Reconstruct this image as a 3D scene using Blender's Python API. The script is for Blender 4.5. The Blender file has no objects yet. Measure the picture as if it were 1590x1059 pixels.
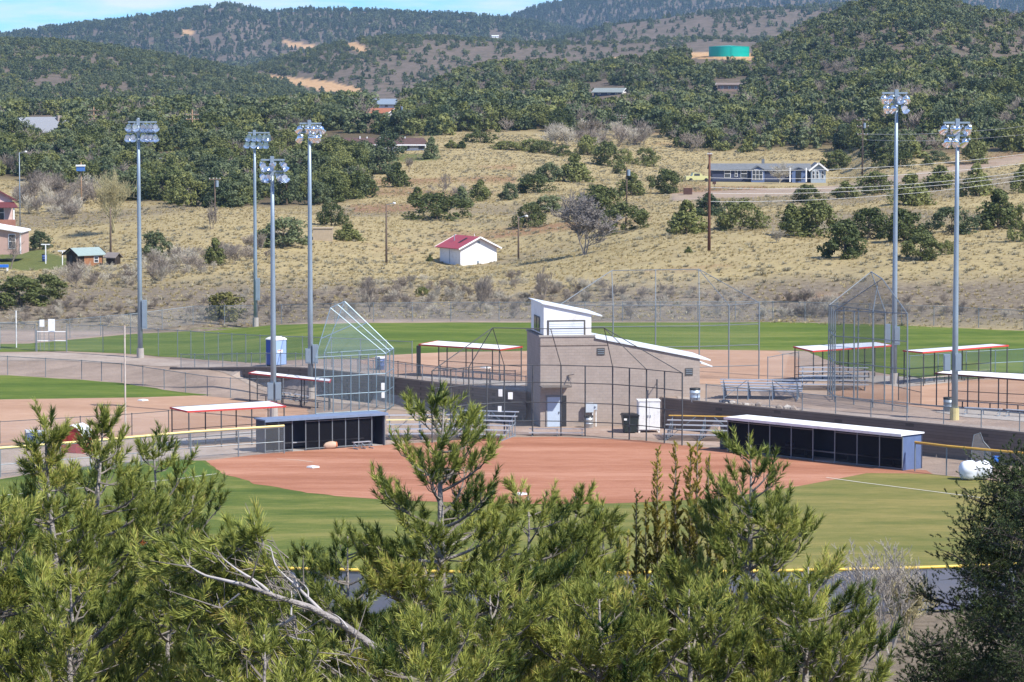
import bpy, bmesh, math, random
import numpy as np
from mathutils import Vector, Matrix, Euler

S = bpy.context.scene
COL = S.collection
R = math.radians
rnd = random.Random(11)
rng = np.random.default_rng(11)

# ------------------------------------------------------------------ camera, sky, sun, exposure
F, CX, CY, CAMZ = 5037.0, 795.0, 529.5, 24.0
TH = math.atan(400.0 / F)
cam = bpy.data.objects.new('camera', bpy.data.cameras.new('camera'))
COL.objects.link(cam)
cam.location = (0, 0, CAMZ)
cam.rotation_euler = (math.pi / 2 - TH, 0, 0)
cam.data.sensor_fit = 'HORIZONTAL'
cam.data.sensor_width = 36.0
cam.data.lens = 36.0 * F / 1590.0
cam.data.clip_start = 0.5
cam.data.clip_end = 30000
S.camera = cam

SUN = Vector((0.55, -0.43, 0.74)).normalized()
SUN_EL = math.asin(SUN.z)
SUN_AZ = math.atan2(SUN.x, SUN.y)
S.view_settings.view_transform = 'Standard'
S.view_settings.look = 'None'
S.view_settings.gamma = 1.0
S.view_settings.use_curve_mapping = False
S.view_settings.exposure = 0.68
sl = bpy.data.lights.new('sun', 'SUN')
sl.energy = 4.6
sl.angle = R(0.53)
sl.color = (1.0, 0.955, 0.88)
so = bpy.data.objects.new('sun', sl)
so.rotation_euler = SUN.to_track_quat('Z', 'Y').to_euler()
so.location = (60, -40, 120)
COL.objects.link(so)

world = bpy.data.worlds.new('World')
S.world = world
world.use_nodes = True
wn, wl = world.node_tree.nodes, world.node_tree.links
wn.clear()
sky = wn.new('ShaderNodeTexSky')
sky.sky_type = 'NISHITA'
sky.sun_disc = False
sky.sun_elevation = SUN_EL
sky.sun_rotation = SUN_AZ
sky.altitude = 2200
sky.air_density = 1.0
sky.dust_density = 0.15
sky.ozone_density = 3.0
bg = wn.new('ShaderNodeBackground')
bg.inputs['Strength'].default_value = 0.10
wo = wn.new('ShaderNodeOutputWorld')
tc = wn.new('ShaderNodeTexCoord')
mp = wn.new('ShaderNodeMapping')
mp.inputs['Scale'].default_value = (14.0, 14.0, 90.0)
mp.inputs['Location'].default_value = (2.35, 0.0, 0.2)
nz = wn.new('ShaderNodeTexNoise')
nz.inputs['Scale'].default_value = 1.0
nz.inputs['Detail'].default_value = 6
nz.inputs['Roughness'].default_value = 0.55
cr = wn.new('ShaderNodeValToRGB')
cr.color_ramp.elements[0].position = 0.50
cr.color_ramp.elements[0].color = (0.0, 0.0, 0.0, 1)
cr.color_ramp.elements[1].position = 0.66
cr.color_ramp.elements[1].color = (0.95, 0.95, 0.95, 1)
mx = wn.new('ShaderNodeMixRGB')
mx.inputs['Color2'].default_value = (6.6, 7.4, 8.2, 1)
wl.new(tc.outputs['Generated'], mp.inputs['Vector'])
wl.new(mp.outputs[0], nz.inputs['Vector'])
wl.new(nz.outputs['Fac'], cr.inputs['Fac'])
wl.new(cr.outputs['Color'], mx.inputs['Fac'])
tint = wn.new('ShaderNodeMixRGB')
tint.blend_type = 'MULTIPLY'
tint.inputs['Fac'].default_value = 1.0
tint.inputs['Color2'].default_value = (0.45, 0.83, 1.34, 1)
wl.new(sky.outputs[0], tint.inputs['Color1'])
wl.new(tint.outputs[0], mx.inputs['Color1'])
wl.new(mx.outputs[0], bg.inputs['Color'])
wl.new(bg.outputs[0], wo.inputs['Surface'])

# ------------------------------------------------------------------ pixel <-> world helpers
_ct, _st = math.cos(TH), math.sin(TH)
def ray(px, py):
    u, v = px - CX, CY - py
    return Vector((u, F * _ct + v * _st, -F * _st + v * _ct))
def at(px, py, z=0.0):
    d = ray(px, py)
    t = (z - CAMZ) / d.z
    return Vector((d.x * t, d.y * t, z))
def atY(px, py, Y):
    d = ray(px, py)
    t = Y / d.y
    return Vector((d.x * t, Y, CAMZ + d.z * t))
def zpix(py, Y):
    v = CY - np.asarray(py, float)
    return CAMZ + Y * (-F * _st + v * _ct) / (F * _ct + v * _st)
def ppm(Y):
    return F / Y

# ------------------------------------------------------------------ numpy noise
def _hash(ix, iy, seed):
    h = (ix * 374761393 + iy * 668265263 + seed * 974634777) & 0xFFFFFFFF
    h = ((h ^ (h >> 13)) * 1274126177) & 0xFFFFFFFF
    return ((h ^ (h >> 16)) & 0xFFFF) / 65535.0
def vnoise(x, y, seed=0):
    x = np.asarray(x, float); y = np.asarray(y, float)
    ix = np.floor(x).astype(np.int64); iy = np.floor(y).astype(np.int64)
    fx = x - ix; fy = y - iy
    fx = fx * fx * (3 - 2 * fx); fy = fy * fy * (3 - 2 * fy)
    a = _hash(ix, iy, seed); b = _hash(ix + 1, iy, seed)
    c = _hash(ix, iy + 1, seed); d = _hash(ix + 1, iy + 1, seed)
    return (a + (b - a) * fx) * (1 - fy) + (c + (d - c) * fx) * fy
def fbm(x, y, scale, seed=0, octv=4):
    s = 0; a = 0.5; tot = 0
    for k in range(octv):
        s = s + a * vnoise(np.asarray(x) / scale, np.asarray(y) / scale, seed + k * 17)
        tot += a; a *= 0.5; scale *= 0.5
    return s / tot
def sstep(t):
    t = np.clip(t, 0, 1)
    return t * t * (3 - 2 * t)

# ------------------------------------------------------------------ the lie of the land
WALL_X = np.array([-28.0, -2.4, 0.8, 1.9, 10.2, 10.4, 21.5, 32.0, 60.0])
WALL_Y = np.array([264.4, 233.5, 230.0, 229.5, 228.6, 225.7, 214.0, 203.0, 174.0])
FEN_X = np.array([-80, -41.6, -35.0, -31.4, -27.3, -23.4, -21.0, -17.0])
FEN_Y = np.array([275, 267.5, 263.6, 260.5, 254.7, 249.0, 247.5, 246.5])
def zu(X):
    return 0.6 + 1.4 * sstep((np.asarray(X, float) + 31.0) / 17.0)
def wall_y(X):
    return np.interp(X, WALL_X, WALL_Y)
BASE = {
    -600: [(470, 322), (440, 345), (420, 385), (400, 420), (350, 470), (300, 540), (250, 640), (200, 760), (190, 820)],
    0:    [(470, 322), (440, 345), (420, 385), (400, 420), (350, 470), (300, 540), (250, 640), (200, 760), (190, 820)],
    350:  [(480, 318), (440, 345), (400, 385), (350, 440), (330, 470), (300, 530), (250, 630), (200, 750), (185, 820)],
    700:  [(482, 315), (445, 335), (412, 395), (380, 420), (350, 450), (300, 520), (250, 610), (230, 650), (200, 730), (172, 820)],
    1090: [(482, 312), (440, 325), (400, 345), (350, 400), (300, 500), (283, 560), (281, 590), (250, 660), (220, 710), (176, 820)],
    1290: [(485, 308), (440, 322), (400, 342), (350, 395), (302, 490), (285, 560), (282, 590), (245, 660), (210, 710), (150, 820)],
    1400: [(488, 304), (440, 318), (400, 338), (350, 385), (300, 470), (270, 530), (240, 580), (200, 650), (150, 740), (125, 820)],
    1700: [(490, 300), (440, 314), (395, 334), (345, 380), (295, 465), (262, 530), (230, 580), (190, 650), (140, 740), (110, 820)],
    2600: [(490, 300), (440, 314), (395, 334), (345, 380), (295, 465), (262, 530), (230, 580), (190, 650), (140, 740), (110, 820)],
}
COLS = sorted(BASE)
def base_far(u, Y):
    """meadow surface beyond the outfield fence, u = column in photo pixels"""
    zs = []
    for c in COLS:
        Ys = np.array([q[1] for q in BASE[c]], float)
        z = zpix(np.array([q[0] for q in BASE[c]]), Ys)
        Xs = (c - CX) / F * 300
        y0 = Ys[0] - 12
        Yk = np.concatenate([[y0], Ys, [1000, 1200, 9000]])
        zk = np.concatenate([[float(zu(Xs))], z, [z[-1] + 1, 10, 8]])
        zs.append(np.interp(Y, Yk, zk))
    zs = np.array(zs)
    k = np.clip(np.searchsorted(COLS, u) - 1, 0, len(COLS) - 2)
    ca = np.array(COLS, float)
    t = np.clip((u - ca[k]) / (ca[k + 1] - ca[k]), 0, 1)
    t = t * t * (3 - 2 * t)
    idx = np.arange(u.size)
    zf = zs.reshape(len(COLS), -1)
    return zf[k, idx] * (1 - t) + zf[k + 1, idx] * t
# hill layers: name, ridge profile (px, py), ridge distance, foot distance, foot z, roughness
HILLS = [
    ('A', [(-1500, 40), (-400, 50), (0, 63), (100, 69), (200, 79), (300, 96), (400, 119), (480, 150), (560, 178), (640, 205), (760, 240)], 1900, 1250, 8, 2.0),
    ('C', [(560, 190), (640, 152), (700, 122), (760, 107), (850, 101), (900, 112), (1000, 95), (1080, 84), (1180, 82), (1230, 54), (1300, 20), (1350, 4), (1400, -8), (1450, 0), (1520, 24), (1590, 34), (1800, 44), (3000, 60)], 1250, 800, 9, 1.6),
    ('B', [(150, 190), (250, 150), (330, 122), (400, 104), (500, 76), (560, 63), (640, 56), (760, 60), (850, 64), (920, 66), (1000, 62), (1100, 62), (1300, 70), (1700, 80)], 2350, 1900, 10, 2.5),
    ('D', [(700, 110), (800, 80), (900, 54), (960, 37), (1060, 24), (1200, 13), (1350, 8), (1500, 24), (1700, 30)], 3000, 2450, 12, 3.0),
    ('E', [(-1500, 120), (-300, 84), (0, 58), (100, 42), (200, 30), (280, 22), (330, 14), (356, 10), (385, 15), (410, 21), (440, 23), (480, 20), (560, 21), (640, 24), (700, 26), (790, 32), (900, 50)], 4200, 3100, 15, 3.0),
    ('F', [(500, 60), (600, 44), (700, 34), (780, 29), (830, 12), (880, -1), (950, -18), (1100, -42), (1300, -40), (1450, -16), (1590, -10), (2500, 20)], 5500, 4300, 20, 4.0),
]
def ucol(X, Y):
    return CX + F * X / np.maximum(Y, 1.0)
def hills(u, X, Y):
    best = np.full(u.shape, -50.0)
    which = np.full(u.shape, -1)
    for n, (nm, prof, Yr, Yf, zf, ro) in enumerate(HILLS):
        pu = np.array([p[0] for p in prof], float); pp = np.array([p[1] for p in prof], float)
        py = np.interp(u, pu, pp)
        zr = zpix(py, Yr)
        g = np.clip((Y - Yf) / (Yr - Yf), 0, 1)
        g = 0.45 * g + 0.55 * sstep(g)
        rel = (fbm(X, Y, 260, 40 + n, 4) - 0.5) * 2
        gul = np.abs(fbm(X, Y * 0.5, 120, 60 + n, 3) - 0.5) * 2
        z = zf + (zr - zf) * g + (rel * ro * 1.6 - gul * ro * 2.2 * g * (1.3 - g)) * np.clip(g * 4, 0, 1)
        bk = np.clip((Y - Yr) / (0.9 * (Yr - Yf)), 0, 1)
        z = np.where(Y > Yr, z - (zr - zf) * (0.15 * bk + 0.85 * sstep(bk)), z)
        z = np.where(Y < Yf - 1, -50, z)
        w = z > best
        best = np.where(w, z, best); which = np.where(w, n, which)
    return best, which
def ground(X, Y, detail=True):
    X = np.atleast_1d(np.asarray(X, float)).ravel(); Y = np.atleast_1d(np.asarray(Y, float)).ravel()
    u = ucol(X, Y)
    near = np.interp(Y, [-80, 0, 26, 60, 100, 124, 146, 152, 1e5], [23.5, 22.3, 17.4, 9, 2.2, -0.7, -0.12, 0, 0])
    near = near + np.where(Y < 146, (fbm(X, Y, 6, 3, 3) - 0.5) * 0.5 * np.clip((146 - Y) / 12, 0, 1), 0)
    bank = zu(X) * sstep((Y - np.interp(X, FEN_X, FEN_Y) - 0.3) / 9.5) * sstep((-16.5 - X) / 9.0)
    low = near + bank
    up = np.where((X > -27.9) & (Y > wall_y(X) + 0.55), zu(X), low)
    up = np.where((X <= -27.9), low, up)
    far = base_far(u, Y)
    y0 = np.interp(u, [0, 350, 700, 1100, 1400, 1700], [310, 306, 303, 300, 292, 288])
    z = np.where(Y > y0, far, up)
    if detail:
        amp = np.clip((Y - y0 - 3) / 15, 0, 1)
        amp = amp * (1 - 0.92 * ((u > 1040) & (u < 1300) & (Y > 470) & (Y < 600)))
        z = z + amp * ((fbm(X, Y, 14, 5, 4) - 0.5) * 0.9 + (fbm(X, Y, 45, 9, 2) - 0.5) * 1.6 * np.clip((Y - 360) / 60, 0, 1))
    h, w = hills(u, X, Y)
    return np.maximum(z, h)
def gz(x, y):
    return float(ground([x], [y])[0])
def up(px, py):
    z = 2.0
    for _ in range(8):
        p = at(px, py, z); z = float(zu(p.x))
    return at(px, py, z)
def on(px, py, y0=300.0, y1=2600.0):
    """first hit of the pixel ray with the terrain"""
    d = ray(px, py); d = d / d.y
    Ys = np.concatenate([np.arange(y0, 900, 1.0), np.arange(900, y1, 4.0)])
    Zr = CAMZ + d.z * Ys
    Zg = ground(d.x * Ys, Ys)
    k = np.nonzero(Zg >= Zr)[0]
    Y = Ys[k[0]] if len(k) else y1
    return Vector((d.x * Y, Y, gz(d.x * Y, Y)))

# ------------------------------------------------------------------ materials
def _mat(name):
    m = bpy.data.materials.new(name)
    m.use_nodes = True
    n, l = m.node_tree.nodes, m.node_tree.links
    return m, n, l, n['Principled BSDF']
MATS = {}
def M(name, col, rough=0.75, metal=0.0, var=0.18, vs=2.5, bump=0.0, bs=20.0, spec=0.35, stain=None):
    if name in MATS: return MATS[name]
    m, n, l, p = _mat(name)
    p.inputs['Roughness'].default_value = rough
    p.inputs['Metallic'].default_value = metal
    p.inputs['Specular IOR Level'].default_value = spec
    t = n.new('ShaderNodeTexCoord')
    z = n.new('ShaderNodeTexNoise'); z.inputs['Scale'].default_value = vs; z.inputs['Detail'].default_value = 6
    z.inputs['Roughness'].default_value = 0.65
    r = n.new('ShaderNodeMapRange')
    r.inputs['From Min'].default_value = 0.25; r.inputs['From Max'].default_value = 0.75
    r.inputs['To Min'].default_value = 1 - var; r.inputs['To Max'].default_value = 1 + var * 0.7
    c = n.new('ShaderNodeMixRGB'); c.blend_type = 'MULTIPLY'; c.inputs['Fac'].default_value = 1
    c.inputs['Color1'].default_value = (*col, 1)
    l.new(t.outputs['Object'], z.inputs['Vector']); l.new(z.outputs['Fac'], r.inputs['Value'])
    l.new(r.outputs[0], c.inputs['Color2'])
    out = c.outputs[0]
    if stain:
        z2 = n.new('ShaderNodeTexNoise'); z2.inputs['Scale'].default_value = vs * 0.6; z2.inputs['Detail'].default_value = 8
        z2.inputs['Roughness'].default_value = 0.75
        r2 = n.new('ShaderNodeMapRange'); r2.inputs['From Min'].default_value = 0.52; r2.inputs['From Max'].default_value = 0.68
        c2 = n.new('ShaderNodeMixRGB'); c2.inputs['Color2'].default_value = (*stain, 1)
        l.new(t.outputs['Object'], z2.inputs['Vector']); l.new(z2.outputs['Fac'], r2.inputs['Value'])
        l.new(r2.outputs[0], c2.inputs['Fac']); l.new(out, c2.inputs['Color1']); out = c2.outputs[0]
    l.new(out, p.inputs['Base Color'])
    if bump:
        zb = n.new('ShaderNodeTexNoise'); zb.inputs['Scale'].default_value = bs; zb.inputs['Detail'].default_value = 4
        b = n.new('ShaderNodeBump'); b.inputs['Strength'].default_value = bump; b.inputs['Distance'].default_value = 0.05
        l.new(t.outputs['Object'], zb.inputs['Vector']); l.new(zb.outputs['Fac'], b.inputs['Height'])
        l.new(b.outputs[0], p.inputs['Normal'])
    MATS[name] = m
    return m
def M_mesh(name, col, cover, metal=0.0):
    """woven wire or screen too fine to resolve: part of the light passes through"""
    if name in MATS: return MATS[name]
    m, n, l, p = _mat(name)
    p.inputs['Base Color'].default_value = (*col, 1); p.inputs['Roughness'].default_value = 0.7; p.inputs['Specular IOR Level'].default_value = 0.08
    p.inputs['Metallic'].default_value = metal
    tr = n.new('ShaderNodeBsdfTransparent')
    ms = n.new('ShaderNodeMixShader')
    t = n.new('ShaderNodeTexCoord')
    z = n.new('ShaderNodeTexNoise'); z.inputs['Scale'].default_value = 0.7; z.inputs['Detail'].default_value = 3
    r = n.new('ShaderNodeMapRange'); r.inputs['To Min'].default_value = cover * 0.75; r.inputs['To Max'].default_value = min(1, cover * 1.2)
    l.new(t.outputs['Object'], z.inputs['Vector']); l.new(z.outputs['Fac'], r.inputs['Value'])
    l.new(r.outputs[0], ms.inputs['Fac'])
    l.new(tr.outputs[0], ms.inputs[1]); l.new(p.outputs[0], ms.inputs[2])
    l.new(ms.outputs[0], n['Material Output'].inputs['Surface'])
    MATS[name] = m
    return m
def M_block(name, c1, c2, mortar, bw=0.4, bh=0.2):
    """split-face block: fine courses, colour differing a little block by block"""
    if name in MATS: return MATS[name]
    m, n, l, p = _mat(name)
    t = n.new('ShaderNodeTexCoord')
    sx = n.new('ShaderNodeSeparateXYZ'); cx = n.new('ShaderNodeCombineXYZ')
    ad = n.new('ShaderNodeMath'); ad.operation = 'ADD'
    b = n.new('ShaderNodeTexBrick')
    b.inputs['Color1'].default_value = (*c1, 1); b.inputs['Color2'].default_value = (*c2, 1); b.inputs['Mortar'].default_value = (*mortar, 1)
    b.inputs['Scale'].default_value = 1; b.inputs['Mortar Size'].default_value = 0.012
    b.inputs['Brick Width'].default_value = bw; b.inputs['Row Height'].default_value = bh
    l.new(t.outputs['Object'], sx.inputs[0]); l.new(sx.outputs[0], ad.inputs[0]); l.new(sx.outputs[1], ad.inputs[1])
    l.new(ad.outputs[0], cx.inputs[0]); l.new(sx.outputs[2], cx.inputs[1]); l.new(cx.outputs[0], b.inputs['Vector'])
    z = n.new('ShaderNodeTexNoise'); z.inputs['Scale'].default_value = 0.9; z.inputs['Detail'].default_value = 8
    z.inputs['Roughness'].default_value = 0.7
    r = n.new('ShaderNodeMapRange'); r.inputs['From Min'].default_value = 0.3; r.inputs['From Max'].default_value = 0.7
    r.inputs['To Min'].default_value = 0.86; r.inputs['To Max'].default_value = 1.08
    c = n.new('ShaderNodeMixRGB'); c.blend_type = 'MULTIPLY'; c.inputs['Fac'].default_value = 1
    l.new(t.outputs['Object'], z.inputs['Vector']); l.new(z.outputs['Fac'], r.inputs['Value'])
    l.new(b.outputs['Color'], c.inputs['Color1']); l.new(r.outputs[0], c.inputs['Color2']); l.new(c.outputs[0], p.inputs['Base Color'])
    bp = n.new('ShaderNodeBump'); bp.inputs['Strength'].default_value = 0.5; bp.inputs['Distance'].default_value = 0.01; bp.invert = True
    l.new(b.outputs['Fac'], bp.inputs['Height']); l.new(bp.outputs[0], p.inputs['Normal'])
    p.inputs['Roughness'].default_value = 0.9
    MATS[name] = m
    return m
def M_leaf(name, dark, light, trans=0.25, attr=None, scale=2.0, rough=0.6, tip=None):
    if name in MATS: return MATS[name]
    m, n, l, p = _mat(name)
    p.inputs['Roughness'].default_value = rough; p.inputs['Specular IOR Level'].default_value = 0.25
    if attr:
        a = n.new('ShaderNodeAttribute'); a.attribute_name = attr; fac = a.outputs['Fac']
        if tip:
            rp = n.new('ShaderNodeValToRGB'); rp.color_ramp.elements.new(0.5)
            for e_, (po, co) in zip(rp.color_ramp.elements, ((0.0, dark), (0.82, light), (1.0, tip))): e_.position = po; e_.color = (*co, 1)
            l.new(fac, rp.inputs['Fac'])
    else:
        oi = n.new('ShaderNodeObjectInfo')
        t = n.new('ShaderNodeTexCoord')
        z = n.new('ShaderNodeTexNoise'); z.inputs['Scale'].default_value = scale; z.inputs['Detail'].default_value = 3
        l.new(t.outputs['Object'], z.inputs['Vector'])
        a1 = n.new('ShaderNodeMath'); a1.operation = 'MULTIPLY_ADD'
        l.new(oi.outputs['Random'], a1.inputs[0]); a1.inputs[1].default_value = 0.9; a1.inputs[2].default_value = -0.45
        a2 = n.new('ShaderNodeMath'); a2.operation = 'ADD'; a2.use_clamp = True
        l.new(z.outputs['Fac'], a2.inputs[0]); l.new(a1.outputs[0], a2.inputs[1]); fac = a2.outputs[0]
    c = n.new('ShaderNodeMixRGB'); c.inputs['Color1'].default_value = (*dark, 1); c.inputs['Color2'].default_value = (*light, 1)
    l.new(fac, c.inputs['Fac'])
    if tip: c = rp
    l.new(c.outputs[0], p.inputs['Base Color'])
    if trans:
        tl = n.new('ShaderNodeBsdfTranslucent'); l.new(c.outputs[0], tl.inputs['Color'])
        ms = n.new('ShaderNodeMixShader'); ms.inputs['Fac'].default_value = trans
        l.new(p.outputs[0], ms.inputs[1]); l.new(tl.outputs[0], ms.inputs[2])
        l.new(ms.outputs[0], n['Material Output'].inputs['Surface'])
    MATS[name] = m
    return m

# ------------------------------------------------------------------ mesh builder and object helpers
class MB:
    def __init__(s): s.v = []; s.f = []
    def add(s, vs, fs):
        o = len(s.v); s.v += [tuple(q) for q in vs]; s.f += [tuple(i + o for i in f) for f in fs]; return s
    def box(s, c, d, rz=0.0):
        x, y, z = (k / 2 for k in d); ca, sa = math.cos(rz), math.sin(rz)
        vs = []
        for k in ((-x, -y, -z), (x, -y, -z), (x, y, -z), (-x, y, -z), (-x, -y, z), (x, -y, z), (x, y, z), (-x, y, z)):
            vs.append((c[0] + k[0] * ca - k[1] * sa, c[1] + k[0] * sa + k[1] * ca, c[2] + k[2]))
        return s.add(vs, [(0, 3, 2, 1), (4, 5, 6, 7), (0, 1, 5, 4), (1, 2, 6, 5), (2, 3, 7, 6), (3, 0, 4, 7)])
    def bar(s, p, q, w, h=None, upv=(0, 0, 1)):
        p, q = Vector(p), Vector(q); h = h or w
        d = (q - p).normalized(); a = d.cross(Vector(upv))
        if a.length < 1e-4: a = d.cross(Vector((1, 0, 0)))
        a.normalize(); b = a.cross(d).normalized()
        vs = [e + a * sx * w / 2 + b * sz * h / 2 for e in (p, q) for sx, sz in ((-1, -1), (1, -1), (1, 1), (-1, 1))]
        return s.add(vs, [(0, 1, 2, 3), (4, 7, 6, 5), (0, 4, 5, 1), (1, 5, 6, 2), (2, 6, 7, 3), (3, 7, 4, 0)])
    def tube(s, pts, r, n=6, cap=True):
        pts = [Vector(p) for p in pts]; k = len(pts)
        rs = r if isinstance(r, (list, tuple)) else [r] * k
        o = len(s.v); ref = Vector((0.31, 0.77, 0.2))
        for i, p in enumerate(pts):
            d = (pts[min(i + 1, k - 1)] - pts[max(i - 1, 0)])
            d = d.normalized() if d.length > 1e-9 else Vector((0, 0, 1))
            a = d.cross(ref)
            if a.length < 0.05: a = d.cross(Vector((1, 0, 0)))
            a.normalize(); b = d.cross(a)
            for j in range(n):
                t = 2 * math.pi * j / n
                s.v.append(tuple(p + (a * math.cos(t) + b * math.sin(t)) * rs[i]))
        for i in range(k - 1):
            for j in range(n):
                j2 = (j + 1) % n
                s.f.append((o + i * n + j, o + i * n + j2, o + (i + 1) * n + j2, o + (i + 1) * n + j))
        if cap:
            s.f.append(tuple(o + j for j in range(n))[::-1]); s.f.append(tuple(o + (k - 1) * n + j for j in range(n)))
        return s
    def lathe(s, prof, n=12, mtx=None, arc=1.0, a0=0.0):
        o = len(s.v); full = arc >= 0.999; m = n if full else n + 1
        for r, z in prof:
            for j in range(m):
                t = a0 + 2 * math.pi * arc * j / n
                q = Vector((r * math.cos(t), r * math.sin(t), z))
                s.v.append(tuple(mtx @ q if mtx else q))
        for i in range(len(prof) - 1):
            for j in range(n if full else n):
                j2 = (j + 1) % m if full else j + 1
                s.f.append((o + i * m + j, o + i * m + j2, o + (i + 1) * m + j2, o + (i + 1) * m + j))
        return s
    def prism(s, poly, y0, y1):
        """polygon in x,z extruded along y"""
        k = len(poly)
        vs = [(x, y0, z) for x, z in poly] + [(x, y1, z) for x, z in poly]
        fs = [tuple(range(k)), tuple(range(2 * k - 1, k - 1, -1))]
        fs += [(i, i + k, (i + 1) % k + k, (i + 1) % k) for i in range(k)]
        return s.add(vs, fs)
    def slab(s, quad, t):
        """four corner points with a thickness t downwards"""
        q = [Vector(p) for p in quad]; k = len(q)
        vs = q + [p - Vector((0, 0, t)) for p in q]
        fs = [tuple(range(k)), tuple(range(2 * k - 1, k - 1, -1))] + [(i, i + k, (i + 1) % k + k, (i + 1) % k) for i in range(k)]
        return s.add(vs, fs)
    def quad(s, *p): return s.add(p, [tuple(range(len(p)))])
    def mesh(s, name, mat, smooth=False):
        me = bpy.data.meshes.new(name); me.from_pydata(s.v, [], s.f); me.materials.append(mat)
        bm = bmesh.new(); bm.from_mesh(me); bmesh.ops.recalc_face_normals(bm, faces=bm.faces); bm.to_mesh(me); bm.free()
        if smooth: me.polygons.foreach_set('use_smooth', [True] * len(me.polygons))
        return me
def link(name, me, parent=None, kind=None, loc=None):
    o = bpy.data.objects.new(name, me); COL.objects.link(o)
    if parent: o.parent = parent
    if kind: o['kind'] = kind
    if loc is not None: o.location = loc
    return o
def part(name, mb, mat, parent, smooth=False, kind=None, label=None):
    o = link(name, mb.mesh(name, mat, smooth) if isinstance(mb, MB) else mb, parent, kind)
    if label: o['label'] = label
    return o
def tag(o, label, cat, group=None):
    o['label'] = label; o['category'] = cat
    if group: o['group'] = group
    return o
def thing(name, label, cat, loc, rz=0.0, group=None):
    o = bpy.data.objects.new(name, None); COL.objects.link(o)
    o.empty_display_size = 0.2
    o.location = loc; o.rotation_euler = (0, 0, rz)
    return tag(o, label, cat, group)
def np_mesh(name, V, Fq, mat, attrs=None, smooth=False):
    """numpy mesh: V (n,3), Fq (m,3 or 4)"""
    me = bpy.data.meshes.new(name)
    V = np.ascontiguousarray(V, np.float32); Fq = np.ascontiguousarray(Fq, np.int32)
    k = Fq.shape[1]
    me.vertices.add(len(V)); me.vertices.foreach_set('co', V.ravel())
    me.loops.add(Fq.size); me.loops.foreach_set('vertex_index', Fq.ravel())
    me.polygons.add(len(Fq)); me.polygons.foreach_set('loop_start', np.arange(0, Fq.size, k, dtype=np.int32))
    try: me.polygons.foreach_set('loop_total', np.full(len(Fq), k, np.int32))
    except Exception: pass
    me.update(calc_edges=True)
    me.materials.append(mat)
    for an, arr in (attrs or {}).items():
        if arr.ndim == 1:
            a = me.attributes.new(an, 'FLOAT', 'POINT'); a.data.foreach_set('value', arr.astype(np.float32))
        else:
            a = me.attributes.new(an, 'FLOAT_COLOR', 'POINT'); a.data.foreach_set('color', arr.astype(np.float32).ravel())
    if smooth: me.polygons.foreach_set('use_smooth', np.ones(len(Fq), bool))
    return me
# ------------------------------------------------------------------ terrain sheet
def pyof(Y, Z):
    k = (np.asarray(Z) - CAMZ) / np.asarray(Y)          # tan of elevation
    v = F * (k * _ct + _st) / (_ct - k * _st)
    return CY - v
def inpoly(px, py, poly):
    c = np.zeros(px.shape, bool); n = len(poly)
    for i in range(n):
        x1, y1 = poly[i]; x2, y2 = poly[(i + 1) % n]
        hit = ((y1 > py) != (y2 > py)) & (px < (x2 - x1) * (py - y1) / (y2 - y1 + 1e-9) + x1)
        c ^= hit
    return c
ucols = np.concatenate([np.linspace(-3000, -120, 14)[:-1], np.arange(-120, 1716, 6.0), np.linspace(1716, 4600, 14)[1:]])
yrows = np.concatenate([np.linspace(-80, 100, 30)[:-1], np.arange(100, 150, 2.5), np.arange(150, 200, 2.0), np.arange(200, 285, 0.6), np.arange(285, 420, 1.2),
                        np.arange(420, 860, 4.0), np.arange(860, 2420, 9.0), np.arange(2420, 6900, 26.0)])
UU, YY = np.meshgrid(ucols, yrows)
XX = (UU - CX) / F * np.maximum(YY, 120.0)
ZZ = ground(XX.ravel(), YY.ravel()).reshape(XX.shape)
nr, nc = XX.shape
idx = np.arange(nr * nc).reshape(nr, nc)
FQ = np.stack([idx[:-1, :-1], idx[:-1, 1:], idx[1:, 1:], idx[1:, :-1]], -1).reshape(-1, 4)
X1, Y1, Z1, U1 = XX.ravel(), YY.ravel(), ZZ.ravel(), UU.ravel()
P1 = np.where(Y1 > 120, pyof(np.maximum(Y1, 1), Z1), 1500)
_, WH = hills(U1, X1, Y1)
HN = [h[0] for h in HILLS]
def hl(n): return WH == HN.index(n)
onhill = (WH >= 0) & (Y1 > 780)
wA = np.zeros((len(X1), 4)); wB = np.zeros((len(X1), 4))
nn = fbm(X1, Y1, 40, 70, 4)
# scrub band behind the outfield fence and down the gully
wA[:, 0] = np.where((Y1 > 286) & (Y1 < 700), np.clip((P1 - 425 + (nn - 0.5) * 60) / 25, 0, 1) * np.clip((Y1 - 290) / 10, 0, 1), 0)
wA[:, 0] = np.maximum(wA[:, 0], np.where((Y1 > 330) & (Y1 < 520), np.clip((nn - 0.56) * 7, 0, 0.75), 0))
# reddish bare soil patches in the meadow
redz = [[(540, 270), (800, 255), (800, 300), (560, 340), (530, 300)], [(1330, 460), (1200, 440), (1240, 400), (1000, 420), (980, 445), (1250, 470)], [(560, 380), (700, 340), (1010, 320), (1010, 350), (800, 365), (600, 400)],
        [(1040, 285), (1190, 286), (1190, 300), (1040, 302)], [(1470, 230), (1590, 230), (1590, 252), (1470, 262)], [(960, 205), (1040, 205), (1060, 225), (960, 228)]]
rm = np.zeros(len(X1))
for q in redz: rm = np.maximum(rm, inpoly(U1, P1, q) & (Y1 > 300) & (Y1 < 900))
wA[:, 1] = rm * np.clip((fbm(X1, Y1, 18, 77, 4) - 0.42) * 5, 0, 1) * 0.8
wA[:, 2] = np.where(onhill, 1, 0)
wA[:, 3] = np.where((Y1 > 150) & (Y1 < 309), np.clip((Y1 - 192) / 3, 0, 1), 0)
roads = [[(1040, 300), (1300, 288), (1590, 240), (1590, 252), (1300, 300), (1040, 312)]]
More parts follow.
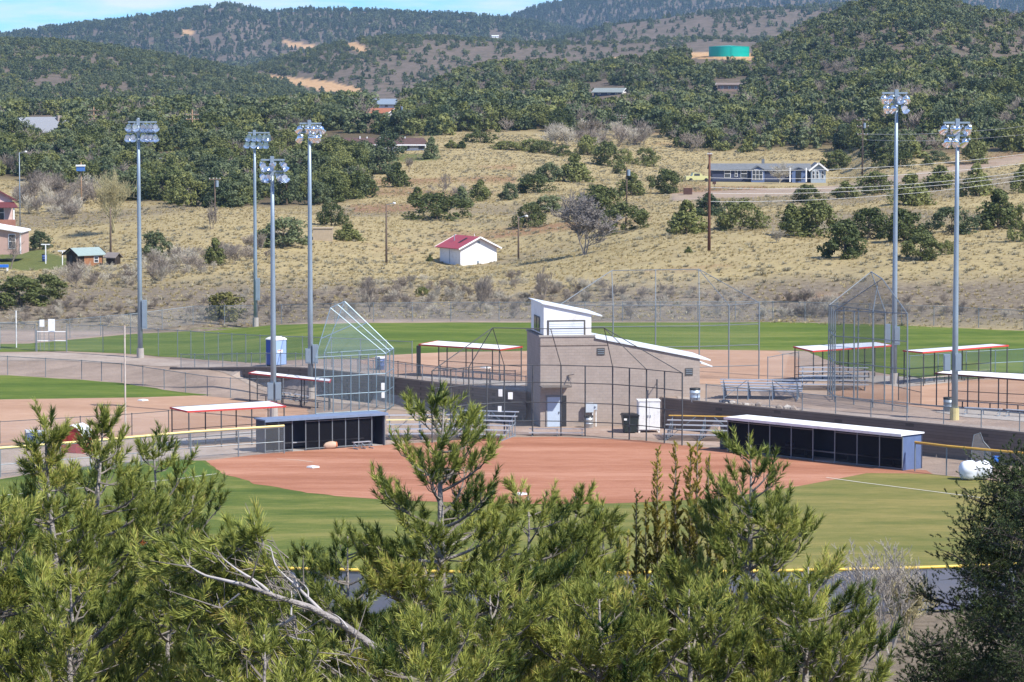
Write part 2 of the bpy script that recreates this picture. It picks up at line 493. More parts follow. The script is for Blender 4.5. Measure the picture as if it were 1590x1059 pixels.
for q in roads: wA[:, 3] = np.maximum(wA[:, 3], 0.8 * (inpoly(U1, P1, q) & (Y1 > 330) & (Y1 < 900)))
wA[:, 3] *= 1 - np.clip((Y1 - np.interp(U1, [0, 350, 700, 1100, 1400, 1700], [306, 303, 300, 297, 289, 285])) / 3, 0, 1) * (Y1 < 330)
cuts = [[(392, 112), (440, 118), (520, 128), (562, 138), (566, 154), (500, 142), (440, 126), (395, 120)], [(538, 66), (556, 66), (575, 78), (560, 82), (540, 74)], [(1070, 80), (1170, 82), (1168, 94), (1070, 90)],
        [(278, 45), (300, 46), (302, 55), (285, 56)], [(440, 62), (490, 70), (488, 80), (450, 74)], [(950, 88), (1000, 88), (1000, 100), (950, 100)]]
cm = np.zeros(len(X1))
for q in cuts: cm = np.maximum(cm, inpoly(U1, P1, q) & (Y1 > 900))
wB[:, 0] = cm
lawn = [[(0, 385), (66, 388), (105, 402), (100, 418), (30, 420), (0, 416)], [(600, 240), (680, 238), (680, 250), (610, 250)]]
lm = np.zeros(len(X1))
for q in lawn: lm = np.maximum(lm, inpoly(U1, P1, q) & (Y1 > 300) & (Y1 < 900))
wB[:, 1] = lm
wB[:, 2] = np.where(Y1 < 156, np.clip((156 - Y1) / 4, 0, 1), 0)
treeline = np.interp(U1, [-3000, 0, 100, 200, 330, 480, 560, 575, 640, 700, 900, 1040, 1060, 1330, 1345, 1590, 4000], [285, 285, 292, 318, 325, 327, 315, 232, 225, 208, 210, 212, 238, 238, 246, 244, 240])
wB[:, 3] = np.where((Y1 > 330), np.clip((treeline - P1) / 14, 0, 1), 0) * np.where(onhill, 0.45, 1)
tm, n, l, p = _mat('terrain_ground')
p.inputs['Roughness'].default_value = 0.95; p.inputs['Specular IOR Level'].default_value = 0.1
geo = n.new('ShaderNodeNewGeometry')
def tnoise(scale, detail=5, rough=0.6, sx=(1, 1, 1)):
    mpn = n.new('ShaderNodeMapping'); mpn.inputs['Scale'].default_value = sx
    z = n.new('ShaderNodeTexNoise'); z.inputs['Scale'].default_value = scale; z.inputs['Detail'].default_value = detail; z.inputs['Roughness'].default_value = rough
    l.new(geo.outputs['Position'], mpn.inputs[0]); l.new(mpn.outputs[0], z.inputs['Vector']); return z.outputs['Fac']
def ramp(fac, stops):
    r = n.new('ShaderNodeValToRGB')
    while len(r.color_ramp.elements) < len(stops): r.color_ramp.elements.new(0.5)
    for e, (pos, c) in zip(r.color_ramp.elements, stops): e.position = pos; e.color = (*c, 1)
    l.new(fac, r.inputs['Fac']); return r.outputs['Color']
def mix(fac, a, b):
    m_ = n.new('ShaderNodeMixRGB'); l.new(fac, m_.inputs['Fac']); l.new(a, m_.inputs['Color1']); l.new(b, m_.inputs['Color2']); return m_.outputs[0]
nbig, nmid, nfine, nspk = tnoise(0.035, 5, 0.65), tnoise(0.25, 6, 0.7), tnoise(1.6, 5, 0.75), tnoise(0.13, 7, 0.75)
dry = mix(nbig, ramp(nmid, [(0.3, (0.24, 0.185, 0.105)), (0.5, (0.35, 0.275, 0.145)), (0.7, (0.46, 0.375, 0.20))]), ramp(nfine, [(0.3, (0.24, 0.19, 0.115)), (0.55, (0.345, 0.285, 0.14)), (0.75, (0.42, 0.375, 0.175))]))
sat = n.new('ShaderNodeAttribute'); sat.attribute_name = 'ground_a'
sbt = n.new('ShaderNodeAttribute'); sbt.attribute_name = 'ground_b'
def sep(a):
    s_ = n.new('ShaderNodeSeparateColor'); l.new(a.outputs['Color'], s_.inputs[0]); return [s_.outputs[0], s_.outputs[1], s_.outputs[2], a.outputs['Alpha']]
a_, b_ = sep(sat), sep(sbt)
c = mix(a_[0], dry, ramp(nfine, [(0.3, (0.10, 0.08, 0.06)), (0.55, (0.20, 0.165, 0.12)), (0.75, (0.30, 0.26, 0.19))]))
c = mix(a_[1], c, ramp(nfine, [(0.3, (0.17, 0.09, 0.05)), (0.7, (0.33, 0.19, 0.11))]))
c = mix(a_[2], c, ramp(nspk, [(0.36, (0.080, 0.078, 0.054)), (0.48, (0.145, 0.118, 0.098)), (0.64, (0.235, 0.178, 0.156))]))
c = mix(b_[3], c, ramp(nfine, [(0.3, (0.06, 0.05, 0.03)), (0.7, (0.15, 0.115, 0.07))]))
c = mix(b_[2], c, ramp(nfine, [(0.3, (0.10, 0.08, 0.055)), (0.7, (0.24, 0.195, 0.145))]))
c = mix(a_[3], c, ramp(nmid, [(0.35, (0.26, 0.195, 0.15)), (0.65, (0.37, 0.285, 0.225))]))
c = mix(b_[0], c, ramp(nmid, [(0.3, (0.36, 0.21, 0.10)), (0.7, (0.55, 0.37, 0.20))]))
c = mix(b_[1], c, ramp(nfine, [(0.3, (0.08, 0.10, 0.028)), (0.7, (0.17, 0.18, 0.06))]))
l.new(c, p.inputs['Base Color'])
bp = n.new('ShaderNodeBump'); bp.inputs['Strength'].default_value = 0.6; bp.inputs['Distance'].default_value = 0.25
l.new(nfine, bp.inputs['Height']); l.new(bp.outputs[0], p.inputs['Normal'])
me = np_mesh('terrain', np.stack([X1, Y1, Z1], 1), FQ, tm, {'ground_a': wA, 'ground_b': wB}, smooth=True)
link('terrain', me, kind='structure')

# ------------------------------------------------------------------ field surfaces: sheets just above the terrain
def M_ground(name, stops, s1=0.15, s2=3.0, stretch=(1, 1, 1), dry=None, bump=0.25):
    if name in MATS: return MATS[name]
    m, n, l, p = _mat(name)
    p.inputs['Roughness'].default_value = 0.95; p.inputs['Specular IOR Level'].default_value = 0.08
    g = n.new('ShaderNodeNewGeometry'); mpn = n.new('ShaderNodeMapping'); mpn.inputs['Scale'].default_value = stretch
    l.new(g.outputs['Position'], mpn.inputs[0])
    fs = []
    zf_ = n.new('ShaderNodeTexNoise'); zf_.inputs['Scale'].default_value = 7.0; zf_.inputs['Detail'].default_value = 5; zf_.inputs['Roughness'].default_value = 0.8
    l.new(g.outputs['Position'], zf_.inputs['Vector'])
    for s_, d_ in ((s1, 6), (s2, 6)):
        z = n.new('ShaderNodeTexNoise'); z.inputs['Scale'].default_value = s_; z.inputs['Detail'].default_value = d_; z.inputs['Roughness'].default_value = 0.68
        l.new(mpn.outputs[0], z.inputs['Vector']); fs.append(z.outputs['Fac'])
    av = n.new('ShaderNodeMath'); av.operation = 'MULTIPLY_ADD'; av.inputs[1].default_value = 0.48
    hv = n.new('ShaderNodeMath'); hv.operation = 'MULTIPLY'; hv.inputs[1].default_value = 0.32
    h3 = n.new('ShaderNodeMath'); h3.operation = 'MULTIPLY_ADD'; h3.inputs[1].default_value = 0.20; l.new(zf_.outputs['Fac'], h3.inputs[0]); l.new(hv.outputs[0], h3.inputs[2])
    l.new(fs[1], hv.inputs[0]); l.new(fs[0], av.inputs[0]); l.new(h3.outputs[0], av.inputs[2])
    r = n.new('ShaderNodeValToRGB')
    while len(r.color_ramp.elements) < len(stops): r.color_ramp.elements.new(0.5)
    for e, (pos, c) in zip(r.color_ramp.elements, stops): e.position = pos; e.color = (*c, 1)
    l.new(av.outputs[0], r.inputs['Fac']); out = r.outputs['Color']
    if dry:
        # turf that has browned off towards one side of the outfield
        sx = n.new('ShaderNodeSeparateXYZ'); l.new(g.outputs['Position'], sx.inputs[0])
        d = n.new('ShaderNodeMapRange'); d.inputs['From Min'].default_value = dry[1]; d.inputs['From Max'].default_value = dry[2]
        ad = n.new('ShaderNodeMath'); ad.operation = 'MULTIPLY_ADD'; ad.inputs[1].default_value = 34.0; ad.inputs[2].default_value = -17
        l.new(fs[0], ad.inputs[0])
        ad2 = n.new('ShaderNodeMath'); l.new(ad.outputs[0], ad2.inputs[0]); l.new(sx.outputs[0], ad2.inputs[1])
        l.new(ad2.outputs[0], d.inputs['Value'])
        mm = n.new('ShaderNodeMath'); mm.operation = 'MULTIPLY'; mm.inputs[1].default_value = dry[3]; l.new(d.outputs[0], mm.inputs[0])
        c = n.new('ShaderNodeMixRGB'); l.new(mm.outputs[0], c.inputs['Fac']); l.new(out, c.inputs['Color1'])
        r2 = n.new('ShaderNodeValToRGB'); r2.color_ramp.elements[0].position = 0.43; r2.color_ramp.elements[1].position = 0.57
        r2.color_ramp.elements[0].color = (dry[0][0] * 0.58, dry[0][1] * 0.72, dry[0][2] * 0.6, 1); r2.color_ramp.elements[1].color = (*dry[0], 1)
        l.new(av.outputs[0], r2.inputs['Fac']); l.new(r2.outputs[0], c.inputs['Color2']); out = c.outputs[0]
    l.new(out, p.inputs['Base Color'])
    if bump:
        b = n.new('ShaderNodeBump'); b.inputs['Strength'].default_value = bump; b.inputs['Distance'].default_value = 0.05
        l.new(fs[1], b.inputs['Height']); l.new(b.outputs[0], p.inputs['Normal'])
    MATS[name] = m
    return m
def sheet(name, poly, mat, off, step=3.0, wob=0.0, conv=up):
    """ground patch inside a polygon (points given in photo pixels, laid on the ground)"""
    pts = [conv(*q) if len(q) == 2 else Vector(q) for q in poly]
    if wob:
        dense = []
        for i, a in enumerate(pts):
            b = pts[(i + 1) % len(pts)]; k = max(1, int((b - a).length / 0.7))
            for j in range(k):
                q = a.lerp(b, j / k); d = (fbm([q.x], [q.y], 2.2, 91, 3)[0] - 0.5) * 2 * wob
                dense.append(q + Vector((d, d, 0)))
        pts = dense
    bm = bmesh.new()
    vs = [bm.verts.new((q.x, q.y, 0)) for q in pts]
    es = [bm.edges.new((vs[i], vs[(i + 1) % len(vs)])) for i in range(len(vs))]
    bmesh.ops.triangle_fill(bm, use_beauty=True, edges=es, normal=(0, 0, 1))
    for _ in range(7):
        lg = [e for e in bm.edges if e.calc_length() > step]
        if not lg or len(bm.faces) > 12000: break
        bmesh.ops.subdivide_edges(bm, edges=lg, cuts=1, use_grid_fill=True)
        bmesh.ops.triangulate(bm, faces=[f for f in bm.faces if len(f.verts) > 4])
    bmesh.ops.triangulate(bm, faces=bm.faces[:])
    bm.verts.ensure_lookup_table()
    X = np.array([v.co.x for v in bm.verts]); Y = np.array([v.co.y for v in bm.verts])
    Z = sheet_z(X, Y) + off
    for v, z in zip(bm.verts, Z): v.co.z = z
    for f in bm.faces:
        if f.normal.z < 0: f.normal_flip()
    me = bpy.data.meshes.new(name); bm.to_mesh(me); bm.free(); me.materials.append(mat)
    return link(name, me, kind='structure')
def sheet_z(X, Y):
    return ground(X, Y, False)
def flat0(px, py): return at(px, py, 0.0)
GRASS_N = M_ground('outfield_turf', [(0.42, (0.056, 0.090, 0.018)), (0.5, (0.102, 0.134, 0.028)), (0.58, (0.178, 0.184, 0.050))], 0.16, 2.2, (0.35, 1.7, 1), dry=((0.255, 0.205, 0.074), -20, 26, 0.85))
GRASS_F = M_ground('upper_turf', [(0.43, (0.064, 0.102, 0.018)), (0.5, (0.098, 0.142, 0.024)), (0.57, (0.155, 0.178, 0.042))], 0.09, 1.4, (0.4, 1.8, 1))
DIRT_N = M_ground('red_infield_clay', [(0.43, (0.275, 0.116, 0.068)), (0.5, (0.35, 0.158, 0.096)), (0.57, (0.425, 0.215, 0.140))], 0.13, 2.5, (0.22, 1.8, 1))
DIRT_F = M_ground('pale_infield_clay', [(0.40, (0.33, 0.200, 0.130)), (0.5, (0.385, 0.240, 0.160)), (0.60, (0.45, 0.30, 0.21))], 0.10, 1.6, (0.4, 1.6, 1))
CONC = M_ground('concrete', [(0.40, (0.30, 0.265, 0.235)), (0.5, (0.36, 0.325, 0.29)), (0.60, (0.42, 0.385, 0.35))], 0.3, 3)
APRON = M_ground('dusty_apron', [(0.40, (0.27, 0.19, 0.145)), (0.5, (0.34, 0.25, 0.20)), (0.60, (0.40, 0.32, 0.27))], 0.35, 3)
GRAV = M_ground('gravel_path', [(0.40, (0.25, 0.200, 0.165)), (0.5, (0.315, 0.258, 0.215)), (0.60, (0.39, 0.33, 0.28))], 0.25, 4)
BANKG = M_ground('bank_grass', [(0.34, (0.13, 0.115, 0.05)), (0.5, (0.22, 0.19, 0.095)), (0.66, (0.32, 0.265, 0.16))], 0.3, 3)
CHALK = M_ground('chalk_line', [(0.3, (0.50, 0.47, 0.38)), (0.7, (0.72, 0.70, 0.62))], 0.8, 4)

sheet('outfield_grass', [(-460, 760), (0, 744), (100, 728), (230, 716), (318, 715), (470, 738), (808, 752), (1180, 740), (1330, 733), (1445, 736), (1590, 752), (1960, 768), (1960, 945), (1570, 942), (1340, 949), (1040, 955), (570, 952), (400, 948), (100, 940), (-460, 934)], GRASS_N, 0.006, 3.0, conv=flat0)
infield = [(316, 716), (345, 735), (400, 751), (480, 765), (560, 773), (640, 778), (720, 781), (808, 783), (900, 782.5), (1000, 780), (1100, 775), (1180, 765), (1240, 755), (1300, 744), (1345, 735),
           (1450, 736), (1440, 730), (1400, 728), (1130, 697), (1062, 692), (1000, 684), (870, 678.5), (750, 680), (680, 686), (600, 691), (415, 704), (340, 713)]
sheet('infield_dirt', infield, DIRT_N, 0.012, 3.0, 0.34, conv=flat0)
sheet('grass_tongue', [(250, 716), (285, 713.5), (312, 717), (330, 728), (338, 737), (295, 742), (250, 741)], M_ground('green_turf', [(0.32, (0.05, 0.095, 0.02)), (0.5, (0.075, 0.125, 0.026)), (0.68, (0.11, 0.15, 0.04))], 0.3, 2.5), 0.018, 2.0, 0.15, conv=flat0)
def strip(name, pts, w, mat, off):
    q = [flat0(*k) for k in pts]; L, Rr = [], []
    for i, k in enumerate(q):
        d = (q[min(i + 1, len(q) - 1)] - q[max(i - 1, 0)]).normalized(); s_ = Vector((-d.y, d.x, 0)) * w / 2
        L.append(k + s_); Rr.append(k - s_)
    mb = MB()
    for i in range(len(q) - 1):
        mb.quad(*[(v.x, v.y, off) for v in (L[i], Rr[i], Rr[i + 1], L[i + 1])])
    link(name, mb.mesh(name, mat), kind='structure')
strip('foul_line', [(338, 736), (300, 741), (270, 745), (0, 770), (-100, 780)], 0.13, CHALK, 0.03)
strip('foul_line', [(1283, 742), (1340, 750), (1420, 760), (1505, 771), (1660, 792)], 0.13, CHALK, 0.03)
strip('foul_line', [(430, 713), (464, 715), (486, 718)], 0.08, CHALK, 0.03)
# lower left diamond
sheet('left_field_grass', [(-420, 578), (12, 583), (71, 586.5), (127, 590), (189, 595), (222, 600), (255, 605.5), (300, 611), (330, 613.5), (300, 614.5), (212, 617.5), (94, 619), (0, 620.5), (-420, 621)], GRASS_F, 0.010, 2.5, 0.2, conv=flat0)
sheet('left_infield_dirt', [(-420, 621), (0, 620.5), (94, 619), (212, 617.5), (300, 614.5), (345, 617), (420, 624), (480, 634), (470, 660), (300, 672), (150, 684), (0, 692), (-420, 700)], DIRT_F, 0.016, 3.0, 0.3, conv=flat0)
sheet('dugout_slab', [(262, 684), (285, 690), (430, 677), (470, 668), (440, 666), (330, 675)], CONC, 0.022, 2.0, conv=flat0)
sheet('foul_path', [(-160, 724), (60, 716), (250, 700), (410, 690), (410, 700), (300, 711), (150, 722), (-160, 742)], GRAV, 0.010, 3.0, 0.2, conv=flat0)
sheet('backstop_apron', [(600, 690), (690, 679), (760, 676), (870, 674), (1000, 680), (1062, 687), (1130, 695), (1128, 672), (1060, 668), (1000, 664), (840, 664), (742, 664), (600, 668)], APRON, 0.008, 2.0, conv=flat0)
# upper terrace
sheet('upper_outfield_grass', [(-420, 552), (57, 546), (104, 545.5), (189, 548.5), (276, 555), (339, 560.5), (404, 564), (560, 558), (640, 550), (700, 547), (835, 545), (1090, 543.5), (1250, 545), (1300, 566), (1420, 590), (1590, 586), (1960, 584), (1960, 522), (1590, 514), (1450, 508.5), (1300, 503), (1200, 501), (850, 501), (700, 501), (520, 503), (397, 506), (300, 514), (203, 519), (151, 524), (40, 534), (-420, 540)], GRASS_F, 0.016, 2.0, 0.3)
sheet('upper_infield_dirt', [(552, 560), (600, 552), (660, 548.5), (700, 547), (835, 545), (960, 543), (1090, 543), (1200, 545), (1240, 556), (1240, 585), (1180, 599), (1090, 596), (960, 600), (835, 592), (700, 588), (600, 580)], DIRT_F, 0.018, 4.0, 0.3)
sheet('right_infield_dirt', [(1285, 612), (1330, 600), (1420, 595), (1480, 592), (1590, 588), (1960, 584), (1960, 660), (1600, 652), (1480, 640), (1380, 626)], DIRT_F, 0.018, 3.0, 0.3)
sheet('dugout_slab', [(1452, 640), (1478, 632), (1590, 640), (1740, 650), (1740, 662), (1590, 655), (1500, 648)], CONC, 0.024, 2.0)
sheet('dugout_slab', [(648, 590), (660, 583), (780, 592), (830, 596), (800, 600)], CONC, 0.024, 2.0)
sheet('dugout_slab', [(1240, 586), (1262, 593), (1330, 590), (1400, 602), (1500, 592), (1400, 585), (1300, 581)], CONC, 0.024, 2.0)
sheet('gravel_path', [(-420, 556), (57, 548), (140, 549), (200, 553), (276, 558.5), (339, 564), (404, 568), (470, 572), (560, 580), (740, 600), (740, 606), (613, 594), (470, 581), (390, 576), (282, 570), (200, 566), (100, 560), (0, 558), (-420, 566)], GRAV, 0.026, 1.5, 0.15)
# narrow level apron that carries the terrace to the back of its retaining wall
def apron(name, x0, x1, depth=3.2):
    mb = MB(); xs = np.arange(x0, x1 + 0.01, 0.5)
    for a, b in zip(xs[:-1], xs[1:]):
        q = []
        for x, e in ((a, 0.14), (b, 0.14), (b, depth), (a, depth)):
            q.append((x, float(wall_y(x)) + e, float(zu(x)) + 0.045))
        mb.quad(*q)
    return link(name, mb.mesh(name, GRAV), kind='structure')
apron('terrace_edge', -27.5, 1.4)
apron('terrace_edge', 11.6, 50.0)

# ------------------------------------------------------------------ air
hb = MB().box((0, 3450, 150), (13600, 7200, 320))
for i, v in enumerate(hb.v):
    hb.v[i] = (v[0], v[1], -4.0 if v[2] < 0 else 235.0)
hz = link('haze', bpy.data.meshes.new('haze'), kind='stuff')
hz.data.from_pydata(hb.v, [], hb.f)
hm = bpy.data.materials.new('haze'); hm.use_nodes = True
hn = hm.node_tree.nodes; hn.clear()
pv = hn.new('ShaderNodeVolumePrincipled'); ho = hn.new('ShaderNodeOutputMaterial')
pv.inputs['Color'].default_value = (0.50, 0.74, 1.0, 1); pv.inputs['Density'].default_value = 0.000068
pv.inputs['Anisotropy'].default_value = 0.2
hm.node_tree.links.new(pv.outputs[0], ho.inputs['Volume'])
hz.data.materials.append(hm)
# ------------------------------------------------------------------ foliage prototypes
def leaf_cloud(g, lumps, per, size, out=0.75, flat=0.0):
    """many small leaf sprays spread through the lumps of a crown -> verts, tris"""
    C_ = np.array([q[:3] for q in lumps]); Rr = np.array([q[3] for q in lumps])
    k = np.repeat(np.arange(len(lumps)), per); m = len(k)
    d = g.normal(size=(m, 3)); d /= np.linalg.norm(d, axis=1, keepdims=True)
    r = Rr[k] * (0.35 + 0.65 * g.random(m) ** 0.5)
    c = C_[k] + d * r[:, None] * np.array([1, 1, 1 - flat])
    nrm = d * out + g.normal(size=(m, 3)) * 0.5; nrm[:, 2] += 0.15
    nrm /= np.linalg.norm(nrm, axis=1, keepdims=True)
    t = np.cross(nrm, g.normal(size=(m, 3))); t /= np.linalg.norm(t, axis=1, keepdims=True)
    b = np.cross(nrm, t)
    s = size * (0.6 + 0.8 * g.random(m))[:, None]
    V = np.stack([c + t * s, c - t * s * 0.5 + b * s * 0.75, c - t * s * 0.5 - b * s * 0.75], 1).reshape(-1, 3)
    return V, np.arange(3 * m).reshape(-1, 3)
def crown_lumps(g, kind, n):
    L = []
    while len(L) < n:
        h = g.random(); a = g.random() * 6.283
        if kind == 'round': prof = 0.50 * math.sqrt(max(0.12, 1 - ((h - 0.34) / 0.66) ** 2))
        elif kind == 'cone': prof = 0.46 * (1 - h) ** 0.72 * min(1, h / 0.10 + 0.7)
        elif kind == 'wide': prof = 0.66 * math.sqrt(max(0.1, 1 - ((h - 0.28) / 0.72) ** 2))
        elif kind == 'spire': prof = 0.26 * (1 - h) ** 0.9
        else: prof = 0.5
        lob = 1 + 0.18 * math.sin(a * 3 + h * 5 + n) + 0.13 * math.sin(a * 5 - h * 7)
        r = prof * lob * (0.35 + 0.65 * math.sqrt(g.random()))
        rad = (0.09 + 0.10 * g.random()) * (0.6 if kind in ('spire', 'cone') and h > 0.7 else 1) * (0.7 if kind == 'spire' else 1)
        L.append((r * math.cos(a), r * math.sin(a), 0.03 + h * 0.89, rad))
    return L
JUN = M_leaf('juniper_foliage', (0.062, 0.084, 0.025), (0.225, 0.236, 0.076), 0.2, scale=3.0)
JUNB = M_leaf('pinyon_foliage', (0.058, 0.084, 0.038), (0.180, 0.208, 0.096), 0.2, scale=3.0)
JUNY = M_leaf('yellow_shrub_foliage', (0.075, 0.080, 0.022), (0.21, 0.19, 0.055), 0.15, scale=3.0)
SPR = M_leaf('far_conifer_foliage', (0.034, 0.058, 0.030), (0.105, 0.135, 0.066), 0.1, scale=2.0)
BARK = M('bark', (0.15, 0.115, 0.085), 0.95, var=0.35, vs=6)
TWIG = M('bare_twigs', (0.25, 0.21, 0.17), 0.95, var=0.3, vs=3)
TWIGP = M('pale_twigs', (0.42, 0.38, 0.30), 0.95, var=0.25, vs=3)
TWIGY = M('budding_twigs', (0.42, 0.37, 0.20), 0.95, var=0.25, vs=3)
def crown_mesh(name, kind, seed, n=34, per=46, size=0.055, mat=JUN):
    g = np.random.default_rng(seed)
    V, T = leaf_cloud(g, crown_lumps(g, kind, n), per, size)
    return np_mesh(name, V, T, mat)
def trunk_mesh(name, seed):
    g = random.Random(seed); mb = MB()
    mb.tube([(0, 0, -0.08), (0.01, 0.01, 0.15), (0.02 * g.uniform(-1, 1), 0.02, 0.45), (0, 0, 0.75)], [0.035, 0.03, 0.022, 0.008], 6)
    for k in range(5):
        a = g.random() * 6.28; h = 0.08 + 0.1 * k
        mb.tube([(0, 0, h), (0.14 * math.cos(a), 0.14 * math.sin(a), h + 0.12), (0.3 * math.cos(a), 0.3 * math.sin(a), h + 0.3)], [0.018, 0.012, 0.004], 4)
    return mb.mesh(name, BARK)
CROWN = {}
for nm, kinds, mat in (('jun', ['round', 'cone', 'round', 'wide', 'cone', 'wide'], JUN), ('pin', ['round', 'wide', 'round', 'cone'], JUNB)):
    CROWN[nm] = [crown_mesh('crown', k, 100 + i + 20 * (nm == 'pin'), 52, 70, 0.037, mat) for i, k in enumerate(kinds)]
CROWN['yel'] = [crown_mesh('crown', 'wide', 301, 34, 50, 0.05, JUNY), crown_mesh('crown', 'round', 302, 34, 50, 0.05, JUNY)]
TRUNKS = [trunk_mesh('trunk', 900 + i) for i in range(3)]
def bare_lines(seed, H, Wd, levels=4, kids=3, up_=0.55, multi=1):
    """branching skeleton: list of (points, radii)"""
    g = random.Random(seed); out = []
    def grow(p, d, L, r, lv):
        pts, rs = [p], [r]; k = 3
        for i in range(k):
            d = (d + Vector((g.gauss(0, .18), g.gauss(0, .18), g.gauss(0, .10) + 0.05 * up_))).normalized()
            p = p + d * (L / k); pts.append(p); rs.append(r * (1 - 0.5 * (i + 1) / k))
        out.append((pts, rs, lv))
        if lv <= 0: return
        for q in range(kids + (1 if lv == levels else 0)):
            t = g.uniform(0.35, 1.0); i = min(int(t * k), k - 1); q0 = pts[i].lerp(pts[i + 1], t * k - i)
            side = Vector((g.gauss(0, 1), g.gauss(0, 1), g.gauss(0, 0.35) + up_)).normalized()
            grow(q0, (d * 0.55 + side * 0.85).normalized(), L * g.uniform(0.5, 0.78), r * 0.5, lv - 1)
        grow(p, d, L * 0.72, r * 0.5, lv - 1)
    for m_ in range(multi):
        a = g.random() * 6.28
        d0 = Vector((0.35 * math.cos(a) * (multi > 1), 0.35 * math.sin(a) * (multi > 1), 1)).normalized()
        grow(Vector((0.03 * math.cos(a), 0.03 * math.sin(a), -0.02)), d0, 0.34, 0.022 / math.sqrt(multi), levels)
    zs = [p.z for o in out for p in o[0]]; xs = [math.hypot(p.x, p.y) for o in out for p in o[0]]
    sz = H / max(zs); sx = Wd / 2 / (sorted(xs)[int(len(xs) * 0.97)] + 1e-6)
    res = []
    for pts, rs, lv in out:
        res.append(([Vector((p.x * sx, p.y * sx, p.z * sz)) for p in pts], [max(r * H, 0.0) for r in rs], lv))
    return res
def bare_mesh(name, seed, H, Wd, levels, mat, rmin, kids=3, up_=0.55, multi=1, lo=None, hi=None):
    mb = MB()
    for pts, rs, lv in bare_lines(seed, H, Wd, levels, kids, up_, multi):
        if lo is not None and lv < lo: continue
        if hi is not None and lv > hi: continue
        mb.tube(pts, [max(r, rmin) for r in rs], 5 if lv >= levels - 1 else 3, cap=False)
    return mb.mesh(name, mat)
# ------------------------------------------------------------------ geometry-node scatter for what nobody could count
def proto(me):
    return bpy.data.objects.new(me.name, me)
def scatter(name, pts, rot, scl, pick, protos):
    col = bpy.data.collections.new(name + '_kinds')
    for i, o in enumerate(protos):
        o.name = '%s_%02d' % (name, i); col.objects.link(o)
    me = bpy.data.meshes.new(name); me.vertices.add(len(pts)); me.vertices.foreach_set('co', np.ascontiguousarray(pts, np.float32).ravel())
    for an, arr in (('rot', rot), ('scl', scl)):
        a = me.attributes.new(an, 'FLOAT_VECTOR', 'POINT'); a.data.foreach_set('vector', np.ascontiguousarray(arr, np.float32).ravel())
    a = me.attributes.new('pick', 'INT', 'POINT'); a.data.foreach_set('value', np.ascontiguousarray(pick, np.int32))
    ng = bpy.data.node_groups.new(name, 'GeometryNodeTree')
    ng.interface.new_socket('Geometry', in_out='INPUT', socket_type='NodeSocketGeometry')
    ng.interface.new_socket('Geometry', in_out='OUTPUT', socket_type='NodeSocketGeometry')
    N, L = ng.nodes, ng.links
    gi, go = N.new('NodeGroupInput'), N.new('NodeGroupOutput')
    ci = N.new('GeometryNodeCollectionInfo'); ci.inputs['Collection'].default_value = col
    ci.inputs['Separate Children'].default_value = True; ci.inputs['Reset Children'].default_value = True
    ip = N.new('GeometryNodeInstanceOnPoints'); ip.inputs['Pick Instance'].default_value = True
    def na(nm, ty):
        q = N.new('GeometryNodeInputNamedAttribute'); q.data_type = ty; q.inputs['Name'].default_value = nm; return q.outputs['Attribute']
    L.new(gi.outputs[0], ip.inputs['Points']); L.new(ci.outputs[0], ip.inputs['Instance'])
    L.new(na('pick', 'INT'), ip.inputs['Instance Index'])
    er = N.new('FunctionNodeEulerToRotation'); L.new(na('rot', 'FLOAT_VECTOR'), er.inputs[0]); L.new(er.outputs[0], ip.inputs['Rotation'])
    L.new(na('scl', 'FLOAT_VECTOR'), ip.inputs['Scale'])
    L.new(ip.outputs[0], go.inputs[0])
    o = link(name, me, kind='stuff')
    md = o.modifiers.new('scatter', 'NODES'); md.node_group = ng
    return o
# what the hills hide from here need not be planted: running horizon per column
vis_u = np.arange(-280, 1880, 10.0); vis_y = np.concatenate([np.arange(300, 900, 4.0), np.arange(900, 6000, 12.0)])
VU, VY = np.meshgrid(vis_u, vis_y)
VX = (VU - CX) / F * VY
VZ = ground(VX.ravel(), VY.ravel(), False).reshape(VX.shape)
VH = np.maximum.accumulate((VZ - CAMZ) / VY, axis=0)
def visible(X, Y, topz, margin=25.0):
    iu = np.clip(((ucol(X, Y) - vis_u[0]) / 10 + 0.5).astype(int), 0, len(vis_u) - 1)
    iy = np.clip(np.searchsorted(vis_y, Y - margin) - 1, 0, len(vis_y) - 1)
    return (topz - CAMZ) / Y > VH[iy, iu]
# ------------------------------------------------------------------ where the trees stand
TP = []          # x, y, z, height, width factor, kind(0 juniper 1 pinyon 2 far conifer 3 bare shrub)
def plant(y0, y1, per_m2, dens, hmin, hmax, kinds, u0=-40, u1=1640):
    a = (u1 - u0) / F * (y1 * y1 - y0 * y0) / 2
    m = int(a * per_m2)
    Y = np.sqrt(rng.random(m) * (y1 * y1 - y0 * y0) + y0 * y0); u = u0 + rng.random(m) * (u1 - u0)
    X = (u - CX) / F * Y; Z = ground(X, Y)
    py = pyof(Y, Z)
    h = hmin + (hmax - hmin) * rng.random(m) ** 1.3
    keep = (rng.random(m) < dens(u, py, X, Y)) & visible(X, Y, Z + h)
    kd = rng.choice(kinds, m)
    wf = 0.8 + 0.5 * rng.random(m)
    TP.append(np.stack([X, Y, Z, h, wf, kd], 1)[keep])
TL_U = [-100, 0, 100, 200, 330, 480, 560, 575, 640, 700, 900, 1040, 1060, 1330, 1345, 1590, 1700]
TL_P = [282, 282, 288, 316, 325, 326, 312, 228, 220, 203, 206, 208, 232, 236, 244, 240, 236]
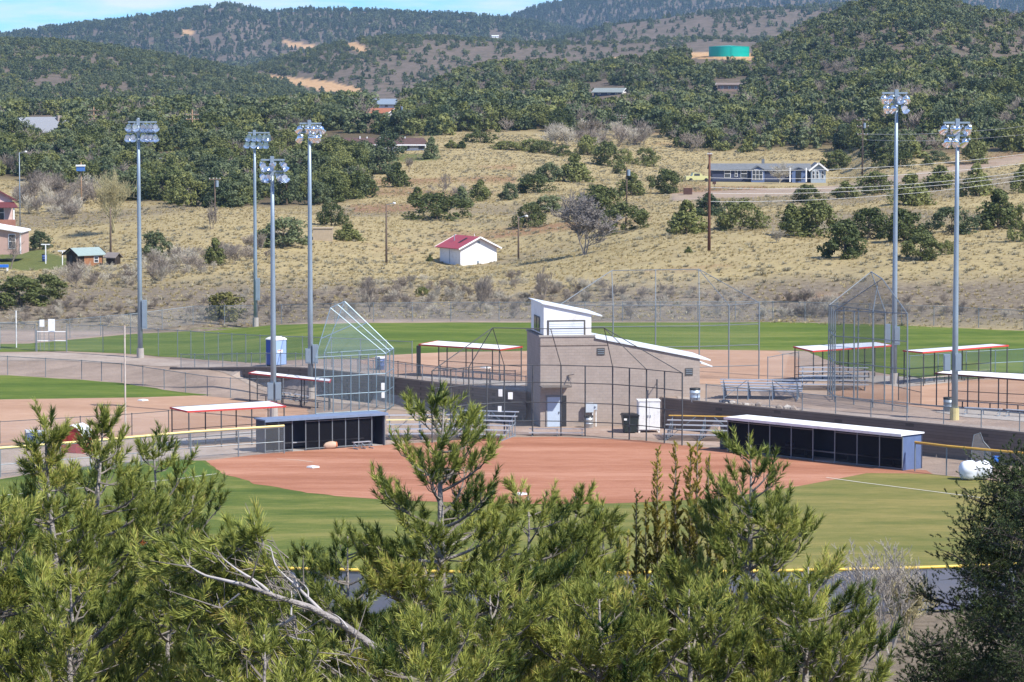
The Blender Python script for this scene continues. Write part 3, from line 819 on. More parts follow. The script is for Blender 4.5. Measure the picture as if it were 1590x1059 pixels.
def clear(u, py):
    c = np.zeros(u.shape, bool)
    for q in ([(500, 245), (500, 222), (420, 218), (430, 203), (520, 205), (660, 212), (690, 235), (660, 250)], [(1095, 300), (1095, 248), (1290, 248), (1290, 300)],
              [(30, 236), (24, 180), (104, 180), (92, 232)], [(568, 204), (565, 148), (628, 148), (622, 204)], [(914, 178), (908, 134), (975, 134), (968, 178)],
              [(1112, 172), (1104, 122), (1160, 122), (1150, 172)], [(1064, 106), (1068, 66), (1172, 66), (1176, 106)], [(236, 262), (236, 236), (284, 240), (284, 262)],
              [(120, 330), (40, 300), (140, 290), (200, 318)], [(760, 64), (760, 50), (780, 50), (780, 64)]):
        c |= inpoly(u, py, q)
    for q in cuts: c |= inpoly(u, py, q)
    return c
def d_belt(u, py, X, Y):
    t = np.interp(u, TL_U, TL_P)
    e = (fbm(X, Y, 22, 31, 3) - 0.5) * 26
    d = np.where(py + e < t, 1.0, 0.0)
    gaps = fbm(X, Y, 38, 33, 3)
    return d * np.where(gaps > 0.64, 0.35, 1.0) * ~clear(u, py)
plant(470, 640, 0.060, d_belt, 2.4, 5.0, [0, 0, 0, 1, 1, 3], u0=-260, u1=1860)
plant(640, 900, 0.056, d_belt, 2.8, 5.6, [0, 0, 1, 1, 3], u0=-260, u1=1860)
plant(900, 1300, 0.038, lambda u, py, X, Y: (~clear(u, py)) * np.where(fbm(X, Y, 50, 36, 3) > 0.62, 0.3, 0.95), 2.6, 4.8, [0, 0, 1, 1, 1, 3], u0=-200, u1=1800)
def d_hill(u, py, X, Y):
    _, w = hills(u, X, Y)
    d = np.ones(u.shape)
    big = fbm(X, Y, 130, 45, 4)
    sm = fbm(X, Y, 45, 46, 3)
    bare = np.zeros(u.shape)
    for q in ([(620, 100), (650, 66), (760, 58), (880, 66), (900, 95), (760, 130), (700, 128)], [(560, 110), (640, 90), (660, 130), (580, 150)], [(860, 90), (900, 60), (1010, 62), (1060, 90), (940, 108)]):
        bare = np.maximum(bare, inpoly(u, py, q))
    d = np.where(w == HN.index('B'), np.where(big > 0.5, 0.75, 0.48) * (1 - 0.62 * bare), d)
    d = np.where(w == HN.index('D'), np.where(big > 0.52, 0.7, 0.26), d)
    d = np.where(w == HN.index('A'), np.where(sm > 0.66, 0.25, 0.95), d)
    d = np.where(w == HN.index('C'), np.where(sm > 0.58, 0.30, 0.85), d)
    d = np.where(w == HN.index('E'), np.where((big > 0.64) | ((py > 48) & (sm > 0.60)), 0.35, 0.9), d)
    return d * ~clear(u, py)
plant(1300, 2450, 0.034, d_hill, 2.4, 4.2, [0, 1, 1, 1])
plant(2450, 3050, 0.016, d_hill, 3.4, 5.5, [1, 1, 2])
plant(3050, 4300, 0.012, d_hill, 4.5, 8.0, [1, 2, 2])
plant(4300, 5560, 0.010, d_hill, 6.0, 10.0, [2])
TP = np.concatenate(TP)
app = TP[:, 3] / TP[:, 1]
uu = ucol(TP[:, 0], TP[:, 1])
solo = (TP[:, 5] < 2) & (TP[:, 1] < 900) & (uu > 5) & (uu < 1585) & visible(TP[:, 0], TP[:, 1], TP[:, 2] + TP[:, 3], 6)
rank = np.argsort(-np.where(solo, app, 0))
# ------------------------------------------------------------------ single junipers of the meadow (photo x, foot y, width px, height px, kind, label)
def tree_obj(x, y, z, h, w, kind, label, group, name='juniper_tree', cat='tree'):
    t = thing(name, label, cat, (x, y, z - 0.1), rnd.random() * 6.28, group)
    cr_ = CROWN[kind][rnd.randrange(len(CROWN[kind]))]
    c = link('crown', cr_, t); c.scale = (w, w, h)
    k = link('trunk', TRUNKS[rnd.randrange(3)], t); k.scale = (h * 0.9, h * 0.9, h)
    return t
MEADOW = [
    (670, 249, 30, 34, 'pin', 'grey green pinyon at the end of the white ranch house'),
    (603, 250, 36, 40, 'pin', 'tall dark tree in front of the middle of the white ranch house'),
    (590, 272, 46, 42, 'pin', 'dark pinyon below the brown roof of the ranch house'),
    (617, 292, 42, 38, 'jun', 'juniper downhill from the white ranch house beside a bare sapling'),
    (648, 318, 34, 26, 'jun', 'low juniper left of the wide spreading one in the mid meadow'),
    (678, 343, 66, 40, 'jun', 'wide spreading juniper above the red roofed pump house'),
    (717, 325, 40, 32, 'pin', 'grey green round shrub right of the wide spreading juniper'),
    (746, 315, 36, 34, 'jun', 'round dark juniper right of the grey green round shrub'),
    (790, 313, 26, 27, 'pin', 'small thin pinyon alone in the centre of the meadow'),
    (828, 302, 48, 28, 'jun', 'low juniper left of the tallest mid meadow junipers'),
    (838, 284, 28, 22, 'jun', 'small juniper tucked behind the low one at mid meadow'),
    (852, 284, 36, 28, 'pin', 'grey green juniper touching the tall dark one at mid meadow'),
    (893, 285, 52, 44, 'jun', 'biggest dark juniper of the mid meadow cluster'),
    (913, 243, 32, 30, 'jun', 'dark juniper left of the slanting upper utility pole'),
    (943, 260, 38, 36, 'jun', 'full round juniper under the upper utility pole'),
    (970, 256, 20, 22, 'jun', 'narrow juniper just right of the upper utility pole'),
    (963, 272, 20, 16, 'jun', 'very small juniper below the upper utility pole'),
    (980, 305, 48, 36, 'jun', 'juniper behind the short utility pole right of centre'),
    (1033, 303, 42, 36, 'jun', 'neat round juniper alone between short pole and rusty pole'),
    (1003, 260, 28, 28, 'jun', 'round juniper alone right of the upper utility pole'),
    (823, 355, 34, 36, 'jun', 'upright juniper left of the big bare grey tree'),
    (850, 332, 42, 26, 'pin', 'low spreading juniper behind the upright one by the bare tree'),
    (930, 342, 58, 50, 'jun', 'tall juniper behind the big bare grey tree'),
    (972, 361, 52, 42, 'jun', 'broad juniper right of the big bare grey tree'),
    (717, 233, 25, 12, 'jun', 'flat juniper bush under the trees right of the ranch house'),
    (746, 224, 36, 18, 'jun', 'juniper bush at the wood edge above the meadow'),
    (787, 234, 42, 13, 'jun', 'long low juniper bush along the upper meadow track'),
    (822, 236, 30, 18, 'jun', 'small juniper bush at the upper meadow track'),
    (845, 240, 34, 19, 'jun', 'dark juniper bush before the grey leafless trees'),
    (874, 245, 20, 17, 'jun', 'small upright bush right of the grey leafless trees'),
    (700, 233, 22, 14, 'jun', 'small juniper bush close to the ranch house yard'),
    (1066, 366, 62, 52, 'jun', 'wide juniper left of the rusty brown utility pole'),
    (1100, 338, 50, 36, 'pin', 'juniper behind the rusty brown utility pole'),
    (1150, 359, 52, 46, 'jun', 'round juniper right of the rusty brown utility pole'),
    (1254, 316, 38, 26, 'jun', 'small rounded juniper below the blue house porch'),
    (1228, 369, 60, 50, 'jun', 'dark juniper at the left end of the long juniper row'),
    (1268, 370, 62, 54, 'jun', 'tallest dark juniper of the long juniper row'),
    (1312, 311, 46, 28, 'jun', 'low juniper below the right gable of the blue house'),
    (1350, 374, 56, 46, 'jun', 'dark juniper in the row left of a steel light pole'),
    (1404, 378, 60, 50, 'jun', 'dark juniper crossed by the lower part of a light pole'),
    (1310, 403, 58, 58, 'jun', 'bright green cone shaped juniper nearest the bank top'),
    (1430, 406, 52, 40, 'jun', 'stout juniper on the bank right of the cone shaped one'),
    (1473, 397, 18, 22, 'jun', 'tiny juniper between stout juniper and far right light pole'),
    (1360, 303, 46, 34, 'jun', 'juniper right of the blue house and above the wires'),
    (1415, 322, 66, 50, 'jun', 'broad juniper crossed by the wires near the light pole'),
    (1460, 297, 56, 38, 'jun', 'juniper between the two right hand light poles'),
    (1516, 306, 56, 50, 'jun', 'big juniper right of the far right light pole'),
    (1478, 366, 56, 40, 'pin', 'grey green juniper behind the far right light pole'),
    (1550, 356, 72, 60, 'jun', 'large dark juniper by the right edge of the meadow'),
    (1588, 302, 46, 44, 'jun', 'juniper on the skyline side of the gravel lane at right'),
    (1592, 376, 36, 56, 'jun', 'dark juniper half cut off at the right of the meadow'),
    (1377, 263, 24, 22, 'jun', 'small juniper at the lane behind the light pole'),
    (1402, 262, 28, 24, 'jun', 'second small juniper along the lane behind the light pole'),
    (1440, 259, 20, 15, 'jun', 'very small juniper on the open ground beside the lane'),
    (1298, 266, 46, 30, 'jun', 'juniper close to the right end of the blue house'),
    (1510, 256, 46, 56, 'jun', 'tall narrow juniper behind the far right light pole top'),
    (1069, 395, 15, 11, 'jun', 'tiny round bush left of the rusty pole foot'),
    (1455, 252, 26, 16, 'pin', 'low pinyon bush on the open shoulder below the right wood'),
    (242, 404, 38, 42, 'pin', 'open ragged pinyon on the slope right of the first light pole'),
    (334, 414, 36, 42, 'jun', 'dark round juniper in the leafless thicket'),
    (30, 478, 82, 44, 'jun', 'broad low juniper at the far left below the lawn'),
    (72, 466, 52, 36, 'jun', 'smaller juniper beside the broad one below the lawn'),
    (62, 390, 30, 28, 'pin', 'grey green shrub at the corner of the pink house'),
    (540, 375, 48, 26, 'jun', 'low brown green shrub right of the plywood box'),
    (515, 352, 32, 34, 'jun', 'bright juniper above the plywood box'),
    (655, 461, 16, 14, 'jun', 'tiny round juniper on the bank behind the outfield'),
    (668, 409, 12, 12, 'jun', 'tiny bush at the corner of the white pump house'),
    (440, 386, 66, 44, 'pin', 'brown green thicket tree left of the plywood box'),
]
GM = 'junipers scattered over the meadow'
for (px, py, w, h, k, lb) in MEADOW:
    q = on(px, py - 2)
    s = ppm(q.y)
    tree_obj(q.x, q.y, q.z, h / s * 1.06, w / s * 1.12, k, lb, GM)
q = on(351, 497); s = ppm(q.y)
tree_obj(q.x, q.y, q.z, 44 / s, 58 / s, 'yel', 'rounded yellow green shrub behind the outfield fence', None, 'shrub', 'shrub')
NSOLO = 292 - len(MEADOW)
MARKS = [(65, 200, 'the steep grey roofed house'), (146, 190, 'the three armed tan power pole'), (220, 195, 'the first floodlight head'), (127, 258, 'the blue pole cabinet'), (31, 240, 'the slim street lamp'), (249, 248, 'the white trailer'),
         (299, 195, 'the two armed tan power pole'), (334, 285, 'the transformer pole'), (402, 217, 'the farthest floodlight head'), (424, 262, 'the lowest floodlight head'), (482, 205, 'the second left floodlight head'), (595, 175, 'the orange roofed house'), (545, 230, 'the ranch house left end'), (610, 228, 'the ranch house middle'),
         (700, 220, 'the ranch house yard'), (942, 142, 'the white gabled forest house'), (965, 190, 'the upper meadow pole'), (850, 215, 'the grey leafless trees'), (1131, 135, 'the flat brown house'), (1180, 262, 'the long blue house'), (1282, 262, 'the white gable of the blue house'), (1101, 240, 'the rusty pole top'), (1339, 190, 'the crossarmed pole'),
         (1387, 160, 'the tallest right floodlight head'), (1484, 207, 'the far right floodlight head'), (1550, 240, 'the gravel lane'), (560, 320, 'the lower left wood corner'), (200, 320, 'the budding tree')]
ORD = ['nearest', 'second nearest', 'third nearest', 'fourth nearest', 'fifth nearest', 'sixth nearest', 'seventh nearest', 'eighth nearest', 'ninth nearest', 'tenth nearest', 'eleventh nearest', 'twelfth nearest', 'thirteenth nearest', 'fourteenth nearest', 'fifteenth nearest', 'sixteenth nearest']
def wood_labels(ids):
    info = {}
    for i in ids:
        x, y, z, h, wf, kd = TP[i]; px, py = ucol(x, y), float(pyof(y, z + h * .5))
        j = min(range(len(MARKS)), key=lambda k: (MARKS[k][0] - px) ** 2 + ((MARKS[k][1] - py) * 1.3) ** 2)
        dx, dy = px - MARKS[j][0], py - MARKS[j][1]; a = math.degrees(math.atan2(-dy, dx)) % 360
        dr = ['right of', 'above and right of', 'above', 'above and left of', 'left of', 'below and left of', 'below', 'below and right of'][int((a + 22.5) // 45) % 8]
        sp_ = 'juniper' if kd == 0 else 'grey green pinyon'
        shp = ('broad ' if wf > 1.1 else 'narrow ' if wf < 0.95 else '') 
        info.setdefault((shp + sp_, dr, MARKS[j][2]), []).append((math.hypot(dx, dy), i))
    out = {}
    for (nm, dr, mk), L_ in info.items():
        for n_, (_, i) in enumerate(sorted(L_)): out[i] = '%s %s %s %s' % (ORD[min(n_, 15)] if len(L_) > 1 else 'single', nm, dr, mk)
    return out
SOLO = list(rank[:NSOLO])
WL = wood_labels(SOLO)
for i in SOLO:
    x, y, z, h, wf, kd = TP[i]
    u_ = ucol(x, y)
    gr = 'trees packed above the left meadow' if u_ < 560 else 'trees edging the middle meadow' if u_ < 1060 else 'trees behind the blue house' if u_ < 1340 else 'trees on the right hand slope'
    tree_obj(x, y, z, h, h * wf * 1.05, 'jun' if kd == 0 else 'pin', WL[i], gr)
rest = np.ones(len(TP), bool); rest[rank[:NSOLO]] = False
T = TP[rest]
fp = [crown_mesh('far_crown', k, 500 + i, 20, 26, 0.085, JUN if i < 4 else JUNB) for i, k in enumerate(['round', 'cone', 'wide', 'round', 'round', 'wide', 'cone', 'round'])]
fp += [crown_mesh('far_crown', 'spire', 540 + i, 22, 22, 0.075, SPR) for i in range(3)]
fp += [bare_mesh('far_bare', 560 + i, 1.0, 1.1, 3, TWIG, 0.006, 3, 0.6, 3) for i in range(3)]
kd = T[:, 5].astype(int); rr = rng.integers(0, 1000, len(T))
pick = np.where(kd == 0, rr % 4, np.where(kd == 1, 4 + rr % 4, np.where(kd == 2, 8 + rr % 3, 11 + rr % 3)))
w = T[:, 3] * T[:, 4]
w = np.where(kd == 2, T[:, 3] * 1.15, w)
scatter('forest', np.stack([T[:, 0], T[:, 1], T[:, 2] - 0.15], 1), np.stack([np.zeros(len(T)), np.zeros(len(T)), rng.random(len(T)) * 6.28], 1), np.stack([w, w, T[:, 3]], 1), pick, [proto(m_) for m_ in fp])
print('FOREST', len(T), 'SOLO', NSOLO)
# leafless brush: the weedy band behind the outfield fence and the gully at left
BR = []
def brush(poly, n, h0, h1):
    xs = [q[0] for q in poly]; ys = [q[1] for q in poly]; c = 0
    for _ in range(n * 3):
        if c >= n: break
        px, py = rnd.uniform(min(xs), max(xs)), rnd.uniform(min(ys), max(ys))
        if not inpoly(np.array([px]), np.array([py]), poly)[0]: continue
        d = ray(px, py); q = on_fast(px, py)
        if q is None: continue
        BR.append((q.x, q.y, q.z, rnd.uniform(h0, h1))); c += 1
_gu = np.arange(-240, 1841, 8.0); _gy = np.arange(290, 900, 2.0)
_GU, _GY = np.meshgrid(_gu, _gy)
_GP = pyof(_GY, ground(((_GU - CX) / F * _GY).ravel(), _GY.ravel()).reshape(_GU.shape))
def on_fast(px, py):
    i = int(np.clip(round((px - _gu[0]) / 8), 0, len(_gu) - 1)); k = np.nonzero(_GP[:, i] <= py)[0]
    if not len(k): return None
    Y = float(_gy[k[0]]); d = ray(px, py); X = d.x / d.y * Y
    return Vector((X, Y, gz(X, Y)))
brush([(-200, 500), (-200, 470), (200, 470), (400, 462), (560, 450), (820, 440), (1180, 470), (1590, 482), (1800, 484), (1800, 502), (1590, 500), (1300, 498), (850, 496), (400, 500), (200, 510)], 400, 0.5, 1.2)
brush([(560, 480), (560, 440), (860, 430), (1000, 460), (860, 490)], 90, 0.6, 1.5)
brush([(80, 450), (90, 428), (200, 420), (330, 395), (420, 370), (480, 372), (420, 400), (300, 430), (190, 450)], 110, 0.9, 2.2)
brush([(20, 330), (40, 290), (150, 300), (160, 330), (100, 345)], 60, 1.5, 3.5)
brush([(1290, 480), (1210, 470), (1290, 478), (1300, 495), (1200, 496)], 60, 0.8, 1.6)
brush([(640, 310), (660, 290), (740, 300), (720, 320)], 14, 0.8, 1.6)
brush([(840, 225), (850, 212), (960, 205), (1010, 225), (900, 235)], 34, 2.5, 4.5)
BR = np.array(BR)
bp_ = [bare_mesh('bush', 600 + i, 1.0, 1.3, 3, TWIG if i < 3 else TWIGP, 0.006, 3, 0.7, 5) for i in range(5)]
scatter('brush', BR[:, :3], np.stack([0 * BR[:, 0], 0 * BR[:, 0], rng.random(len(BR)) * 6.28], 1), np.repeat(BR[:, 3:4], 3, 1) * (0.8 + 0.4 * rng.random((len(BR), 3))), rng.integers(0, 5, len(BR)), [proto(m_) for m_ in bp_])
# dry bunch grass and low sage
GR = []
m = 120000
Y = np.sqrt(rng.random(m) * (720 ** 2 - 288 ** 2) + 288 ** 2); u = -260 + rng.random(m) * 2120; X = (u - CX) / F * Y; Z = ground(X, Y); py = pyof(Y, Z)
y0 = np.interp(u, [0, 350, 700, 1100, 1400, 1700], [309, 306, 303, 300, 291, 287])
cl = fbm(X, Y, 9, 51, 3)
k = (Y > y0 + 1) & (cl > 0.22) & (py > np.interp(u, TL_U, TL_P) - 4) & ~inpoly(u, py, [(1095, 290), (1095, 250), (1285, 250), (1285, 290)]) & ~inpoly(u, py, lawn[0])
for q_ in roads: k &= ~inpoly(u, py, q_)
X, Y, Z = X[k], Y[k], Z[k]
def tuft_mesh(name, seed, mat, n=26, wd=0.5):
    g = np.random.default_rng(seed); V = []; Fc = []
    for i in range(n):
        a = g.random() * 6.28; r = g.random() * 0.35; ln = 0.6 + 0.6 * g.random(); ti = 0.2 + wd * g.random()
        b = np.array([r * math.cos(a), r * math.sin(a), 0]); d = np.array([math.cos(a) * ti, math.sin(a) * ti, 1.0]) * ln
        s_ = np.array([-math.sin(a), math.cos(a), 0]) * 0.09
        V += [b - s_, b + s_, b + d]; Fc.append((3 * i, 3 * i + 1, 3 * i + 2))
    return np_mesh(name, np.array(V), np.array(Fc), mat)
G1 = M_leaf('dry_grass_blades', (0.38, 0.30, 0.15), (0.59, 0.495, 0.265), 0.35, scale=1)
G2 = M_leaf('sage_blades', (0.23, 0.21, 0.14), (0.38, 0.345, 0.24), 0.2, scale=1)
tu = [tuft_mesh('tuft', 700 + i, G1) for i in range(3)] + [tuft_mesh('tuft', 710 + i, G2, 34, 0.9) for i in range(2)]
sc = (0.12 + 0.22 * rng.random(len(X)) ** 2)
sg = rng.random(len(X)) < 0.05 + 0.22 * (fbm(X, Y, 30, 52, 3) > 0.58)
pk = np.where(sg, 3 + rng.integers(0, 2, len(X)), rng.integers(0, 3, len(X)))
sc = np.where(sg, sc * 1.35, sc)
scatter('dry_grass', np.stack([X, Y, Z - 0.04], 1), np.stack([0 * X, 0 * X, rng.random(len(X)) * 6.28], 1), np.stack([sc * 1.3, sc * 1.3, sc], 1), pk, [proto(m_) for m_ in tu])
# ------------------------------------------------------------------ shared materials of the ball park
GALV = M('galvanised_steel', (0.27, 0.33, 0.385), 0.45, 0.35, var=0.12, vs=1.2)
PIPE = M('fence_pipe', (0.22, 0.25, 0.27), 0.5, 0.4, var=0.15, vs=2)
PIPEB = M('bright_fence_pipe', (0.20, 0.27, 0.32), 0.4, 0.4, var=0.1, vs=2)
PIPED = M('dark_fence_pipe', (0.075, 0.08, 0.085), 0.6, 0.2, var=0.15, vs=2)
ALU = M('aluminium_plank', (0.58, 0.60, 0.63), 0.38, 0.55, var=0.10, vs=2)
CHROME = M('polished_reflector', (0.86, 0.89, 0.93), 0.16, 1.0, var=0.05, vs=2)
LENS = M('lamp_glass', (0.62, 0.70, 0.80), 0.12, 0.35, var=0.05, vs=2)
CHAIN = M_mesh('chain_link', (0.33, 0.36, 0.38), 0.16, 0.3)
CHAINB = M_mesh('bright_chain_link', (0.20, 0.27, 0.32), 0.11, 0.3)
CHAIND = M_mesh('dark_chain_link', (0.10, 0.11, 0.12), 0.22, 0.2)
SCREEN = M_mesh('black_windscreen', (0.007, 0.007, 0.010), 0.9)
BLUESCR = M_mesh('blue_windscreen', (0.13, 0.14, 0.21), 0.93)
YELLOW = M('yellow_fence_cap', (0.78, 0.55, 0.10), 0.5, var=0.12, vs=1.5)
YELPALE = M('faded_yellow_cap', (0.80, 0.66, 0.28), 0.55, var=0.12, vs=1.5)
WHITE = M('white_paint', (0.78, 0.78, 0.77), 0.55, var=0.06, vs=1.5, stain=(0.55, 0.52, 0.48))
WROOF = M('white_metal_roof', (0.72, 0.76, 0.80), 0.4, var=0.06, vs=0.8, stain=(0.52, 0.54, 0.56))
RED = M('red_trim', (0.52, 0.055, 0.04), 0.5, var=0.15, vs=2)
NAVY = M('navy_paint', (0.030, 0.036, 0.062), 0.6, var=0.18, vs=1.5)
BLUEP = M('faded_blue_paint', (0.10, 0.145, 0.27), 0.55, var=0.15, vs=1.5)
BLACK = M('black_plastic', (0.020, 0.022, 0.024), 0.5, var=0.2, vs=2)
DARK = M('dark_opening', (0.022, 0.024, 0.028), 0.6, var=0.2, vs=2)
GLASS = M('window_glass', (0.05, 0.06, 0.075), 0.08, 0.0, var=0.2, vs=1, spec=0.7)
BLOCK = M_block('tan_block', (0.345, 0.285, 0.243), (0.378, 0.315, 0.270), (0.31, 0.26, 0.225))
BLOCKW = M_block('retaining_block', (0.150, 0.115, 0.092), (0.185, 0.142, 0.115), (0.10, 0.08, 0.066))
CONCM = M('cast_concrete', (0.36, 0.33, 0.30), 0.9, var=0.15, vs=3)
POLEW = M('utility_wood', (0.13, 0.095, 0.07), 0.9, var=0.3, vs=5)
RUSTY = M('rusty_brown_wood', (0.13, 0.058, 0.036), 0.9, var=0.3, vs=4)

# ------------------------------------------------------------------ floodlight masts
def flood_mesh():
    b = MB()
    b.lathe([(0.05, -0.16), (0.12, -0.15), (0.20, -0.09), (0.265, 0.02), (0.30, 0.16), (0.31, 0.18)], 14)
    return b.mesh('floodlight', CHROME, True)
def visor_mesh():
    b = MB()
    b.lathe([(0.312, 0.17), (0.345, 0.34), (0.385, 0.50)], 12, arc=0.5, a0=0.0)
    return b.mesh('visor', CHROME, True)
def lens_mesh():
    return MB().lathe([(0.0, 0.165), (0.15, 0.17), (0.285, 0.16)], 14).mesh('lens', LENS, True)
def gear_mesh():
    return MB().box((0, 0, -0.27), (0.17, 0.17, 0.22)).bar((0, 0, -0.1), (0, -0.30, -0.05), 0.05).mesh('ballast', GALV)
FLM, VIM, LEM, GEM = flood_mesh(), visor_mesh(), lens_mesh(), gear_mesh()
def mast(base, ptop, rows, aim, label, boxes, yellow=False, r0=0.22):
    """rows: list of (height px, [x px of lamps]); aim: azimuth the lamps face"""
    s = ppm(base.y); x0 = CX + F * base.x / base.y
    t = thing('light_pole', label, 'floodlight pole', base, 0, 'sports field floodlight poles')
    H = zpix(ptop, base.y) - base.z
    part('pole', MB().tube([(0, 0, 0.25), (0, 0, H * 0.35), (0, 0, H * 0.7), (0, 0, H)], [r0, r0 * 0.86, r0 * 0.70, r0 * 0.52], 12), GALV, t, True)
    part('foundation', MB().tube([(0, 0, -0.4), (0, 0, 0.85)], [r0 * 1.5, r0 * 1.35], 12), M('yellow_concrete', (0.55, 0.47, 0.22), 0.9) if yellow else CONCM, t)
    for py, xs in rows:
        z = float(zpix(py, base.y)) - base.z
        ax = [(x - x0) / s for x in xs]
        part('crossarm', MB().bar((min(ax) - 0.1, -0.02, z + 0.36), (max(ax) + 0.1, -0.02, z + 0.36), 0.10, 0.12).bar((0, 0, z + 0.1), (0, 0, z + 0.62), 0.26), GALV, t)
        for k, a in enumerate(ax):
            o = link('floodlight', FLM, t); o.location = (a, -0.26, z); o.scale = (0.82,) * 3
            az = aim[k % len(aim)] + rnd.uniform(-12, 12); tilt = rnd.uniform(24, 34)
            # mesh opens along +z: tip it over to the azimuth, a little below level
            o.rotation_euler = Euler((R(-(90 + tilt)), 0, R(-az)), 'XYZ')
            if o.rotation_euler: pass
            for nm, me_ in (('visor', VIM), ('lens', LEM), ('ballast', GEM)):
                link(nm, me_, o)
    for (x, yb, yt) in boxes:
        z0 = float(zpix(yb, base.y)) - base.z; z1 = float(zpix(yt, base.y)) - base.z
        a = (x - x0) / s
        part('control_box', MB().box((a, -0.1, (z0 + z1) / 2), (0.42, 0.40, z1 - z0)).box((a, -0.31, (z0 + z1) / 2), (0.34, 0.03, (z1 - z0) * 0.86)), GALV, t)
mast(up(218, 556), 183, [(212, [200, 208, 224, 230, 236, 242]), (196, [202, 211, 224, 230, 236, 243])], [170, 160, 175, 185], 'tall floodlight pole standing alone beside the path at far left', [(223, 510, 466)])
mast(up(397, 507), 205, [(223, [385, 394, 406, 414]), (212, [388, 396, 404, 412, 418])], [190, 175], 'floodlight pole farthest back by the outfield fence', [(399.5, 466, 432)], r0=0.2)
mast(at(425, 651), 247, [(274, [408, 418, 433, 441]), (256, [408, 425, 440])], [150, 200, 120], 'nearest left floodlight pole rising behind the navy dugout', [(418.5, 621, 594), (430.5, 621, 594)])
mast(at(482.5, 619), 192, [(213, [468, 484, 490, 496]), (199, [468, 478, 486, 492, 498])], [330, 20, 40], 'floodlight pole in front of the retaining wall beside a tall backstop', [(477.5, 564, 541), (488.5, 564, 535)])
mast(up(1388, 597), 145, [(167, [1374, 1387, 1401]), (152, [1370, 1382, 1394, 1405])], [20, 340, 160], 'floodlight pole inside the hooded backstop on the right', [(1379.5, 532, 503), (1394, 535, 507)])
mast(up(1482, 652), 188, [(219, [1471, 1481, 1498]), (199, [1466, 1478, 1487, 1502])], [340, 20, 310], 'floodlight pole with yellow foot in front of the right dugout', [(1472.5, 576, 550), (1489.5, 576, 549)], yellow=True)

# ------------------------------------------------------------------ fences, backstops
_postc = {}
def post_mesh(h, r, mat):
    k = (round(h, 2), r, mat.name)
    if k not in _postc:
        _postc[k] = MB().tube([(0, 0, -0.05), (0, 0, h)], r, 6).lathe([(r * 1.35, h - 0.01), (r * 1.35, h + 0.03), (0, h + 0.06)], 6).mesh('post', mat)
    return _postc[k]
def fence(label, pts, h, group=None, sp=3.0, pm=PIPE, mm=CHAIN, cap=None, rails=(1.0,), r=0.035, rr=0.026, name='chain_link_fence', cat='fence', zoff=0.0, mesh_on=True, skip=()):
    pts = [Vector(p) for p in pts]
    t = thing(name, label, cat, pts[0], 0, group); o0 = pts[0]
    P = []
    for a, b in zip(pts[:-1], pts[1:]):
        k = max(1, round((b - a).length / sp))
        P += [a.lerp(b, i / k) for i in range(k)]
    P.append(pts[-1])
    for i, q in enumerate(P):
        if i in skip: continue
        o = link('post', post_mesh(h, r, pm), t); o.location = q - o0
    for f in rails:
        b = MB()
        for a, c in zip(P[:-1], P[1:]):
            b.tube([a - o0 + Vector((0, 0, h * f - 0.02)), c - o0 + Vector((0, 0, h * f - 0.02))], rr, 5, cap=False)
        part('rail', b, pm, t)
    if cap:
        b = MB()
        for a, c in zip(P[:-1], P[1:]):
            b.tube([a - o0 + Vector((0, 0, h + 0.02)), c - o0 + Vector((0, 0, h + 0.02))], 0.075, 7, cap=False)
        part('safety_cap', b, cap, t, True)
    if mesh_on:
        b = MB()
        for a, c in zip(P[:-1], P[1:]):
            a_, c_ = a - o0, c - o0; z = Vector((0, 0, 0.04)); tz = Vector((0, 0, h - 0.03))
            b.quad(a_ + z, c_ + z, c_ + tz, a_ + tz)
        part('wire_mesh', b, mm, t)
    return t
def drop(px, py, h, z=0.0):
    p = at(px, py, z + h); return Vector((p.x, p.y, z))
FG = 'chain link fences round the ball fields'
def Gp(p): return Vector((p.x, p.y, float(ground([p.x], [p.y], False)[0])))
fence('blue screened outfield fence with yellow cap nearest the pines', [drop(x, y, 2.0) for x, y in [(-150, 866), (100, 874), (250, 879), (400, 882), (570, 886), (760, 889), (950, 890), (1040, 889), (1200, 887), (1340, 884), (1440, 881.5), (1570, 877), (1750, 868)]], 2.0, FG, 2.6, PIPE, BLUESCR, YELLOW, (0.97,))
fence('low foul line fence with pale yellow cap left of the navy dugout', [drop(x, y, 1.8) for x, y in [(-120, 706), (0, 696), (140, 685), (296, 671), (370, 666), (441, 661.5)]], 1.8, FG, 3.2, PIPE, CHAIN, YELPALE, (0.97, 0.45), r=0.05)
fence('foul line fence with orange yellow cap right of the long dugout', [drop(x, y, 1.8) for x, y in [(1421, 687), (1470, 693), (1590, 704), (1740, 718)]], 1.8, FG, 3.6, PIPE, CHAIN, M('orange_cap', (0.62, 0.36, 0.07), 0.5), (0.97,), r=0.045)
fence('curving chain link fence along the left field turf', [Gp(at(x, y)) for x, y in [(-140, 577), (12, 582), (71, 585.6), (127, 588.7), (189, 594), (222, 599), (255, 604.5), (322, 615), (358, 618), (440, 620)]], 1.55, FG, 3.0)
fence('tall chain link fence along the gravel path behind the left field', [Gp(up(x, y)) for x, y in [(104, 545.5), (160, 547), (246, 553), (276, 555), (339, 561), (404, 566), (470, 569), (560, 573), (640, 578)]], 2.35, FG, 3.1)
fence('tall chain link fence left of the white gate', [Gp(up(x, y)) for x, y in [(-160, 541), (0, 543), (55, 545)]], 2.35, FG, 3.2)
fence('waist high railing along the left retaining wall top', [Vector((x, float(wall_y(x)) + 0.45, float(zu(x)) + 0.04)) for x in np.linspace(-27.0, 1.0, 12)], 1.15, FG, 2.6, PIPE, CHAIN, None, (1.0,))
fence('waist high fence along the right retaining wall top', [Vector((x, float(wall_y(x)) + 0.45, 2.04)) for x in (13.4, 21.5, 32.0, 44.0)], 1.25, FG, 3.0, PIPE, CHAIN)
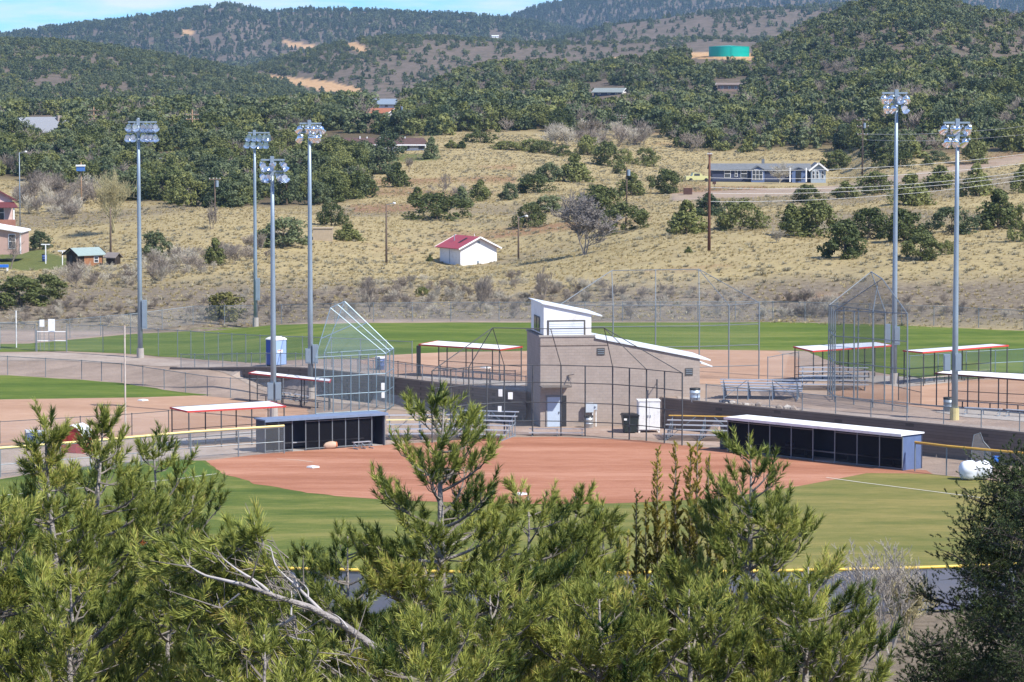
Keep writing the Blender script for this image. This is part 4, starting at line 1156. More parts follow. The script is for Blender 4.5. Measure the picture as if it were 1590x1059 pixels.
fence('far outfield fence at the foot of the scrub bank', [Gp(up(x, y)) for x, y in [(-120, 534), (60, 530), (203, 517), (300, 511.5), (397, 504), (520, 501), (700, 499), (850, 499), (1200, 499), (1300, 501.5), (1450, 507), (1590, 513), (1740, 519)]], 1.8, FG, 3.6, PIPE, CHAIN)
fence('low chain link fence in front of the left field infield', [Gp(at(x, y)) for x, y in [(-140, 694), (0, 689), (125, 681), (205, 676), (262, 671)]], 1.5, FG, 3.4, PIPED, CHAIN)
fence('chain link fence behind the far right dugout', [Gp(up(x, y)) for x, y in [(1412, 592), (1500, 585), (1590, 580), (1740, 574)]], 1.9, FG, 2.6, PIPEB, CHAINB, None, (1.0, 0.5))
fence('chain link fence beside the dirt right of the press box', [Gp(up(x, y)) for x, y in [(1192, 599), (1215, 594), (1240, 590)]], 2.1, FG, 2.2, PIPE, CHAIN)
fence('low chain link fence in front of the small upper dugout', [Gp(up(x, y)) for x, y in [(560, 578), (648, 590), (720, 598), (800, 601)]], 1.2, FG, 2.6, PIPED, CHAIN)
fence('chain link fence before the right hand infield benches', [Gp(up(x, y)) for x, y in [(1395, 622), (1430, 630)]], 1.9, FG, 1.8, PIPED, CHAIND, None, (1.0, 0.5))
# gate with notice boards at far left
g0 = Gp(up(57, 546)); g1 = Gp(up(104, 545.5))
t = thing('chain_link_gate', 'white railed gate under two notice boards at far left', 'gate', g0)
W_ = (g1 - g0).length
for nm, x in (('gate_post', 0), ('gate_post', W_)): part(nm, MB().tube([(x, 0, 0), (x, 0, 1.9)], 0.06, 8), PIPE, t)
for z in (1.75, 0.95): part('gate_rail', MB().tube([(0.06, 0, z), (W_ - 0.06, 0, z)], 0.035, 6), WHITE, t)
part('wire_mesh', MB().quad((0.06, 0, 0.1), (W_ - 0.06, 0, 0.1), (W_ - 0.06, 0, 1.72), (0.06, 0, 1.72)), CHAIN, t)
for (x0, x1, y0, y1, lb) in ((60.5, 68, 497, 508, 'small white notice board left of the larger one by the gate'), (74, 84.5, 496, 515, 'larger white notice board above the gate')):
    q = Gp(up((x0 + x1) / 2, 545)); s = ppm(q.y); w = (x1 - x0) / s
    t = thing('notice_board', lb, 'sign', q + Vector((0, 0.5, 0)), 0, 'notice boards by the left gate')
    za, zb = float(zpix(y1, q.y)) - q.z, float(zpix(y0, q.y)) - q.z
    part('board', MB().box((0, 0, (za + zb) / 2), (w, 0.04, zb - za)), WHITE, t)
    for sx in (-1, 1): part('post', MB().tube([(sx * w * 0.42, 0.05, 0), (sx * w * 0.42, 0.05, zb)], 0.03, 6), PIPE, t)
q = Gp(up(25.5, 540))
t = thing('marker_post', 'slim white post standing behind the far left fence', 'post', q)
part('post', MB().tube([(0, 0, 0), (0, 0, (540 - 482) / ppm(q.y))], 0.05, 8), WHITE, t)
q = at(195, 672)
t = thing('foul_pole', 'thin rusty white foul pole on the left infield dirt', 'foul pole', q)
part('pole', MB().tube([(0, 0, 0), (0, 0, (672 - 504) / ppm(q.y))], 0.06, 8), M('rusty_white_pole', (0.52, 0.46, 0.40), 0.7, var=0.2, vs=3, stain=(0.35, 0.16, 0.07)), t)

def frame_thing(name, label, cat, posts, rails, panels, group=None, pm=PIPE, mm=CHAIN, r=0.055, rr=0.035, bright=()):
    o0 = Vector(posts[0][0]); t = thing(name, label, cat, o0, 0, group)
    for k, (p, q) in enumerate(posts): part('post', MB().tube([Vector(p) - o0, Vector(q) - o0], r, 7), pm, t)
    for k, rl in enumerate(rails): part('rail', MB().tube([Vector(p) - o0 for p in rl], rr, 6), PIPEB if k in bright else pm, t)
    for pa in panels: part('wire_mesh', MB().quad(*[Vector(p) - o0 for p in pa]), mm, t)
    return t
BG = 'backstops of the ball fields'
# near field backstop: seven main posts on a shallow curve, hood leaning out over home plate
bx = [(671, 688), (728, 681), (783, 677), (827, 676.5), (871, 677), (951, 680), (1003.5, 685), (1059, 692)]
B0 = [at(x, y) for x, y in bx]
HB = 4.85
tops = [p + Vector((0, 0, HB)) for p in B0]
hoodz = 7.45
hp = [atY(765, 509, B0[2].y - 2.2), atY(855, 510.5, B0[4].y - 2.2), atY(938, 509, B0[5].y - 2.2)]
posts = [(p, q) for p, q in zip(B0, tops)]
for (x, y) in [(756, 679), (908.5, 677.5), (977, 682.5), (1031.5, 688.5), (700, 684)]:
    p = at(x, y); posts.append((p, p + Vector((0, 0, HB))))
rails = [tops] + [[p + Vector((0, 0, HB * f)) for p in B0] for f in (0.755, 0.475, 0.21)]
rails += [hp, [tops[1], hp[0]], [tops[2], hp[0]], [tops[0], hp[0]], [tops[4], hp[1]], [tops[5], hp[2]], [tops[6], hp[2]], [tops[7], hp[2]]]
panels = [[a, b, b + Vector((0, 0, HB)), a + Vector((0, 0, HB))] for a, b in zip(B0[:-1], B0[1:])]
panels += [[tops[2], tops[4], hp[1], hp[0]], [tops[4], tops[5], hp[2], hp[1]], [tops[0], tops[2], hp[0]], [tops[5], tops[7], hp[2]]]
frame_thing('backstop', 'wide curved backstop in front of the block press box building', 'backstop', posts, rails, panels, BG, PIPED, M_mesh('faint_chain_link', (0.2, 0.21, 0.22), 0.10, 0.3), 0.05, 0.032)
def notice(px, py, w, h, Y, label, grp='white notices wired to the backstops'):
    p = atY(px, py, Y - 0.1)
    o = link('notice', MB().box((0, 0, 0), (w, 0.015, h)).mesh('notice', WHITE), loc=p)
    tag(o, label, 'notice', grp)
for (x, y, w, h, lb) in [(777, 610, 0.27, 0.5, 'upper white notice left of the main backstop post'), (792.5, 614.5, 0.32, 0.48, 'white notice right of the main backstop post'), (776, 635, 0.25, 0.40, 'lower white notice left of the main backstop post')]:
    notice(x, y, w, h, B0[2].y, lb)
# left field backstop: end panel seen edge on, near wing towards us, hood rising to the left
N0, F0, L0 = at(599, 640), at(611, 632), at(490, 646)
W0 = F0 + (L0 - N0)
z4 = Vector((0, 0, 4.25))
hN, hF = atY(513, 478, N0.y - 0.4), atY(535, 468, F0.y)
Nt, Ft, Lt, Wt = atY(599, 549, N0.y), atY(611, 541, F0.y), L0 + z4, W0 + z4
def lp(a, b, f): return Vector(a).lerp(Vector(b), f)
posts = [(N0, Nt), (F0, Ft), (L0, Lt), (lp(N0, F0, 0.5), lp(Nt, Ft, 0.5)), (W0, Wt)]
for f in (0.25, 0.5, 0.75): posts.append((lp(N0, L0, f), lp(Nt, Lt, f))); posts.append((lp(F0, W0, f), lp(Ft, Wt, f)))
def lift(a, f, top): return lp(a, top, f)
rails = [[Nt, hN], [Ft, hF], [lp(Nt, Ft, .5), lp(hN, hF, .5)], [hN, hF], [lp(Nt, hN, .55), lp(Ft, hF, .55)], [Nt, Ft], [hN, Lt], [Nt, Lt], [lp(Nt, hN, .62), lp(Lt, hN, .38)], [hF, Wt], [Ft, Wt]]
for f in (0.66, 0.35, 0.04): rails += [[lift(L0, f, Lt), lift(N0, f, Nt), lift(F0, f, Ft)]]
panels = [[N0, F0, Ft, Nt], [Nt, Ft, hF, hN], [N0, L0, Lt, Nt], [Nt, Lt, hN], [F0, W0, Wt, Ft], [Ft, Wt, hF]]
frame_thing('backstop', 'tall silvery hooded backstop leaning left behind the navy dugout', 'backstop', posts, rails, panels, BG, PIPEB, CHAINB, 0.045, 0.035)
for (x, y, w, h, lb) in [(594.5, 600, 0.26, 0.52, 'upper white notice on the silvery hooded backstop'), (594.8, 613.5, 0.24, 0.42, 'lower white notice on the silvery hooded backstop')]:
    notice(x, y, w, h, N0.y - 0.05, lb)
# right upper backstop, hood rising to the right
N0, F0, R0 = up(1296, 624), up(1285.5, 614), up(1409, 641)
W0 = F0 + (R0 - N0) * 0.8
Nt, Ft = atY(1297, 482, N0.y), atY(1287.6, 473.7, F0.y)
z5 = Vector((0, 0, (Nt - N0).z)); Rt = atY(1409, 487, R0.y); Wt = W0 + z5
hN, hF = atY(1370, 433, R0.y + 4), atY(1352.7, 422, F0.y + 2)
hm_ = atY(1362.5, 443, (N0.y + F0.y) / 2 + 4)
posts = [(N0, Nt), (F0, Ft), (R0, Rt), (W0, Wt), (lp(N0, F0, .33), lp(Nt, Ft, .33)), (lp(N0, F0, .66), lp(Nt, Ft, .66))]
for f in (0.27, 0.53, 0.8): posts.append((lp(N0, R0, f), lp(Nt, Rt, f))); posts.append((lp(F0, W0, f), lp(Ft, Wt, f)))
rails = [[Nt, hN], [Ft, hF], [hN, hF], [hN, Rt], [hF, Wt], [Nt, Rt], [Ft, Wt], [hm_, lp(Nt, Rt, .53)], [hm_, lp(Nt, hN, .9)]]
for f in (0.72, 0.44, 0.06): rails.append([lift(F0, f, Ft), lift(N0, f, Nt), lift(R0, f, Rt)])
panels = [[N0, F0, Ft, Nt], [Nt, Ft, hF, hN], [N0, R0, Rt, Nt], [Nt, Rt, hN], [F0, W0, Wt, Ft], [Ft, Wt, hF]]
frame_thing('backstop', 'tall dark hooded backstop leaning right around a floodlight pole', 'backstop', posts, rails, panels, BG, PIPE, CHAIND, 0.05, 0.035)
# upper field backstop behind the press box
Yb = 241.0
def bb(x, y): return atY(x, y, Yb)
zb = 2.0
vx = [868, 952, 1018, 1086, 1132, 1179]
posts = []; tp = []
for x, yt in zip(vx, [474, 474, 474, 474, 474, 470]):
    q = bb(x, yt); posts.append((Vector((q.x, q.y, zb)), q)); tp.append(q)
hood = [atY(950, 420, Yb + 3), atY(1018, 419, Yb + 3), atY(1085, 418, Yb + 3)]
rails = [tp, [tp[0], hood[0]], hood, [hood[2], tp[5]], [tp[1], hood[0]], [tp[2], hood[1]], [tp[3], hood[2]], [tp[4], hood[2]]]
for y in (506, 538, 570): rails.append([bb(868, y + 2), bb(1086, y), bb(1179, y - 3)])
panels = [[posts[0][0], posts[5][0], tp[5], tp[0]], [tp[1], tp[3], hood[2], hood[0]], [tp[0], tp[1], hood[0]], [tp[3], tp[5], hood[2]]]
frame_thing('backstop', 'broad gabled backstop rising behind the press box building', 'backstop', posts, rails, panels, BG, PIPE, M_mesh('faint_chain_link', (0.2, 0.21, 0.22), 0.10, 0.3), 0.05, 0.032)

# ------------------------------------------------------------------ retaining walls
def ret_wall(label, x0, x1, zlow):
    xs = np.arange(x0, x1 + 0.01, 1.0)
    o0 = Vector((x0, float(wall_y(x0)), 0)); t = thing('retaining_wall', label, 'retaining wall', o0, 0, 'block retaining walls of the terrace')
    b, c = MB(), MB()
    for a, e in zip(xs[:-1], xs[1:]):
        f = [Vector((k, float(wall_y(k)), 0)) - o0 for k in (a, e)]; d = Vector((0, 0.3, 0))
        za, ze = float(zu(a)) + 0.02, float(zu(e)) + 0.02
        for mb, z0a, z0e, z1a, z1e, pr in ((b, zlow, zlow, za, ze, 0.0), (c, za + .002, ze + .002, za + 0.12, ze + 0.12, 0.04)):
            P4 = [f[0] - Vector((0, pr, 0)), f[1] - Vector((0, pr, 0)), f[1] + d, f[0] + d]
            lo = [P4[i] + Vector((0, 0, (z0a, z0e, z0e, z0a)[i])) for i in range(4)]; hi = [P4[i] + Vector((0, 0, (z1a, z1e, z1e, z1a)[i])) for i in range(4)]
            mb.add(lo + hi, [(0, 1, 5, 4), (2, 3, 7, 6), (4, 5, 6, 7)])
            if a == xs[0]: mb.add(lo + hi, [(3, 0, 4, 7)])
            if e == xs[-1]: mb.add(lo + hi, [(1, 2, 6, 5)])
    part('wall', b, BLOCKW, t); part('coping', c, M('wall_coping', (0.23, 0.185, 0.15), 0.9, var=0.2, vs=2), t)
    return t
ret_wall('dark block retaining wall curving down from the left path', -28.0, 1.6, -0.3)
rw = ret_wall('dark block retaining wall behind the long right dugout', 10.5, 50.5, -0.3)
# painted lettering, its lower half hidden by the dugout roof
fc = bpy.data.curves.new('lettering', 'FONT'); fc.body = 'S n c'; fc.size = 0.9; fc.extrude = 0.004
fo = bpy.data.objects.new('lettering', fc); COL.objects.link(fo)
a, b_ = Vector((16.6, float(wall_y(16.6)), 0)), Vector((20.0, float(wall_y(20.0)), 0))
ang = math.atan2((b_ - a).y, (b_ - a).x)
fo.parent = rw; fo.location = Vector((17.3, float(wall_y(17.3)) - 0.03, 0.98)) - Vector(rw.location); fo.rotation_euler = (R(90), 0, ang)
fc.materials.append(M('faded_white_lettering', (0.36, 0.34, 0.33), 0.9, var=0.4, vs=4))
# ------------------------------------------------------------------ press box building
ang = R(9.0)
O = at(839, 663); O.z = 0
bd = thing('press_box_building', 'tan block building with white press box on its roof', 'building', O, ang)
Wb, Db = 11.4, 5.8
def ztop(py): return float(zpix(py, O.y))
zt, z2, z1 = ztop(523.5), ztop(527), ztop(561)
b = MB()
xa = 3.85
b.add([(0, 0, -0.3), (Wb, 0, -0.3), (Wb, 0, z1), (xa, 0, z2), (xa, 0, zt), (0, 0, zt), (0, Db, -0.3), (Wb, Db, -0.3), (Wb, Db, z1), (xa, Db, z2), (xa, Db, zt), (0, Db, zt)],
      [(0, 1, 2, 3), (0, 3, 4, 5), (7, 6, 9, 8), (6, 11, 10, 9), (6, 0, 5, 11), (1, 7, 8, 2), (5, 4, 10, 11), (4, 3, 9, 10)])
part('wall', b, BLOCK, bd)
part('parapet_cap', MB().box((xa / 2 - 0.02, 0.12, zt + 0.06), (xa + 0.16, 0.36, 0.12)).box((xa / 2, Db - 0.12, zt + 0.06), (xa + 0.16, 0.36, 0.12)), CONCM, bd)
part('band_course', MB().box((2.4, -0.015, ztop(537)), (4.9, 0.03, 0.05)), BLOCKW, bd)
sl_ = (z1 - z2) / (Wb - xa)
part('roof', MB().prism([(xa + 0.05, z2 + 0.03), (Wb + 0.75, z2 + 0.03 + sl_ * (Wb + 0.75 - xa)), (Wb + 0.75, z2 + 0.13 + sl_ * (Wb + 0.75 - xa)), (xa + 0.05, z2 + 0.13)], -0.12, Db + 0.2), WROOF, bd)
part('eave', MB().prism([(Wb + 0.3, z1 - 0.42), (Wb + 1.35, z1 - 0.75), (Wb + 1.35, z1 - 0.66), (Wb + 0.3, z1 - 0.33)], 2.0, Db), WROOF, bd)
# press box
px0, px1, pd = 0.26, 3.64, 5.6
zl, zr = ztop(473), ztop(489.5)
zb0 = zt + 0.12
b = MB().prism([(px0, zb0), (px1, zb0), (px1, zr), (px0, zl)], 0.14, pd)
part('press_box', b, WHITE, bd)
sp_ = (zr - zl) / (px1 - px0)
part('press_box_roof', MB().prism([(px0 - 0.18, zl + 0.02 - sp_ * 0.18 * 0 + 0.03), (px1 + 0.75, zr + 0.03 + sp_ * 0.75), (px1 + 0.75, zr + 0.12 + sp_ * 0.75), (px0 - 0.18, zl + 0.12)], 0.0, pd + 0.1), WROOF, bd)
w0, w1, wz0, wz1 = 0.62, 3.1, ztop(522.3), ztop(500)
fr = part('window', MB().box(((w0 + w1) / 2, 0.135, wz1 + 0.05), (w1 - w0 + 0.24, 0.06, 0.12)).box(((w0 + w1) / 2, 0.135, wz0 - 0.03), (w1 - w0 + 0.24, 0.06, 0.08)).box((w0 - 0.06, 0.135, (wz0 + wz1) / 2), (0.12, 0.06, wz1 - wz0)).box((w1 + 0.06, 0.135, (wz0 + wz1) / 2), (0.12, 0.06, wz1 - wz0)), M('dark_window_trim', (0.10, 0.095, 0.09), 0.6), bd)
part('shutter', MB().box(((w0 + w1) / 2, 0.11, (wz0 + wz1) / 2), (w1 - w0 - 0.02, 0.05, wz1 - wz0 - 0.02)), WROOF, fr)
for k in range(1, 6): part('shutter_rib', MB().box(((w0 + w1) / 2, 0.082, wz0 + (wz1 - wz0) * k / 6), (w1 - w0 - 0.06, 0.014, 0.02)), GALV, fr)
sw = part('window', MB().box((px0 - 0.02, 2.9, ztop(506.5)), (0.05, 2.4, 1.08)), M('dark_window_trim', (0.1, 0.1, 0.1)), bd)
part('pane', MB().box((px0 - 0.05, 2.9, ztop(506.5)), (0.03, 2.2, 0.92)), GLASS, sw)
part('glazing_bar', MB().box((px0 - 0.07, 2.9, ztop(506.5)), (0.03, 0.1, 0.92)), M('dark_window_trim', (0.1, 0.1, 0.1)), sw)
# door, canopy
dr = part('door', MB().box((0.95, -0.005, 1.05), (0.92, 0.05, 2.08)), M('pale_blue_door', (0.46, 0.55, 0.66), 0.5, var=0.08), bd)
part('handle', MB().box((1.32, -0.055, 1.0), (0.05, 0.06, 0.14)), DARK, dr)
part('door_frame', MB().box((0.44, -0.02, 1.09), (0.09, 0.09, 2.2)).box((1.46, -0.02, 1.09), (0.09, 0.09, 2.2)).box((0.95, -0.02, 2.16), (1.11, 0.09, 0.10)), M('door_frame_grey', (0.20, 0.20, 0.21)), dr)
part('side_tone', MB().box((1.68, -0.012, 1.1), (0.34, 0.03, 2.18)), DARK, bd)  # thin dark strip right of the door frame
cz = ztop(600)
part('canopy', MB().prism([(-0.1, cz), (2.0, cz), (2.0, cz + 0.09), (-0.1, cz + 0.09)], -1.25, -0.005), M('canopy_metal', (0.15, 0.13, 0.115), 0.6), bd)
part('canopy_bracket', MB().bar((2.0, -0.03, cz + 0.75), (2.0, -1.2, cz + 0.08), 0.05).bar((1.95, -0.03, cz + 0.75), (2.35, -0.3, cz + 0.85), 0.12, 0.05), M('canopy_metal', (0.15, 0.13, 0.115)), bd)
for xc, pyc, lb in ((4.30, 547, 'vent_window'), (10.62, 580.5, 'vent_window')):
    vw = part('window', MB().box((xc, -0.01, ztop(pyc)), (0.56, 0.06, 0.52)), M('dark_window_trim', (0.1, 0.1, 0.1)), bd)
    for k in (-1, 0, 1): part('louvre', MB().box((xc, -0.05, ztop(pyc) + 0.13 * k), (0.46, 0.05, 0.035)), GALV, vw)
def local(x, y, z): 
    return O + Vector((x * math.cos(ang) - y * math.sin(ang), x * math.sin(ang) + y * math.cos(ang), z))
t = thing('electrical_cabinet', 'grey electrical cabinet on posts against the block building', 'electrical box', local(3.55, -0.35, 0), ang)
part('cabinet', MB().box((-0.12, 0, 1.35), (0.56, 0.24, 0.66)), M('cabinet_grey', (0.50, 0.56, 0.62), 0.5, var=0.06), t)
part('meter_box', MB().box((0.30, 0.02, 1.40), (0.25, 0.2, 0.42)).lathe([(0.0, 0.12), (0.06, 0.11), (0.07, 0.0)], 10, Matrix.Translation((0.3, -0.08, 1.45)) @ Matrix.Rotation(R(90), 4, 'X')), M('cabinet_grey', (0.5, 0.56, 0.62)), t)
for x in (0.12, 0.36): part('post', MB().box((x, 0.06, 0.55), (0.07, 0.07, 1.3)), WHITE, t)
def drum(label, p, r, h, mat, name='trash_can', cat='trash can', group='trash cans round the fields', lid=None):
    t = thing(name, label, cat, p, rnd.random(), group)
    part('body', MB().lathe([(r * 0.92, 0), (r * 0.97, 0.02), (r, h * 0.33), (r * 1.05, h * 0.34), (r, h * 0.36), (r, h * 0.66), (r * 1.05, h * 0.67), (r, h * 0.69), (r, h), (r * 0.93, h), (r * 0.9, h * 0.2), (0, h * 0.2)], 16), mat, t, True)
    part('liner', MB().lathe([(r * 1.03, h - 0.12), (r * 1.06, h + 0.015), (r * 0.9, h + 0.02), (r * 0.8, h - 0.25)], 16), lid or BLACK, t, True)
    return t
STEEL = M('steel_drum', (0.50, 0.53, 0.55), 0.4, 0.5, var=0.2, vs=3)
drum('shiny steel trash can under the grey electrical cabinet', local(3.25, -1.0, 0), 0.32, 0.85, STEEL)
drum('steel trash can at the right corner of the block building', up(1079, 624) , 0.36, 0.95, M('pale_drum', (0.42, 0.50, 0.58), 0.45, 0.3, var=0.2))
drum('dull metal trash can beside the yellow footed light pole', up(1473, 639), 0.36, 0.95, M('dull_drum', (0.26, 0.30, 0.34), 0.5, 0.4, var=0.2))
drum('blue trash barrel standing left of the small upper dugout', up(590, 574), 0.36, 1.0, M('blue_drum', (0.09, 0.14, 0.34), 0.5), lid=WHITE)
drum('grey trash can in the gap beside the right bleachers', at(1126, 697), 0.36, 0.95, M('grey_drum', (0.12, 0.125, 0.15), 0.6))
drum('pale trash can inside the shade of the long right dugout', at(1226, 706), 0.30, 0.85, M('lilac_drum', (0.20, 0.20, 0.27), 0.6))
q = at(978, 672); t = thing('wheeled_bin', 'dark green wheeled bin left of the white cabinet', 'bin', q, R(6))
part('body', MB().add([(-0.42, -0.40, 0.08), (0.42, -0.40, 0.08), (0.42, 0.40, 0.08), (-0.42, 0.40, 0.08), (-0.55, -0.5, 1.18), (0.55, -0.5, 1.18), (0.55, 0.5, 1.18), (-0.55, 0.5, 1.18)], [(0, 3, 2, 1), (4, 5, 6, 7), (0, 1, 5, 4), (1, 2, 6, 5), (2, 3, 7, 6), (3, 0, 4, 7)]), M('dark_green_plastic', (0.018, 0.026, 0.024), 0.5), t)
part('lid', MB().prism([(-0.6, 1.19), (0.6, 1.19), (0.6, 1.26), (0.3, 1.34), (-0.5, 1.34), (-0.6, 1.26)], -0.55, 0.55), BLACK, t)
for s_ in (-1, 1): part('wheel', MB().lathe([(0, -.04), (0.12, -.04), (0.12, .04), (0, .04)], 12, Matrix.Translation((s_ * 0.36, 0.42, 0.12)) @ Matrix.Rotation(R(90), 4, 'Y')), BLACK, t)
part('label', MB().box((-0.38, -0.525, 0.98), (0.2, 0.01, 0.14)), WHITE, t)
q = at(1008, 672); t = thing('storage_cabinet', 'tall white storage cabinet against the block building', 'cabinet', q, R(4))
part('body', MB().box((0, 0.55, 1.18), (1.5, 1.1, 1.98)), WHITE, t)
part('top', MB().box((0, 0.55, 2.21), (1.58, 1.2, 0.08)), WHITE, t)
for s_ in (-1, 1):
    dd = part('door', MB().box((s_ * 0.36, -0.012, 1.16), (0.69, 0.03, 1.86)), WHITE, t)
    part('handle', MB().box((s_ * 0.08, -0.045, 1.15), (0.04, 0.04, 0.16)), GALV, dd)
    part('leg', MB().box((s_ * 0.68, 0.1, 0.09), (0.12, 0.12, 0.2)), WHITE, t)
    part('leg', MB().box((s_ * 0.68, 1.0, 0.09), (0.12, 0.12, 0.2)), WHITE, t)
q = local(8.2, -0.6, 0); t = thing('vent_pipe', 'slim dark pipe standing against the wall behind the white cabinet', 'pipe', q)
part('pipe', MB().tube([(0, 0, 0), (0, 0, 3.3)], 0.055, 8), PIPED, t)
part('strap', MB().bar((0, 0, 2.9), (0, 0.6, 2.95), 0.04), PIPED, t)

# ------------------------------------------------------------------ dugouts
def dugout_open(label, cs, z0, zf, zbk, edge=RED, roofm=WHITE, posts=4, closed=None, group='open roofed dugouts', back_posts=True, th=0.11):
    """cs: photo corners of the roof A,B near edge, C,D far edge"""
    A, B = at(*cs[0], zf), at(*cs[1], zf); C_, D_ = at(*cs[2], zbk), at(*cs[3], zbk)
    o0 = Vector((A.x, A.y, z0)); t = thing('dugout', label, 'dugout', o0, 0, group)
    q = [p - o0 for p in (A, B, C_, D_)]
    ctr = sum(q, Vector()) / 4
    part('roof', MB().slab([p + (ctr - p).normalized() * 0.06 for p in q], 0.06), roofm, t)
    for i in range(4):
        a, b = q[i] - Vector((0, 0, .035)), q[(i + 1) % 4] - Vector((0, 0, .035))
        part('fascia', MB().bar(a, b, 0.06, th), edge if i in (0, 1, 3) else PIPED, t)
    for k in range(posts):
        f = k / (posts - 1)
        for a, b in ((q[0], q[1]), (q[3], q[2])):
            p = a.lerp(b, f); p = p + (ctr - p).normalized() * 0.12
            g_ = float(ground([p.x + o0.x], [p.y + o0.y], False)[0]) - z0
            part('post', MB().tube([(p.x, p.y, g_), (p.x, p.y, p.z - 0.08)], 0.045, 7), PIPED, t)
    for a, b in ((q[3], q[2]),):
        a2, b2 = a + (ctr - a).normalized() * .12, b + (ctr - b).normalized() * .12
        for h in (0.5, 1.1): part('rail', MB().tube([(a2.x, a2.y, h), (b2.x, b2.y, h)], 0.025, 6), PIPED, t)
        part('wire_mesh', MB().quad((a2.x, a2.y, 0.05), (b2.x, b2.y, 0.05), (b2.x, b2.y, b2.z - .15), (a2.x, a2.y, a2.z - .15)), CHAIN, t)
    if closed:
        a, b = q[closed[0]], q[closed[1]]
        part('end_panel', MB().bar((a.x, a.y, 0.05), (a.x, a.y, a.z - 0.1), 0.32, 0.32), DARK, t)
    # bench inside
    m0, m1 = q[0].lerp(q[3], 0.62), q[1].lerp(q[2], 0.62); m0, m1 = m0.lerp(m1, 0.1), m0.lerp(m1, 0.9)
    bn = thing('bench', 'plank bench under the roof of the ' + label.replace('dugout ', 'dugout ', 1), 'bench', o0 + Vector((m0.x, m0.y, 0)), 0, 'plank benches in the open dugouts')
    bn['label'] = BENCHL.pop(0)
    e = m1 - m0; e.z = 0
    g_ = float(ground([o0.x + m0.x], [o0.y + m0.y], False)[0]) - z0
    part('seat', MB().bar((0, 0, 0.45 + g_), (e.x, e.y, 0.45 + g_), 0.26, 0.05), M('bench_plank', (0.36, 0.30, 0.25), 0.7, var=.2), bn)
    for f in (0.08, 0.36, 0.64, 0.92): part('leg', MB().box((e.x * f, e.y * f, 0.21 + g_), (0.08, 0.08, 0.44)), PIPED, bn)
    return t
BENCHL = ['bench under the small upper dugout left of the press box', 'bench under the upper dugout behind the hooded backstop', 'bench under the red edged dugout farthest right', 'bench under the dugout behind the yellow footed pole', 'bench under the red edged dugout on the left infield', 'bench under the roof along the left retaining wall']
dugout_open('small upper dugout with white roof left of the press box', [(650, 534.7), (777, 542.7), (811.6, 537.7), (679.7, 529)], 2.0, 4.4, 4.6, RED, WHITE, 4, (0, 3))
dugout_open('upper dugout with pale blue roof behind the right hooded backstop', [(1262, 545), (1386, 536), (1360, 531), (1232, 538)], 2.0, 4.5, 4.6, RED, WROOF, 4)
dugout_open('thin red edged dugout roof at the far right fence', [(1433, 547), (1566, 536), (1540, 534), (1402, 544)], 2.0, 4.5, 4.5, RED, WROOF, 4)
dugout_open('white roofed dugout behind the yellow footed light pole', [(1452, 579), (1650, 594), (1662, 584), (1471, 574.5)], 2.0, 4.3, 4.5, M('brown_trim', (0.16, 0.06, 0.045)), WHITE, 5)
dugout_open('white roofed dugout with red edge on the left infield', [(291, 638.7), (443.8, 630.4), (418, 622.5), (264, 632.5)], 0.0, 2.5, 2.6, RED, WROOF, 4)
dugout_open('low dugout roof with red edge under the left retaining wall', [(386, 579), (512, 592.5), (514, 588.5), (398, 576)], 0.0, 2.15, 2.2, RED, WHITE, 4)

def dugout_navy(label, FL, FR, dep, H, roofm, lbls, openings, n, end_panel):
    e = FR - FL; L = e.length; rz = math.atan2(e.y, e.x)
    t = thing('dugout', label, 'dugout', FL, rz, 'navy screened dugouts of the near field')
    part('roof', MB().prism([(-0.12, H), (L + 0.12, H), (L + 0.12, H + 0.09), (-0.12, H + 0.09)], -0.25, dep + 0.1), roofm, t)
    part('fascia', MB().box((L / 2, -0.265, H + 0.02), (L + 0.26, 0.025, 0.17)), roofm, t)
    part('back_wall', MB().box((L / 2, dep, H / 2), (L, 0.12, H - 0.02)), NAVY, t)
    for x in (0.05, L - 0.05): part('end_wall', MB().box((x, dep / 2, H / 2), (0.10, dep - 0.12, H - 0.02)), BLUEP if (end_panel and x > 1) else NAVY, t)
    part('floor', MB().box((L / 2, dep / 2, 0.0), (L - 0.2, dep - 0.14, 0.08)), CONCM, t)
    xs = np.linspace(0, L, n + 1)
    for i, x in enumerate(xs): part('post', MB().tube([(x, 0, 0), (x, 0, H)], 0.04, 8), PIPE, t)
    for i in range(n):
        if i in openings: continue
        x0, x1 = xs[i], xs[i + 1]
        part('windscreen', MB().quad((x0, 0, 0.1), (x1, 0, 0.1), (x1, 0, H - 0.22), (x0, 0, H - 0.22)), SCREEN, t)
        part('rail', MB().tube([(x0, -0.01, H - 0.2), (x1, -0.01, H - 0.2)], 0.025, 6).tube([(x0, -0.01, 0.12), (x1, -0.01, 0.12)], 0.025, 6), PIPE, t)
    bn = thing('bench', lbls, 'bench', FL + Vector((math.cos(rz) * 1.2 - math.sin(rz) * (dep - 0.5), math.sin(rz) * 1.2 + math.cos(rz) * (dep - 0.5), 0)), rz, 'benches inside the navy dugouts')
    part('seat', MB().box(((L - 2.4) / 2, 0, 0.48), (L - 2.4, 0.3, 0.05)), ALU, bn)
    for f in (0.05, 0.35, 0.65, 0.95): part('leg', MB().box(((L - 2.4) * f, 0, 0.25), (0.06, 0.25, 0.44)), GALV, bn)
    return t, rz
FL, FR = at(412, 703.5), at(597.5, 691.5)
tL, rzL = dugout_navy('navy screened dugout left of the red infield', FL, FR, 1.3, 2.1, M('slate_roof_edge', (0.17, 0.215, 0.31), 0.45), 'aluminium bench behind the screen of the left navy dugout', (2, 8), 9, False)
FL2, FR2 = at(1130, 701.5), at(1401, 731)
